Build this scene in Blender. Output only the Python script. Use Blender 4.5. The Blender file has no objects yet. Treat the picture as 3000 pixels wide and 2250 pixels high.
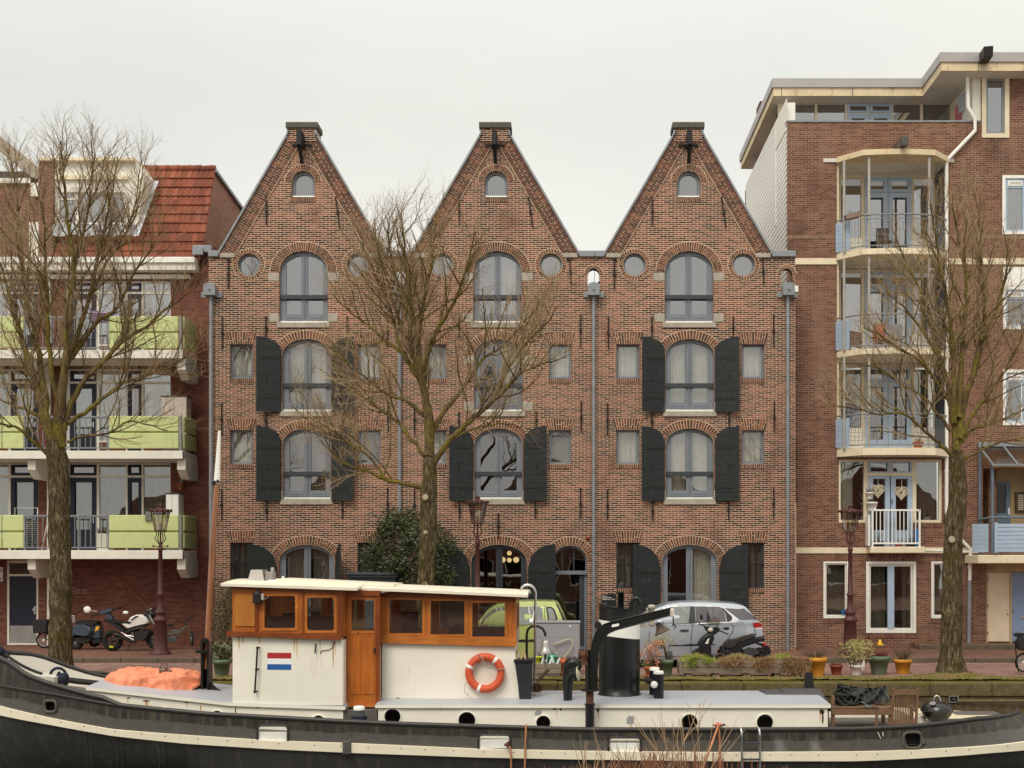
import bpy,math,random
from math import sin,cos,pi,sqrt,radians
from mathutils import Vector,Matrix
from mathutils.geometry import delaunay_2d_cdt
R = random.Random(11)
SC = bpy.context.scene
COL = SC.collection
# ---- photograph geometry: metres from a pixel of the 3000 px photo and a real distance
F,VX,VY,CZ = 3600.0,1660.0,1640.0,2.65
def PX(px,d): return (px - VX) * d / F
def PZ(py,d): return CZ - (py - VY) * d / F
def P(px,py,d): return (PX(px,d),d,PZ(py,d))
def lerp(a,b,t): return a + (b - a) * t
def interp(tab,x):
 if x <= tab[0][0]: return tab[0][1]
 for (a,b),(c,d) in zip(tab,tab[1:]):
  if x <= c: return lerp(b,d,(x - a) / (c - a))
 return tab[-1][1]
# ---- materials
MATS = {}
def srgb(r,g,b): return tuple((c / 255 / 12.92 if c <= 10 else ((c / 255 + .055) / 1.055) ** 2.4) for c in (r,g,b))
def node_mat(name):
 m = bpy.data.materials.new(name); m.use_nodes = True
 nt = m.node_tree; b = nt.nodes['Principled BSDF']
 return m,nt,b
def N(nt,kind,**kw):
 n = nt.nodes.new(kind)
 for k,v in kw.items():
  if k.startswith('i_'):
   key = k[2:]; key = int(key) if key.isdigit() else key
   n.inputs[key].default_value = v
  else: setattr(n,k,v)
 return n
def L(nt,a,b): nt.links.new(a,b)
def rgba(c): return (c[0],c[1],c[2],1)
def ramp(nt,fac,stops):
 r = N(nt,'ShaderNodeValToRGB'); e = r.color_ramp.elements
 e[0].position,e[0].color = stops[0][0],rgba(stops[0][1])
 e[1].position,e[1].color = stops[-1][0],rgba(stops[-1][1])
 for p,c in stops[1:-1]:
  k = e.new(p); k.color = rgba(c)
 L(nt,fac,r.inputs[0]); return r.outputs[0]
def mixc(nt,fac,a,b,mode='MIX'):
 m = N(nt,'ShaderNodeMix',data_type='RGBA',blend_type=mode)
 for s,v in ((0,fac),(6,a),(7,b)):
  if hasattr(v,'is_linked') or hasattr(v,'links'): L(nt,v,m.inputs[s])
  elif isinstance(v,tuple): m.inputs[s].default_value = rgba(v)
  else: m.inputs[s].default_value = v
 return m.outputs[2]
def math_n(nt,op,a,b=None,c=None):
 m = N(nt,'ShaderNodeMath',operation=op)
 for i,v in enumerate((a,b,c)):
  if v is None: continue
  if hasattr(v,'links'): L(nt,v,m.inputs[i])
  else: m.inputs[i].default_value = v
 return m.outputs[0]
def noise(nt,vec,scale,detail=3,rough=.55):
 n = N(nt,'ShaderNodeTexNoise',i_Scale=scale,i_Detail=detail,i_Roughness=rough)
 if vec is not None: L(nt,vec,n.inputs['Vector'])
 return n.outputs[0]
def pos(nt): return N(nt,'ShaderNodeNewGeometry').outputs['Position']
def scaled(nt,vec,s):
 m = N(nt,'ShaderNodeMapping'); m.inputs['Scale'].default_value = s
 L(nt,vec,m.inputs[0]); return m.outputs[0]
def bump(nt,b,h,strength=.3,dist=.01):
 n = N(nt,'ShaderNodeBump',i_Strength=strength,i_Distance=dist)
 L(nt,h,n.inputs['Height']); L(nt,n.outputs[0],b.inputs['Normal'])
def M(name,col,rough=.6,metal=0.,var=.18,scale=3.,spec=.4,dirt=None,dirt_at=.62,bmp=0.):
 """a plain painted / metal / stone surface with uneven tone; dirt = a second colour showing in patches"""
 if name in MATS: return MATS[name]
 m,nt,b = node_mat(name); p = pos(nt)
 n = noise(nt,p,scale,4)
 lo = tuple(c * (1 - var) for c in col); hi = tuple(min(1,c * (1 + var)) for c in col)
 out = ramp(nt,n,[(.3,lo),(.7,hi)])
 if dirt:
  n2 = noise(nt,scaled(nt,p,(1,1,.45)),scale * 2.3,6,.65)
  out = mixc(nt,ramp(nt,n2,[(dirt_at,(0,0,0)),(dirt_at + .12,(1,1,1))]),out,dirt)
 L(nt,out,b.inputs['Base Color'])
 b.inputs['Roughness'].default_value = rough; b.inputs['Metallic'].default_value = metal
 b.inputs['Specular IOR Level'].default_value = spec
 if bmp: bump(nt,b,noise(nt,p,scale * 6,5),bmp,.02)
 MATS[name] = m; return m
def facing_uv(nt):
 """(along the wall, up) in metres whichever way an upright wall faces"""
 g = N(nt,'ShaderNodeNewGeometry')
 sp = N(nt,'ShaderNodeSeparateXYZ'); L(nt,g.outputs['Position'],sp.inputs[0])
 sn = N(nt,'ShaderNodeSeparateXYZ'); L(nt,g.outputs['True Normal'],sn.inputs[0])
 f = math_n(nt,'GREATER_THAN',math_n(nt,'ABSOLUTE',sn.outputs[0]),.6)
 u = math_n(nt,'ADD',math_n(nt,'MULTIPLY',sp.outputs[1],f),math_n(nt,'MULTIPLY',sp.outputs[0],math_n(nt,'SUBTRACT',1.,f)))
 c = N(nt,'ShaderNodeCombineXYZ'); L(nt,u,c.inputs[0]); L(nt,sp.outputs[2],c.inputs[1])
 return c.outputs[0],g.outputs['Position']
def brick_mat(name,c1,c2,c3,mortar,bw=.215,bh=.066,mw=.009,ground=False,patch=None,rough=.85,sweep=.5,streak=None,mfade=0.):
 if name in MATS: return MATS[name]
 m,nt,b = node_mat(name)
 if ground: uv = p = pos(nt)
 else: uv,p = facing_uv(nt)
 wob = N(nt,'ShaderNodeVectorMath',operation='MULTIPLY_ADD')
 nz = N(nt,'ShaderNodeTexNoise',i_Scale=1.7,i_Detail=2.); L(nt,uv,nz.inputs['Vector'])
 L(nt,nz.outputs['Color'],wob.inputs[0]); wob.inputs[1].default_value = (.035,.035,0); L(nt,uv,wob.inputs[2])
 def bt(a,bb,mo):
  t = N(nt,'ShaderNodeTexBrick',i_Scale=1.)
  t.inputs['Brick Width'].default_value = bw; t.inputs['Row Height'].default_value = bh
  t.inputs['Mortar Size'].default_value = mw; t.inputs['Mortar Smooth'].default_value = .25; t.inputs['Bias'].default_value = 0
  t.inputs['Color1'].default_value = rgba(a); t.inputs['Color2'].default_value = rgba(bb); t.inputs['Mortar'].default_value = rgba(mo)
  t.offset = .5; t.squash = 1.
  L(nt,wob.outputs[0],t.inputs['Vector']); return t
 t = bt((0,0,0),(1,1,1),(0,0,0))
 big = noise(nt,p,.55,5,.6)
 rnd = N(nt,'ShaderNodeSeparateColor'); L(nt,t.outputs['Color'],rnd.inputs[0])
 val = math_n(nt,'ADD',math_n(nt,'MULTIPLY',rnd.outputs[0],1 - sweep * .5),math_n(nt,'MULTIPLY',math_n(nt,'SUBTRACT',big,.5),sweep * 2))
 col = ramp(nt,val,[(.0,c1),(.42,c2),(.95,c3)])
 fine = noise(nt,p,38,3)
 col = mixc(nt,.35,col,ramp(nt,fine,[(.3,(.45,.45,.45)),(.7,(1.25,1.25,1.25))]),'MULTIPLY')
 mcol = mixc(nt,ramp(nt,noise(nt,p,.9,4),[(.35,(0,0,0)),(.7,(1,1,1))]),mortar,tuple(x * (1 - mfade) + y * mfade for x,y in zip(mortar,c2)))
 col = mixc(nt,t.outputs['Fac'],col,mcol)
 if patch:
  pn = noise(nt,scaled(nt,p,(1,1,.5)),.8,6,.65)
  col = mixc(nt,ramp(nt,pn,[(.56,(0,0,0)),(.72,(.7,.7,.7))]),col,patch)
 if streak:
  sn = noise(nt,scaled(nt,p,(2.2,2.2,.18)),1.,5,.6)
  col = mixc(nt,ramp(nt,sn,[(.55,(0,0,0)),(.75,(.6,.6,.6))]),col,streak)
 L(nt,col,b.inputs['Base Color']); b.inputs['Roughness'].default_value = rough
 b.inputs['Specular IOR Level'].default_value = .25
 bump(nt,b,math_n(nt,'ADD',math_n(nt,'MULTIPLY',t.outputs['Fac'],-1.),math_n(nt,'MULTIPLY',fine,.5)),.35,.012)
 MATS[name] = m; return m
def glass_mat(name,refl,tint=(.8,.83,.82),rough=0.):
 if name in MATS: return MATS[name]
 m,nt,b = node_mat(name); nt.nodes.remove(b)
 out = nt.nodes['Material Output']
 tr = N(nt,'ShaderNodeBsdfTransparent'); tr.inputs[0].default_value = rgba(tint)
 gl = N(nt,'ShaderNodeBsdfGlossy'); gl.inputs['Roughness'].default_value = rough; gl.inputs[0].default_value = (.92,.92,.95,1)
 nb = N(nt,'ShaderNodeBump',i_Strength=.06,i_Distance=.02)
 L(nt,noise(nt,pos(nt),2.2,1),nb.inputs['Height']); L(nt,nb.outputs[0],gl.inputs['Normal'])
 fr = N(nt,'ShaderNodeLayerWeight',i_Blend=.25)
 fac = math_n(nt,'ADD',refl,math_n(nt,'MULTIPLY',fr.outputs['Fresnel'],.6))
 mx = N(nt,'ShaderNodeMixShader'); L(nt,fac,mx.inputs[0]); L(nt,tr.outputs[0],mx.inputs[1]); L(nt,gl.outputs[0],mx.inputs[2])
 L(nt,mx.outputs[0],out.inputs[0]); MATS[name] = m; return m
# ---- mesh builder
def tri2d(outer,holes=()):
 pts,edges = [],[]
 for lp in [outer] + list(holes):
  o,n = len(pts),len(lp); pts += [Vector(p) for p in lp]
  edges += [(o + i,o + (i + 1) % n) for i in range(n)]
 r = delaunay_2d_cdt(pts,edges,[],0,1e-6)
 vs,fs = r[0],[]
 def inside(p,poly):
  c = False; x,y = p
  for i in range(len(poly)):
   x1,y1 = poly[i]; x2,y2 = poly[i - 1]
   if (y1 > y) != (y2 > y) and x < (x2 - x1) * (y - y1) / (y2 - y1) + x1: c = not c
  return c
 for f in r[2]:
  c = sum((vs[i] for i in f),Vector((0,0))) / len(f)
  if inside(c,outer) and not any(inside(c,h) for h in holes): fs.append(tuple(f))
 return [tuple(v) for v in vs],fs
class MB:
 def __init__(s): s.v,s.f,s.m,s.s = [],[],[],[]
 def add(s,vs,fs,m=0,sm=False):
  o = len(s.v); s.v += [tuple(p) for p in vs]
  for f in fs: s.f.append(tuple(i + o for i in f)); s.m.append(m); s.s.append(sm)
 def box(s,x0,x1,y0,y1,z0,z1,m=0,bev=0.):
  x0,x1 = min(x0,x1),max(x0,x1); y0,y1 = min(y0,y1),max(y0,y1); z0,z1 = min(z0,z1),max(z0,z1)
  if bev and min(x1 - x0,y1 - y0,z1 - z0) > 2.2 * bev:
   b = bev
   vs = []
   for sx in (0,1):
    for sy in (0,1):
     for sz in (0,1):
      X,Y,Z = (x0,x1)[sx],(y0,y1)[sy],(z0,z1)[sz]
      dx,dy,dz = (b,-b)[sx],(b,-b)[sy],(b,-b)[sz]
      vs += [(X,Y + dy,Z + dz),(X + dx,Y,Z + dz),(X + dx,Y + dy,Z)]
   def i(sx,sy,sz,k): return (sx * 4 + sy * 2 + sz) * 3 + k
   fs = []
   for a in (0,1):
    fs += [(i(a,0,0,0),i(a,1,0,0),i(a,1,1,0),i(a,0,1,0)),(i(0,a,0,1),i(1,a,0,1),i(1,a,1,1),i(0,a,1,1)),(i(0,0,a,2),i(1,0,a,2),i(1,1,a,2),i(0,1,a,2))]
    for c in (0,1):
     fs += [(i(a,c,0,0),i(a,c,1,0),i(a,c,1,1),i(a,c,0,1)),(i(a,0,c,0),i(a,1,c,0),i(a,1,c,2),i(a,0,c,2)),(i(0,a,c,1),i(1,a,c,1),i(1,a,c,2),i(0,a,c,2))]
     for e in (0,1): fs.append((i(a,c,e,0),i(a,c,e,1),i(a,c,e,2)))
   s.add(vs,fs,m); return
  s.add([(x0,y0,z0),(x1,y0,z0),(x1,y1,z0),(x0,y1,z0),(x0,y0,z1),(x1,y0,z1),(x1,y1,z1),(x0,y1,z1)],
              [(3,2,1,0),(4,5,6,7),(0,1,5,4),(1,2,6,5),(2,3,7,6),(3,0,4,7)],m)
 def beam(s,a,b,w,h,m=0,up=(0,0,1)):
  a,b = Vector(a),Vector(b); t = (b - a).normalized(); u = Vector(up)
  if abs(t.dot(u)) > .98: u = Vector((0,1,0))
  x = t.cross(u).normalized(); y = x.cross(t)
  vs = [p + x * (sx * w / 2) + y * (sy * h / 2) for p in (a,b) for sx,sy in ((-1,-1),(1,-1),(1,1),(-1,1))]
  s.add(vs,[(0,1,2,3),(7,6,5,4),(0,4,5,1),(1,5,6,2),(2,6,7,3),(3,7,4,0)],m)
 def tube(s,pts,r,n=6,m=0,cap=True,sm=True):
  pts = [Vector(p) for p in pts]; k = len(pts)
  rs = list(r) if hasattr(r,'__len__') else [r] * k
  vs,fs,nrm = [],[],None
  for i,p in enumerate(pts):
   t = (pts[min(i + 1,k - 1)] - pts[max(i - 1,0)])
   t = t.normalized() if t.length > 1e-9 else Vector((0,0,1))
   if nrm is None: nrm = t.orthogonal().normalized()
   else:
    nrm = nrm - t * nrm.dot(t); nrm = nrm.normalized() if nrm.length > 1e-6 else t.orthogonal().normalized()
   bi = t.cross(nrm)
   vs += [p + nrm * (cos(2 * pi * j / n) * rs[i]) + bi * (sin(2 * pi * j / n) * rs[i]) for j in range(n)]
  for i in range(k - 1):
   for j in range(n):
    a,b = i * n + j,i * n + (j + 1) % n; fs.append((a,b,b + n,a + n))
  s.add(vs,fs,m,sm)
  if cap: s.add(vs[:n],[tuple(range(n))[::-1]],m); s.add(vs[-n:],[tuple(range(n))],m)
 def lathe(s,prof,c=(0,0,0),axis=(0,0,1),n=16,m=0,sm=True,cap=True,sx=1.,sy=1.):
  ax = Vector(axis).normalized(); u = ax.orthogonal().normalized() if abs(ax.z) < .99 else Vector((1,0,0)); w = ax.cross(u)
  c = Vector(c); vs = []
  for r,h in prof:
   vs += [c + ax * h + u * (r * sx * cos(2 * pi * j / n)) + w * (r * sy * sin(2 * pi * j / n)) for j in range(n)]
  fs = []
  for i in range(len(prof) - 1):
   for j in range(n):
    a,b = i * n + j,i * n + (j + 1) % n; fs.append((a,b,b + n,a + n))
  s.add(vs,fs,m,sm)
  if cap:
   if prof[0][0] > 1e-4: s.add(vs[:n],[tuple(range(n))[::-1]],m)
   if prof[-1][0] > 1e-4: s.add(vs[-n:],[tuple(range(n))],m)
 def ball(s,c,r,n=10,m=0,sc=(1,1,1)):
  pr = [(max(1e-5,sin(pi * i / n)),-cos(pi * i / n)) for i in range(n + 1)]
  o = MB(); o.lathe([(a * r,b * r) for a,b in pr],n=n + 4,cap=False)
  s.add([(c[0] + v[0] * sc[0],c[1] + v[1] * sc[1],c[2] + v[2] * sc[2]) for v in o.v],o.f,m,True)
 def torus(s,c,Rr,r,axis=(0,1,0),n=24,k=8,m=0,a0=0,a1=2 * pi,sm=True):
  ax = Vector(axis).normalized(); u = ax.orthogonal().normalized(); w = ax.cross(u); c = Vector(c)
  full = abs(a1 - a0 - 2 * pi) < 1e-6; cnt = n if full else n + 1
  vs,fs = [],[]
  for i in range(cnt):
   a = a0 + (a1 - a0) * i / n; e = u * cos(a) + w * sin(a)
   vs += [c + e * (Rr + r * cos(2 * pi * j / k)) + ax * (r * sin(2 * pi * j / k)) for j in range(k)]
  for i in range(n):
   i2 = (i + 1) % cnt
   for j in range(k): fs.append((i * k + j,i * k + (j + 1) % k,i2 * k + (j + 1) % k,i2 * k + j))
  s.add(vs,fs,m,sm)
 def prism(s,outer,y0,y1,holes=(),m=0,m_side=None,f=None,back=True,outer_side=True):
  """polygon in (x, z) given depth from y0 (front) to y1; f maps (x, y, z) to world"""
  f = f or (lambda x,y,z: (x,y,z)); ms = m if m_side is None else m_side
  vs,fs = tri2d(outer,holes)
  s.add([f(a,y0,b) for a,b in vs],fs,m)
  if back: s.add([f(a,y1,b) for a,b in vs],[t[::-1] for t in fs],m)
  for lp in ([outer] if outer_side else []) + list(holes):
   n = len(lp)
   s.add([f(a,y0,b) for a,b in lp] + [f(a,y1,b) for a,b in lp],[(i,(i + 1) % n,n + (i + 1) % n,n + i) for i in range(n)],ms)
 def puff(s,outline,cy,w,m=0,inset=.82,f=None,edge=.55):
  """side outline (x, z) blown to a rounded body of half-width w"""
  f = f or (lambda x,y,z: (x,y,z))
  cx = sum(p[0] for p in outline) / len(outline); cz = sum(p[1] for p in outline) / len(outline)
  n = len(outline); rings = []
  for k,yy in ((inset,-1),((1 + inset) / 2 + .04,-.86),(1,-edge),(1,edge),((1 + inset) / 2 + .04,.86),(inset,1)):
   rings.append([f(cx + (a - cx) * k,cy + yy * w,cz + (b - cz) * k) for a,b in outline])
  vs = [p for r in rings for p in r]
  s.add(vs,[(i * n + j,i * n + (j + 1) % n,(i + 1) * n + (j + 1) % n,(i + 1) * n + j) for i in range(5) for j in range(n)],m,True)
  tv,tf = tri2d(outline)
  for k,yy in ((inset,-1),(inset,1)):
   s.add([f(cx + (a - cx) * k,cy + yy * w,cz + (b - cz) * k) for a,b in tv],tf,m,True)
 def sheet(s,fn,nu,nv,m=0,sm=True):
  vs = [fn(i / nu,j / nv) for j in range(nv + 1) for i in range(nu + 1)]
  s.add(vs,[(j * (nu + 1) + i,j * (nu + 1) + i + 1,(j + 1) * (nu + 1) + i + 1,(j + 1) * (nu + 1) + i) for j in range(nv) for i in range(nu)],m,sm)
 def xform(s,fn): s.v = [tuple(fn(*p)) for p in s.v]; return s
def origin_of(o):
 v = Vector((0,0,0))
 while o is not None: v += o.location; o = o.parent
 return v
def tag(o,label=None,cat=None,group=None,kind=None):
 for k,v in (('label',label),('category',cat),('group',group),('kind',kind)):
  if v: o[k] = v
 return o
def thing(name,label,cat,at,group=None):
 o = bpy.data.objects.new(name,None); COL.objects.link(o); o.location = at; o.empty_display_size = .2
 return tag(o,label,cat,group)
def obj(name,mb,mats,parent=None,at=None,label=None,cat=None,group=None,kind=None):
 """link the builder's world-space shape as ONE mesh object; its origin is its parent's, or `at`"""
 if not isinstance(mats,(list,tuple)): mats = [mats]
 base = origin_of(parent) if parent is not None else Vector(at or (0,0,0))
 me = bpy.data.meshes.new(name)
 me.from_pydata([tuple(Vector(p) - base) for p in mb.v],[],mb.f)
 for m in mats: me.materials.append(m)
 if len(mats) > 1: me.polygons.foreach_set('material_index',mb.m)
 me.polygons.foreach_set('use_smooth',mb.s); me.update()
 o = bpy.data.objects.new(name,me); COL.objects.link(o)
 if parent is not None: o.parent = parent
 else: o.location = base
 return tag(o,label,cat,group,kind)
def copy_tree(o,parent=None):
 c = o.copy(); COL.objects.link(c)
 if parent is not None: c.parent = parent
 for ch in list(o.children): copy_tree(ch,c)
 return c
def arc_pts(cx,zs,a,rise,n=14,t0=0.,t1=pi):
 return [(cx + a * cos(lerp(t0,t1,i / n)),zs + rise * sin(lerp(t0,t1,i / n))) for i in range(n + 1)]
def circ(cx,cz,r,n=24): return [(cx + r * cos(2 * pi * i / n),cz + r * sin(2 * pi * i / n)) for i in range(n)]
def rrect(x0,x1,z0,z1,r,n=4):
 o = []
 for cx,cz,a in ((x1 - r,z0 + r,-pi / 2),(x1 - r,z1 - r,0),(x0 + r,z1 - r,pi / 2),(x0 + r,z0 + r,pi)):
  o += [(cx + r * cos(a + pi / 2 * i / n),cz + r * sin(a + pi / 2 * i / n)) for i in range(n + 1)]
 return o
def rect(x0,x1,z0,z1): return [(x0,z0),(x1,z0),(x1,z1),(x0,z1)]
def text(name,body,size,at,mat,parent=None,ext=.004,align='CENTER',sx=1.,**kw):
 """lettering as a mesh standing upright and facing the canal"""
 cu = bpy.data.curves.new(name,'FONT'); cu.body = body; cu.size = size; cu.extrude = ext; cu.align_x = align; cu.resolution_u = 2
 o = bpy.data.objects.new(name,cu); COL.objects.link(o)
 dg = bpy.context.evaluated_depsgraph_get(); me = bpy.data.meshes.new_from_object(o.evaluated_get(dg))
 bpy.data.objects.remove(o)
 mb = MB(); mb.add([(at[0] + v.co.x * sx,at[1] - v.co.z,at[2] + v.co.y) for v in me.vertices],[tuple(p.vertices) for p in me.polygons])
 bpy.data.meshes.remove(me)
 return obj(name,mb,mat,parent,**kw)
# ================= palette
BR_OLD = brick_mat('old_brick',srgb(56,42,36),srgb(114,75,59),srgb(164,106,86),srgb(220,196,170),.22,.0588,.007,sweep=.5,mfade=.14,patch=srgb(104,68,56))
BR_BROWN = brick_mat('brown_brick',srgb(92,65,54),srgb(118,83,68),srgb(142,104,86),srgb(186,156,130),.21,.0636,.0055,sweep=.45,patch=srgb(86,62,50),streak=srgb(150,122,104),mfade=.6)
BR_RED = brick_mat('red_brick',srgb(94,58,48),srgb(114,70,58),srgb(130,84,68),srgb(112,80,66),.21,.06,.004,sweep=.35,mfade=.6,patch=srgb(86,52,40))
PAVE = brick_mat('clinker_paving',srgb(106,74,60),srgb(128,90,74),srgb(150,108,90),srgb(92,74,62),.2,.07,.007,ground=True,patch=srgb(112,92,74),sweep=.5)
ROADM = brick_mat('road_clinkers',srgb(126,94,86),srgb(146,112,102),srgb(164,130,118),srgb(106,86,76),.2,.1,.008,ground=True,patch=srgb(124,104,90),sweep=.5)
VOUS = [M('arch_brick_a',srgb(124,80,62),.85,var=.2,scale=9),M('arch_brick_b',srgb(100,64,52),.85,var=.2,scale=9),M('arch_brick_c',srgb(80,55,46),.85,var=.2,scale=9),M('arch_mortar',srgb(214,190,158),.9,var=.08,scale=9)]
CREAM = M('cream_paint',srgb(228,214,184),.6,var=.08,dirt=srgb(176,152,112),dirt_at=.64)
CREAMW = M('off_white_paint',srgb(226,222,208),.5,var=.06,dirt=srgb(180,172,156),dirt_at=.68)
WHITE = M('white_paint',srgb(238,236,228),.45,var=.04)
CONC = M('pale_concrete',srgb(214,208,196),.8,var=.08,dirt=srgb(150,142,128),dirt_at=.66)
STONE = M('sill_stone',srgb(166,158,144),.8,var=.14,scale=6,dirt=srgb(140,130,112))
ZINC = M('zinc',srgb(138,142,146),.5,.3,var=.14,scale=4,dirt=srgb(104,108,112))
GREYBLUE = M('grey_blue_paint',srgb(122,128,136),.45,var=.07)
DARKFR = M('dark_frame_paint',srgb(58,62,68),.5,var=.1)
SHUT = M('shutter_green_black',srgb(30,35,35),.6,var=.22,scale=5,dirt=srgb(56,61,59),dirt_at=.57)
IRON = M('black_iron',srgb(36,32,30),.6,.2,var=.2,scale=8)
NAVY = M('navy_paint',srgb(22,23,42),.5,var=.1)
LIME = M('lime_green_panel',srgb(196,205,142),.5,var=.05,dirt=srgb(164,172,108),dirt_at=.6)
SKYBLUE = M('pale_blue_paint',srgb(168,186,206),.45,var=.06,dirt=srgb(120,146,178),dirt_at=.7)
GALV = M('galvanised_steel',srgb(136,140,142),.5,.4,var=.12,scale=9)
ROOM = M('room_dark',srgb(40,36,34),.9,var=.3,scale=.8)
GL_UP = glass_mat('pane_high',.33,(.62,.62,.62)); GL_MID = glass_mat('pane_middle',.19); GL_LOW = glass_mat('pane_low',.14,(.78,.8,.78))
CURT = M('net_curtain',srgb(232,226,212),.9,var=.12,scale=5); CURT_D = M('grey_curtain',srgb(150,142,130),.9,var=.16,scale=5)
BLACKM = M('black_plastic',srgb(26,26,28),.45,var=.2,scale=8); RUBBER = M('tyre_rubber',srgb(30,29,28),.85,var=.2,scale=10)
CHROME = M('chrome',srgb(200,200,200),.18,1.,var=.04)
MOSS = None
def moss_mat(name,base,moss,at=.48,scale=2.,up=True):
 m,nt,b = node_mat(name); p = pos(nt)
 n1 = noise(nt,p,scale,6,.7); n2 = noise(nt,p,14,5,.7)
 f = math_n(nt,'ADD',math_n(nt,'MULTIPLY',n1,.7),math_n(nt,'MULTIPLY',n2,.35))
 if up:
  sn = N(nt,'ShaderNodeSeparateXYZ'); g = N(nt,'ShaderNodeNewGeometry'); L(nt,g.outputs['True Normal'],sn.inputs[0])
  f = math_n(nt,'ADD',f,math_n(nt,'MULTIPLY',sn.outputs[2],.16))
 mo = ramp(nt,n2,[(.3,tuple(c * .45 for c in moss)),(.7,moss)])
 ba = ramp(nt,noise(nt,p,7,5,.7),[(.3,tuple(c * .55 for c in base)),(.7,tuple(min(1,c * 1.25) for c in base))])
 L(nt,mixc(nt,ramp(nt,f,[(at,(0,0,0)),(at + .1,(1,1,1))]),ba,mo),b.inputs['Base Color'])
 b.inputs['Roughness'].default_value = .95; b.inputs['Specular IOR Level'].default_value = .15
 bump(nt,b,f,.7,.04); MATS[name] = m; return m
MOSS = moss_mat('mossy_verge',srgb(124,102,72),srgb(118,110,58),.58)
COPING = moss_mat('mossy_coping',srgb(104,92,66),srgb(104,98,46),.58)
QUAYW = moss_mat('quay_masonry',srgb(98,84,62),srgb(70,74,28),.56,1.3,False)
# ================= camera, light, air
cam = bpy.data.cameras.new('camera'); co = bpy.data.objects.new('camera',cam); COL.objects.link(co)
co.location = (0,0,CZ); co.rotation_euler = (pi / 2,0,0)
cam.sensor_width = 36; cam.lens = 36 * F / 3000; cam.shift_x = (1500 - VX) / 3000; cam.shift_y = (VY - 1125) / 3000
cam.clip_start = .1; cam.clip_end = 600; SC.camera = co
w = bpy.data.worlds.new('World'); SC.world = w; w.use_nodes = True; nt = w.node_tree
bg = nt.nodes['Background']
SUN_EL,SUN_AZ = 48,200
sky = N(nt,'ShaderNodeTexSky',sky_type='NISHITA',sun_disc=False,sun_elevation=radians(SUN_EL),sun_rotation=radians(SUN_AZ),air_density=1.4,dust_density=4.,ozone_density=1.)
tc = N(nt,'ShaderNodeTexCoord'); sp = N(nt,'ShaderNodeSeparateXYZ'); L(nt,tc.outputs['Generated'],sp.inputs[0])
cl = noise(nt,scaled(nt,tc.outputs['Generated'],(1,1,2.5)),2.2,5,.55)
deck = ramp(nt,sp.outputs[2],[(.0,(10.2,10.05,9.5)),(.12,(9.6,9.45,8.85)),(.34,(8.05,8.0,7.4)),(.6,(11,10.9,10.2)),(1.,(17.5,17.2,16.))])
deck = mixc(nt,1.,deck,ramp(nt,cl,[(.3,(.9,.905,.91)),(.7,(1.05,1.04,1.025))]),'MULTIPLY')
L(nt,mixc(nt,.9,sky.outputs[0],deck),bg.inputs[0]); bg.inputs[1].default_value = .1
sl = bpy.data.lights.new('sun','SUN'); so = bpy.data.objects.new('sun',sl); COL.objects.link(so)
sl.energy = 1.5; sl.angle = radians(25); sl.color = (1,.93,.82)
so.rotation_euler = Vector((sin(radians(SUN_AZ)) * cos(radians(SUN_EL)) * -1,-cos(radians(SUN_AZ)) * cos(radians(SUN_EL)),-sin(radians(SUN_EL)))).to_track_quat('-Z','Y').to_euler()
SC.view_settings.view_transform = 'Standard'; SC.view_settings.look = 'None'; SC.view_settings.exposure = .17; SC.view_settings.gamma = 1
# ================= ground
WATER_Z,ROAD_Z = -1.5,-.12
QY = 27.7
mb = MB(); mb.sheet(lambda u,v: (lerp(-45,45,u),lerp(33.2,60,v),.0),2,2)
obj('pavement',mb,PAVE,kind='structure')
mb = MB()
mb.sheet(lambda u,v: (lerp(-45,45,u),lerp(QY + 1.15,33.2,v),ROAD_Z),2,2)
obj('road',mb,ROADM,kind='structure')
mb = MB()
x = -45
while x < 45:
 mb.box(x + .006,x + .994,33.06,33.22,ROAD_Z - .1,.006 + R.uniform(-.004,.004),0,.015); x += 1
obj('kerb',mb,M('kerb_stone',srgb(96,84,70),.85,var=.2,scale=5,dirt=srgb(70,64,48)),kind='structure')
mb = MB(); x = PX(2690,36.4)
while x < 30:
 mb.box(x + .006,x + .994,36.3,36.45,-.05,.14,0,.015); x += 1
obj('kerb_step',mb,MATS['kerb_stone'],kind='structure')
mb = MB(); mb.box(PX(2690,36.4),30,36.45,37.19,-.05,.136); obj('doorstep_paving',mb,PAVE,kind='structure')
mb = MB(); wl = M('road_marking_white',srgb(196,178,168),.8,var=.1,dirt=srgb(146,112,102),dirt_at=.5)
def mark(px0,px1,d,w=.1,z=ROAD_Z + .004):
 x0,x1 = PX(px0,d),PX(px1,d); mb.add([(x0,d - w / 2,z),(x1,d - w / 2,z),(x1,d + w / 2,z),(x0,d + w / 2,z)],[(0,1,2,3)])
mark(2590,2705,32.5); mark(2830,2950,32.7); mark(240,300,32.55); mark(318,372,32.6); mark(390,640,32.55)
for i in range(5): mark(2808 + i * 12,2816 + i * 12,33.0 - i * .09,.06)
obj('road_markings',mb,wl,kind='structure')
mb = MB()
mb.sheet(lambda u,v: (lerp(-45,45,u),lerp(QY + .5,QY + 1.2,v),ROAD_Z + .01 + .035 * sin(u * 310) * sin(v * 3.1) + R.uniform(0,.03)),420,6)
obj('grass_verge',mb,MOSS,kind='structure')
mb = MB(); x = -45.
while x < 45:
 mb.box(x + .004,x + 1.396,QY,QY + .52,ROAD_Z - .32,ROAD_Z + R.uniform(-.012,.004),0,.025)
 mb.box(x + .004,x + 1.396,QY + .04,QY + .5,-2.6,ROAD_Z - .33,1); x += 1.4
quay = obj('quay_wall',mb,[COPING,QUAYW],at=(0,QY,-1.5),label='old mossy quay wall with stone coping behind the boat',cat='wall')
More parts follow.
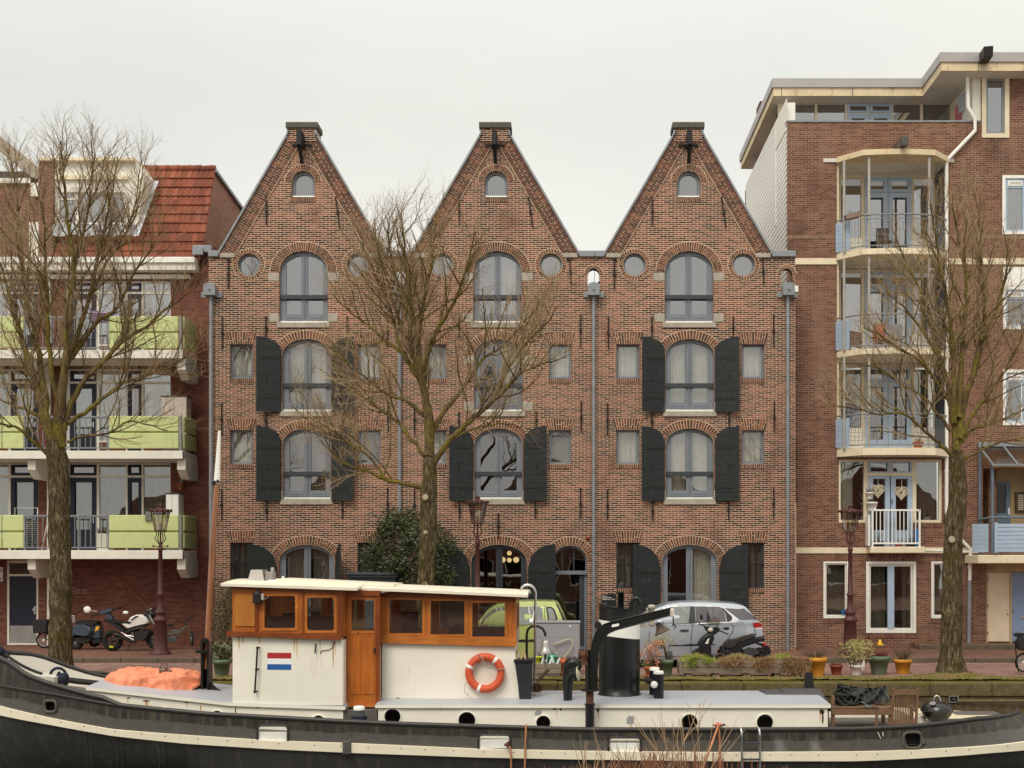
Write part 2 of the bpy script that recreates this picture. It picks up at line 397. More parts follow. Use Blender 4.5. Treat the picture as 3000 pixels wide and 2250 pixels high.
mb = MB(); mb.sheet(lambda u,v: (lerp(-60,60,u),lerp(9.5,QY + .1,v),WATER_Z),2,2)
m,nt,b = node_mat('canal_water'); b.inputs['Base Color'].default_value = rgba(srgb(48,52,42)); b.inputs['Roughness'].default_value = .08
bump(nt,b,noise(nt,pos(nt),2.5,4),.25,.05); obj('water',mb,m,kind='structure')
mb = MB(); mb.box(-60,60,-40,9.5,-3,0.); obj('near_bank',mb,PAVE,kind='structure')
mb = MB(); mb.box(-400,400,60,500,-.6,-.05); mb.box(-60,60,8,60,-3.2,-2.6); obj('ground',mb,M('earth',srgb(92,84,70),.95),kind='structure')
# ---- the houses on the near side of the canal, behind the photographer, whose reflection darkens the low windows
xo = -34.
for k in range(8):
 w_,h_ = R.uniform(6.5,9),R.uniform(4.6,7.2); at = (xo + w_ / 2,-14,0); t = thing('canal_house',['narrow','broad','tall','low','dark','plain','end','corner'][k] + ' brick canal house on the near bank, seen only mirrored in window panes','house',at,'near bank houses')
 hs = [rect(xo + w_ * (i + .2) / 3,xo + w_ * (i + .8) / 3,z,z + 1.9) for i in range(3) for z in [.9 + 3.1 * j for j in range(int((h_ - .5) / 3.1))]]
 mb = MB(); mb.prism([(xo,0),(xo + w_ - .02,0),(xo + w_ - .02,h_),(xo + w_ * .65,h_ + 2.6),(xo + w_ * .35,h_ + 2.6),(xo,h_)],-14.3,-14,holes=hs); obj('wall',mb,(BR_BROWN,BR_RED)[k % 2],t)
 for q in hs: mb = MB(); mb.prism(q,-14.25,-14.15,holes=[rect(q[0][0] + .12,q[1][0] - .12,q[0][1] + .12,q[2][1] - .12)]); obj('window',mb,WHITE,t)
 mb = MB(); mb.box(xo + .1,xo + w_ - .1,-16,-15,0,h_); obj('interior',mb,ROOM,t); xo += w_
# ================= the three gabled warehouses (facade plane y = 36)
YF = 36.0
def hx(px): return PX(px,YF)
def hz(py): return PZ(py,YF)
K = YF / F                                     # metres per photo pixel on the facade
def voussoirs(mb,cx,zs,a,rise,t,y0,n,a0=0.,a1=pi,dep=.06):
 """ring of bricks on edge round an arch, standing a touch proud of the wall, joints between"""
 def pt(th,k):
  c,s_ = cos(th),sin(th); nx,nz = c / a,s_ / rise; l = sqrt(nx * nx + nz * nz)
  return cx + a * c + nx / l * k,zs + rise * s_ + nz / l * k
 steps = [lerp(a0,a1,i / n) for i in range(n + 1)]
 for i in range(n):
  t0,t1 = steps[i],steps[i + 1]; g = (t1 - t0) * .12
  cuts = [(0.012,t - .004)] if R.random() < .5 else [(0.012,t * R.choice((.33,.5,.66))),None]
  if len(cuts) == 2: cuts[1] = (cuts[0][1] + .012,t - .004)
  for lo,hi in cuts:
   q = [pt(t0 + g,lo),pt(t1 - g,lo),pt(t1 - g,hi),pt(t0 + g,hi)]
   yy = y0 - R.uniform(.0,.006); o = len(mb.v)
   mb.add([(x,yy,z) for x,z in q] + [(x,y0 + dep,z) for x,z in q],[(3,2,1,0),(0,1,5,4),(1,2,6,5),(2,3,7,6),(3,0,4,7)],R.choice((0,0,1,1,2)))
 m_ = 40
 out = [pt(lerp(a0,a1,i / m_),t + .012) for i in range(m_ + 1)]; inn = [pt(lerp(a1,a0,i / m_),0) for i in range(m_ + 1)]
 mb.prism(out + inn,y0 + .006,y0 + dep,m=3)
def flat_arch(mb,x0,x1,z0,z1,splay,y0,n):
 """flared lintel of standing bricks"""
 for i in range(n):
  b0,b1 = lerp(x0,x1,(i + .11) / n),lerp(x0,x1,(i + .89) / n)
  t0,t1 = lerp(x0 - splay,x1 + splay,(i + .11) / n),lerp(x0 - splay,x1 + splay,(i + .89) / n)
  c = R.choice((.33,.5,.66,1.)); parts = [(0,1.)] if c == 1. else [(0,c - .03),(c + .03,1.)]
  for u0,u1 in parts:
   q = [(lerp(b0,t0,u0),lerp(z0,z1,u0)),(lerp(b1,t1,u0),lerp(z0,z1,u0)),(lerp(b1,t1,u1),lerp(z0,z1,u1)),(lerp(b0,t0,u1),lerp(z0,z1,u1))]
   yy = y0 - R.uniform(0,.006)
   mb.add([(x,yy,z) for x,z in q] + [(x,y0 + .05,z) for x,z in q],[(3,2,1,0),(0,1,5,4),(1,2,6,5),(2,3,7,6),(3,0,4,7)],R.choice((0,0,1,2)))
 mb.prism([(x0,z0),(x1,z0),(x1 + splay,z1),(x0 - splay,z1)],y0 + .006,y0 + .05,m=3)
def curtain(x0,x1,z0,z1,y,amp=.035,waves=9):
 mb = MB(); ph = R.uniform(0,6)
 mb.sheet(lambda u,v: (lerp(x0,x1,u),y + amp * sin(u * waves * 6.28 + ph + .8 * sin(u * 7 + ph)) * (.6 + .4 * v),lerp(z0,z1,v)),waves * 8,1); return mb
def arched_window(root,cx,zb,zs,zt,a,glass,curt,leaves=2,bar=True,ring=.26,nb=30,sillw=.09,y=YF,a0=0.,a1=pi,room=True,fr=GREYBLUE,stone=False):
 """returns the outline of its opening; window (frame) > pane, curtain, guard_bar, sill, arch"""
 rise = zt - zs
 outl = [(cx - a,zb),(cx + a,zb)] + arc_pts(cx,zs,a,rise,18)
 top = lambda x: zs + rise * sqrt(max(0,1 - ((x - cx) / a) ** 2))
 mb = MB(); fw = .085; ya = y + .13; gap = .055; zm = lerp(zb,zt,.36)
 holes = []
 if leaves == 2:
  for s_ in (-1,1):
   xa,xb = sorted((cx + s_ * .095,cx + s_ * (a - .17)))
   holes.append(rect(xa,xb,zb + .3,zm - .02))
   xs = [lerp(xb,xa,i / 8) for i in range(9)]
   holes.append([(xa,zm + .09),(xb,zm + .09)] + [(q,min(top(q) - .1,zs + rise * .93)) for q in xs])
 elif leaves == 1:
  s_ = (a - fw) / a
  holes.append([(cx - a + fw,zb + .1),(cx + a - fw,zb + .1)] + arc_pts(cx,zs,a - fw,rise - fw,14))
 mb.prism(outl,ya,ya + .08,holes=holes)
 if leaves == 2:
  mb.box(cx - .028,cx - .006,ya - .03,ya,zb + .1,top(cx) - .03); mb.box(cx + .006,cx + .028,ya - .03,ya,zb + .1,top(cx) - .03)
  for s_ in (-1,1):
   xa,xb = sorted((cx + s_ * .07,cx + s_ * (a - .13)))
   mb.box(xa,xb,ya - .022,ya,zb + .12,zb + .16); mb.box(xa + .05,xb - .05,ya - .012,ya,zb + .185,zb + .27)
 win = obj('window',mb,fr,root)
 mb = MB(); mb.add([(p[0],ya + .05,p[1]) for p in outl],[tuple(range(len(outl)))]); obj('pane',mb,glass,win)
 if bar:
  mb = MB(); mb.box(cx - a + .01,cx + a - .01,ya - .07,ya - .04,zm - .04,zm + .09,0,.008); obj('guard_bar',mb,DARKFR,win)
 if leaves:
  mb = MB(); mb.box(cx - a + .015,cx + a - .015,ya - .06,ya - .004,zb + .045,zb + .09); obj('threshold',mb,WHITE,win)
 mb = MB(); voussoirs(mb,cx,zs,a,rise,ring,y - .012,nb,a0,a1); obj('brick_arch',mb,VOUS,win)
 if sillw:
  mb = MB(); mb.box(cx - a - .07,cx + a + .07,y - .05,y + .2,zb - .13,zb + .03,0,.015)
  for s_ in (-1,1):
   for w2,q0,q1 in ((.3,zb + .04,zb + .3),(.33,zs - .28,zs - .04)) if stone else ((.07,zb + .04,zb + .28),):
    m2 = MB(); m2.box(cx + s_ * (a + .004),cx + s_ * (a + w2),y - .015,y + .1,q0,q1,0,.012); obj('corner_stone',m2,STONE,win)
  obj('stone_sill',mb,STONE,win)
 if curt:
  for s_,mt in zip((-1,1),curt):
   if mt: obj('curtain',curtain(cx + s_ * (a - .02),cx + s_ * R.uniform(.02,.12),zb + .1,zt,ya + .26),mt,win)
 return outl
def small_window(root,x0,x1,z0,z1,glass,curt,bars=False,lint=True,y=YF):
 mb = MB(); ya = y + .12; fw = .07
 mb.prism(rect(x0,x1,z0,z1),ya,ya + .07,holes=[rect(x0 + fw,x1 - fw,z0 + fw,z1 - fw * .7)])
 win = obj('window',mb,GREYBLUE if not bars else DARKFR,root)
 mb = MB(); mb.add([(x0,ya + .04,z0),(x1,ya + .04,z0),(x1,ya + .04,z1),(x0,ya + .04,z1)],[(0,1,2,3)]); obj('pane',mb,glass,win)
 if curt: obj('curtain',curtain(x0,x1,z0,z1,ya + .2,waves=5),curt,win)
 mb = MB(); flat_arch(mb,x0 - .03,x1 + .03,z1,z1 + .33,.1,y - .012,11); obj('brick_lintel',mb,VOUS,win)
 mb = MB(); flat_arch(mb,x0 - .01,x1 + .01,z0 - .13,z0 - .005,0,y - .02,11); obj('brick_sill',mb,VOUS,win)
 if bars:
  mb = MB(); zm = lerp(z0,z1,.52)
  for q in (.36,.66): mb.box(lerp(x0,x1,q) - .02,lerp(x0,x1,q) + .02,ya - .05,ya - .02,z0,z1)
  mb.box(x0,x1,ya - .055,ya - .015,zm - .02,zm + .02); obj('window_bars',mb,IRON,win)
 return rect(x0,x1,z0,z1)
def round_window(root,cx,cz,r,y=YF):
 ya = y + .14
 mb = MB(); mb.prism(circ(cx,cz,r,28),ya,ya + .07,holes=[circ(cx,cz,r - .055,28)]); win = obj('window',mb,GREYBLUE,root)
 mb = MB(); mb.add([(p[0],ya + .04,p[1]) for p in circ(cx,cz,r,28)],[tuple(range(28))]); obj('pane',mb,GL_UP,win)
 mb = MB(); voussoirs(mb,cx,cz,r,r,.125,y - .012,32,0,2 * pi); obj('brick_ring',mb,VOUS,win)
 obj('curtain',curtain(cx - r,cx + r,cz - r,cz + r,ya + .25,waves=4),CURT_D,win)
 return circ(cx,cz,r,28)
def shutter(root,xh,side,w_,z0,z1,drop,ang,y=YF):
 """hinged at xh, opened to `side` (-1/+1); outer edge swung ang degrees off the wall; top curve falls towards the hinge"""
 mb = MB(); n = 8
 def topz(u): return z1 - drop * (1 - sqrt(max(0,1 - (1 - u) ** 2)))      # u 0 at hinge .. 1 outer
 bz = [z0]
 while bz[-1] < z1: bz.append(min(z1,bz[-1] + R.uniform(.24,.34)))
 ca,sa = cos(radians(ang)),sin(radians(ang))
 f = lambda u,yy,z: (xh + side * (u * ca) + side * yy * sa * -1,y - .05 - u * sa + yy * ca,z)
 us = [w_ * i / n for i in range(n + 1)]
 for lo,hi in zip(bz,bz[1:]):
  up = [(u,min(hi - .008,topz(u / w_))) for u in us]
  up = [p for p in up if p[1] > lo + .004]
  if len(up) < 2: continue
  pts = [(up[0][0],lo),(w_,lo)] + up[::-1]
  dy = R.uniform(-.003,.003)
  mb.prism(pts,-.022 + dy,.022,f=f)
 full = [(0,z0 + .01),(w_ - .01,z0 + .01)] + [(u * .985,topz(u / w_) - .012) for u in us[::-1]]
 mb.prism(full,-.012,.016,f=f)
 sh = obj('shutter',mb,SHUT,root)
 for q in (.2,.78):
  zz = lerp(z0,z1 - drop * .5,q); mb = MB(); mb.prism(rect(.03,w_ * .8,zz - .025,zz + .025),-.036,-.02,f=f); obj('strap_hinge',mb,IRON,sh)
 mb = MB(); mb.prism(rect(w_ * .55,w_ * .6,lerp(z0,z1,.42),lerp(z0,z1,.5)),-.04,-.02,f=f); obj('latch',mb,IRON,sh)
def anchor(mb,x,z0,z1,tilt=0.,y=YF):
 a,b = (x + tilt,y - .035,z0),(x,y - .035,z1); m_ = Vector(a).lerp(Vector(b),.5)
 mb.tube([a,m_,b],.019,5); mb.box(m_.x - .035,m_.x + .035,y - .065,y,m_.z - .04,m_.z + .04); mb.ball((b[0],y - .04,b[2]),.03,5)
HWG = 243
def gabled_house(cxp,label,cfg):
 at = (hx(cxp),YF,0.)
 root = thing('gabled_warehouse',label,'house',at,'gabled brick warehouses on the quay')
 xl,xr = hx(cfg['l']),hx(cfg['r']); cx = hx(cxp); ztop = hz(745); zc = hz(405)
 holes = []
 sl = (HWG - 42) / (742 - 405)
 # ---- windows
 w = lambda off: cx + off * K
 holes.append(arched_window(root,w(cfg.get('o0',2)),hz(580),hz(532),hz(500),.34,GL_UP,(None,None),leaves=1,bar=False,ring=.18,nb=20,sillw=0))
 mb = MB(); flat_arch(mb,w(2) - .36,w(2) + .36,hz(592),hz(581),0,YF - .02,11); obj('brick_sill',mb,VOUS,root)
 o1 = cfg.get('o1',4)
 holes.append(arched_window(root,w(o1),hz(948),hz(795),hz(735),.71,GL_UP,cfg['c1'],ring=.26,nb=38,stone=True))
 for s_ in (-1,1): holes.append(round_window(root,w(s_ * 160 + 3),hz(775),.335))
 o2 = cfg.get('o2',6)
 holes.append(arched_window(root,w(o2),hz(1208),hz(1040),hz(993),.715,GL_MID,cfg['c2'],ring=.25,nb=28,stone=cfg.get('stone2',False)))
 holes.append(arched_window(root,w(o2),hz(1466),hz(1300),hz(1255),.70,GL_MID,cfg['c3'],ring=.25,nb=28,sillw=.09))
 holes.append(arched_window(root,w(o2 + cfg.get('o4',0)),hz(1895),hz(1645),hz(1596),.81,GL_LOW,cfg['c4'],ring=.26,nb=34,sillw=0,fr=cfg.get('f4',GREYBLUE)))
 sx = cfg.get('sx',((-208,-142),(158,224)))
 for (a_,b_) in sx:
  holes.append(small_window(root,w(a_),w(b_),hz(1109),hz(1009),GL_MID,CURT))
  holes.append(small_window(root,w(a_),w(b_),hz(1360),hz(1260),GL_LOW,CURT_D if R.random() < .5 else CURT))
 for k,(a_,b_) in enumerate(sx):
  if cfg.get('door') and k == 1: continue
  holes.append(small_window(root,w(a_),w(b_),hz(1723),hz(1590),GL_LOW,CURT_D,bars=True))
 if cfg.get('door'):
  dx = hx(1669); a_ = .52
  outl = [(dx - a_,.02),(dx + a_,.02)] + arc_pts(dx,hz(1645),a_,hz(1598) - hz(1645),16)
  holes.append(outl); mb = MB(); ya = YF + .16
  zt_ = hz(1683)
  mb.prism(outl,ya,ya + .09,holes=[rect(dx - a_ + .05,dx + a_ - .09,.1,zt_),[(dx - a_ + .05,zt_ + .11),(dx + a_ - .06,zt_ + .11)] + arc_pts(dx,hz(1645),a_ - .06,hz(1604) - hz(1645),12)])
  mb.box(dx - a_,dx + a_,ya - .08,ya,zt_,zt_ + .1)
  dr = obj('door',mb,GREYBLUE,root)
  mb = MB()
  for q in (-.22,.12): mb.box(dx + q - .02,dx + q + .02,ya - .01,ya + .02,zt_ + .11,hz(1606))
  obj('window_bars',mb,DARKFR,dr)
  mb = MB(); mb.add([(p[0],ya + .05,p[1]) for p in outl],[tuple(range(len(outl)))]); obj('pane',mb,GL_LOW,dr)
  mb = MB(); mb.box(dx + .18,dx + .2,ya + .1,ya + .9,.1,zt_); mb.box(dx + .28,dx + .42,ya + .02,ya + .06,.1,zt_); obj('door_leaf',mb,DARKFR,dr)
  mb = MB(); voussoirs(mb,dx,hz(1645),a_,hz(1598) - hz(1645),.25,YF - .012,24); obj('brick_arch',mb,VOUS,dr)
 # ---- wall with its gable, hole to the roof valley on its sides
 vx = [hx(v) for v in cfg['valley']]
 half = .172
 for v in vx + [hx(q) for q in cfg.get('shared',())]:
  hh = half + (.004 if v not in vx else 0)
  holes.append([(v - hh,hz(846)),(v + hh,hz(846))] + arc_pts(v,hz(803),hh,hh,12))
 e = HWG * K
 out = [(xl,-.1),(xr,-.1),(xr,ztop),(cx + e,ztop),(cx + 45 * K,zc),(cx - 45 * K,zc),(cx - e,ztop),(xl,ztop)]
 mb = MB()
 mb.prism(out,YF,YF + .3,holes=holes)
 obj('wall',mb,BR_OLD,root)
 for v in vx:
  mb = MB(); voussoirs(mb,v,hz(803),half,half,.1,YF - .012,13); obj('brick_arch',mb,VOUS,root)
 # raking verge bands + zinc capping
 for s_ in (-1,1):
  mb = MB()
  p0 = Vector((cx + s_ * e,ztop)); p1 = Vector((cx + s_ * 43 * K,zc + .04)); d = (p1 - p0); ln = d.length; d.normalize()
  nrm = Vector((-d.y,d.x)) * (1 if s_ > 0 else -1)        # inward / downward
  wd = .40; n = int(ln / .073)
  for i in range(n):
   for j in range(2):
    if j == 0: c0,c1 = 0.,wd * (.33 if i % 2 else .62)
    else: c0,c1 = wd * (.33 if i % 2 else .62) + .018,wd
    a_ = p0 + d * (ln * i / n); b_ = p0 + d * (ln * (i + .8) / n)
    q = [a_ + nrm * c0,b_ + nrm * c0,b_ + nrm * c1,a_ + nrm * c1]
    yy = YF - .045 - R.uniform(0,.006)
    mb.add([(v.x,yy,v.y) for v in q] + [(v.x,YF - .0,v.y) for v in q],[(0,1,2,3),(0,1,5,4),(1,2,6,5),(2,3,7,6),(3,0,4,7)],R.choice((0,1,1,2,2)))
  q = [p0 + nrm * .0,p1 + nrm * 0,p1 + nrm * (wd + .02),p0 + nrm * (wd + .02)]
  mb.prism([(v.x,v.y) for v in q],YF - .038,YF + .002,m=3)
  obj('raking_brick_band',mb,VOUS,root)
  mb = MB(); o_ = -nrm
  q = [p0 + o_ * .0 - d * .06,p1 + o_ * .0 + d * .02,p1 + o_ * .055 + d * .02,p0 + o_ * .055 - d * .06]
  mb.prism([(v.x,v.y) for v in q],YF - .09,YF + .35)
  mb.tube([(p1.x - s_ * .0,YF - .1,p1.y + .02),(p1.x + s_ * -.03,YF - .1,p1.y + .16)],.035,6)
  obj('zinc_verge',mb,ZINC,root)
  mb = MB(); mb.box(cx + s_ * (e - .46),cx + s_ * (e - .02),YF - .07,YF + .05,ztop - .11,ztop + .02,0,.01); obj('corner_stone',mb,STONE,root)
 # gutters between the gables
 mb = MB()
 for x0,x1 in ((xl + .0,cx - e - .02),(cx + e + .02,xr)):
  if x1 - x0 > .1:
   mb.box(x0,x1,YF - .1,YF + .34,ztop - .09,ztop + .09,0,.015)
 obj('gutter',mb,ZINC,root)
 # chimney head
 mb = MB(); mb.box(cx - 43 * K,cx + 43 * K,YF - .06,YF + .55,zc - .12,hz(378)); mb2 = MB(); mb2.box(cx - 47 * K,cx + 47 * K,YF - .12,YF + .62,hz(378),hz(361),0,.012)
 ch = obj('chimney',mb,BR_OLD,root); obj('cap_stone',mb2,M('chimney_cap',srgb(88,86,74),.85,var=.2,scale=6),ch)
 # hoist beam + hook strap
 mb = MB(); mb.box(cx - .07,cx + .07,YF - .5,YF - .02,hz(440),hz(396),0,.01); mb.beam((cx,YF - .45,hz(432)),(cx + .01,YF - .1,hz(482)),.1,.07); mb.box(cx - .28,cx + .28,YF - .1,YF - .0,hz(430),hz(424))
 mb.torus((cx - .07,YF - .4,hz(440)),.06,.018,(1,0,.2),12,5); obj('hoist_beam',mb,IRON,root)
 # wall anchors: each one an iron of its own
 al = [(-105,580,660,0),(98,580,668,.12),(-216,760,848,0),(218,758,834,.04),(-234,930,1022,0),(-106,930,990,0),(132,930,988,0),(250,925,1016,0),(-236,1185,1275,0),(252,1180,1265,0),(-106,1210,1258,0),(120,1207,1252,0),(-236,1437,1525,0),(-104,1470,1526,0),(118,1468,1521,0),(250,1432,1519,0)]
 for dx_,y0,y1,tl in al:
  if cfg.get('skip_anchor') and dx_ in cfg['skip_anchor']: continue
  mb = MB(); anchor(mb,cx + dx_ * K,hz(y1),hz(y0),tl); obj('wall_anchor',mb,IRON,root)
 if cfg.get('door'): mb = MB(); anchor(mb,hx(1460),hz(1578),hz(1506)); obj('wall_anchor',mb,IRON,root)
 # shutters
 for r_ in cfg['shut']:
  if r_ == 2: yy = (1208,989,22)
  elif r_ == 3: yy = (1468,1249,26)
  else: yy = (1850,1594,42)
  hw = 72 if r_ < 4 else 84
  wd = (.69 if r_ < 4 else .83)
  for s_ in (-1,1):
   oo = o2 + (cfg.get('o4',0) if r_ == 4 else 0)
   shutter(root,cx + (oo + s_ * (hw + 2)) * K,s_,wd,hz(yy[0]),hz(yy[1]),yy[2] * K * 1.6,cfg.get('ang',{}).get((r_,s_),12 + R.uniform(-4,4)))
 # roof: two slopes down to the valleys, closed at the back
 wl_ = 281 * K; rz = hz(430); back = YF + 11
 mb = MB()
 y0 = YF + .3; fl = hz(846)
 for s_ in (-1,1):
  mb.add([(cx,y0,rz - .1),(cx + s_ * wl_,y0,hz(846)),(cx + s_ * wl_,back,hz(846)),(cx,back,rz - .1)],[(0,1,2,3)])
  mb.add([(cx + s_ * wl_,y0,hz(846)),(cx + s_ * wl_,back,hz(846)),(cx + s_ * wl_,back,fl - .3),(cx + s_ * wl_,y0,fl - .3)],[(0,1,2,3)])
 mb.add([(cx,back,rz - .1),(cx + wl_,back,hz(846)),(cx + wl_,back,0),(cx - wl_,back,0),(cx - wl_,back,hz(846))],[(0,1,2,3,4)])
 rf = obj('roof',mb,M('dark_roof_tile',srgb(92,62,52),.8,var=.2),root)
 # dark rooms behind the windows, floor by floor
 mb = MB();
 for z0,z1 in ((0.02,hz(1560)),(hz(1540),hz(1235)),(hz(1225),hz(975)),(hz(965),hz(860)),(hz(858),hz(735)),(hz(640),hz(490))):
  hw_ = wl_ - .1 if z1 < hz(850) else 2.0 if z1 < hz(700) else .5
  mb.add([(cx - hw_,YF + 2.6,z0),(cx + hw_,YF + 2.6,z0),(cx + hw_,YF + 2.6,z1),(cx - hw_,YF + 2.6,z1),(cx - hw_,YF + .31,z0),(cx + hw_,YF + .31,z0),(cx + hw_,YF + .31,z1),(cx - hw_,YF + .31,z1)],[(0,1,2,3),(0,1,5,4),(3,2,6,7),(0,3,7,4),(1,2,6,5)])
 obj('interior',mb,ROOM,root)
 # rainwater pipes with hopper heads
 for v in cfg['pipes']:
  x = hx(v); mb = MB()
  zb_ = .0
  mb.tube([(x,YF - .1,zb_),(x,YF - .1,hz(868))],.052,10)
  for q in (1050,1215,1330,1500,1640,1800): mb.tube([(x,YF - .1,hz(q) - .02),(x,YF - .1,hz(q) + .02)],.06,10)
  pp = obj('rainwater_pipe',mb,ZINC,root)
  mb = MB(); zt_ = hz(843)
  mb.prism([(x - .17,hz(870)),(x + .17,hz(870)),(x + .17,zt_)] + arc_pts(x,zt_,.17,.1,8),YF - .3,YF - .005)
  mb.box(x - .3,x + .3,YF - .06,YF - .004,hz(872),hz(857)); mb.lathe([(.035,0),(.03,.06)],(x,YF - .3,hz(853)),(0,-1,0),8)
  obj('hopper_head',mb,ZINC,pp)
 return root
houseA = gabled_house(886,'gabled brick warehouse next to the green balconies, two storeys of black shutters',dict(l=612,r=1174.7,valley=(1172,),pipes=(621,1172),c1=(None,None),c2=(CURT,CURT),c3=(CURT_D,CURT_D),c4=(CURT_D,CURT_D),shut=(2,3,4),o1=3,o2=12,sx=((-212,-146),(162,228)),ang={(4,-1): 20,(4,1): 70}))
houseB = gabled_house(1451,'gabled brick warehouse in the row with the arched street door and a lit lamp inside',dict(l=1175.3,r=1741.7,valley=(1739,),shared=(1172,),pipes=(1739,),c1=(None,CURT),c2=(None,CURT),c3=(None,None),c4=(None,None),shut=(3,4),stone2=True,f4=DARKFR,o1=6,o2=9,o4=2,sx=((-204,-144),(157,222)),door=True,skip_anchor=()))
houseC = gabled_house(2016,'gabled brick warehouse behind the silver blue car, full set of open shutters',dict(l=1742.3,r=2330,valley=(2305,),shared=(1739,),pipes=(2306,),c1=(None,None),c2=(CURT,CURT),c3=(CURT,CURT),c4=(None,CURT),shut=(2,3,4),o1=3,o2=5,sx=((-210,-143),(157,223))))
# pendant lamp behind the ground-floor window
m,nt,b = node_mat('lit_globe'); b.inputs['Emission Color'].default_value = (1,.72,.32,1); b.inputs['Emission Strength'].default_value = .85; b.inputs['Base Color'].default_value = (.9,.8,.6,1); MATS['lit_globe'] = m
lx,ly,lz = hx(1488),YF + .9,hz(1640)
pl = thing('pendant_lamp','lit pendant lamp with round globes hanging behind a ground floor window','lamp',(lx,ly,lz))
s_ = (YF + .9) / YF
for dx_,dz_ in ((0,.2),(-.2,-.0),(0,-.01),(.2,0.)):
 mb = MB(); mb.ball((lx + dx_ * s_,ly - (.12 if dx_ == 0 and dz_ == 0 else 0),lz + dz_),.088 if dx_ else .07,10); obj('globe',mb,m,pl)
mb = MB(); mb.tube([(lx,ly,lz + .2),(lx,ly,lz + .6)],.012,6); mb.tube([(lx - .16,ly,lz - .12),(lx + .16,ly,lz - .12)],.014,6); mb.tube([(lx,ly,lz - .12),(lx,ly,lz + .2)],.014,6); obj('lamp_stem',mb,IRON,pl)
# sign by the entrance
sg = thing('hotel_sign','small black hotel sign with white lettering on the brick wall','sign',(hx(1782),YF - .03,hz(1756)))
mb = MB(); mb.box(hx(1762),hx(1805),YF - .045,YF - .002,hz(1773),hz(1741),0,.004); obj('sign_board',mb,M('sign_black',srgb(28,28,30),.5),sg)
wt = M('sign_white',srgb(240,240,236),.5)
for body,sz,py in (('● YAYS',.04,1747.5),('Amsterdam',.058,1752.3),('Salthouse Canal',.058,1757.3),('↳ suites',.036,1769)):
 text('lettering',body,sz,(hx(1764.5),YF - .047,hz(py)),wt,sg,align='LEFT',ext=.001)
mb = MB(); mb.box(hx(2317),hx(2337),YF - .1,YF + .3,hz(857),hz(839)); obj('white_block',mb,WHITE,houseC)
t = thing('bike_shed','dark blue grey wooden shed with a moulded cornice under the evergreen climber','shed',(hx(1090),YF - .5,0)); xz = lambda a,b,d: (PX(a,d),PZ(b,d)); d = 35.3
SHED = M('shed_blue_grey',srgb(62,70,76),.6,var=.15)
mb = MB(); mb.prism(rect(PX(1024,d),PX(1158,d),0,PZ(1692,d)),d,YF - .05,holes=[rect(PX(1046,d),PX(1092,d),PZ(1760,d),PZ(1704,d)),rect(PX(1098,d),PX(1144,d),PZ(1760,d),PZ(1704,d))]); obj('wall',mb,SHED,t)
mb = MB(); mb.box(PX(1018,d),PX(1164,d),d - .1,YF - .04,PZ(1692,d),PZ(1684,d),0,.01); mb.box(PX(1015,d),PX(1167,d),d - .16,YF - .04,PZ(1684,d),PZ(1677,d),0,.01); obj('cornice',mb,SHED,t)
mb = MB(); mb.box(PX(1040,d),PX(1150,d),d + .04,d + .05,PZ(1764,d),PZ(1700,d)); obj('pane',mb,CURT_D,t)
mb = MB(); mb.ball((hx(1722),YF - .04,hz(1577)),.045,6); mb.box(hx(1722) - .05,hx(1722) + .05,YF - .03,YF,hz(1577) - .05,hz(1577) + .05); obj('alarm_light',mb,M('alarm_red',srgb(150,26,24),.4),at=(hx(1722),YF,hz(1577)),label='small round red alarm light on the brick wall above the door arch',cat='light')
# ================= apartment block with lime balconies (wall y = 37.8, balcony fronts y = 36.43)
YL,YB = 37.8,36.43
lx = lambda px,d=YL: PX(px,d)
lz = lambda py,d=YL: PZ(py,d)
left = thing('apartment_building','red brick apartment building with lime green balconies and a red tiled roof','building',(lx(300),YL,0))
XR_ = lx(628); XL_ = -24.
levels = [(1323,1605),(1030,1314),(785,1022)]          # window bands (top, floor) in photo rows at the wall
# (x0, x1, kind) along one flat, photo columns
def band_units(off): return [(26 + off,110 + off,'door'),(200 + off,282 + off,'door'),(285 + off,367 + off,'pane'),(369 + off,413 + off,'slim'),(415 + off,498 + off,'pane')]
holes,openings = [],[]
for k,(t,b_) in enumerate(levels):
 top = {0: 1356,1: 1080,2: 822}[k]; zb = PZ([1624,1333,1040][k],YB) + .02;
 # window strips: left one and right one of the pier
 for a_,c_ in ((-260,-150),(-60,113),(190,500)):
  r_ = rect(lx(a_),lx(c_),zb,lz(top)); holes.append(r_); openings.append((k,a_,c_,zb,lz(top)))
holes.append(rect(lx(18),lx(112),.03,lz(1642)))
out = [(XL_,-.1),(XR_,-.1),(XR_,lz(722)),(lx(586),lz(722)),(lx(586),lz(790)),(XL_,lz(790))]
mb = MB(); mb.prism(out,YL,YL + .25,holes=holes)
wallL = obj('wall',mb,BR_RED,left)
# end wall rising above the neighbour: steep front slope, flat top
mb = MB()
xe = lx(588); prof = [(YL,9.),(YL,lz(722)),(39.2,PZ(503,39.2)),(42.6,PZ(620,42.6)),(46,PZ(640,46)),(46,9.)]
mb.add([(xe,a,b) for a,b in prof],[tuple(range(6))]); mb.add([(xe - .2,a,b) for a,b in prof],[tuple(range(6))])
obj('end_wall',mb,brick_mat('end_brick',srgb(126,84,66),srgb(152,104,84),srgb(168,120,98),srgb(180,150,126),mfade=.4),left)
mb = MB(); mb.beam((xe + .02,39.15,PZ(500,39.2)),(xe + .02,42.6,PZ(616,42.6)),.16,.1); mb.beam((xe + .02,42.6,PZ(616,42.6)),(xe + .02,46,PZ(638,46)),.16,.1)
obj('verge_strip',mb,ZINC,left)
mb = MB(); mb.box(lx(571),lx(626),YL - .25,YL + .2,lz(745),lz(724),0,.02); mb.box(lx(572),lx(602),YL - .3,YL - .1,lz(752),lz(735)); obj('lead_gutter_end',mb,ZINC,left)
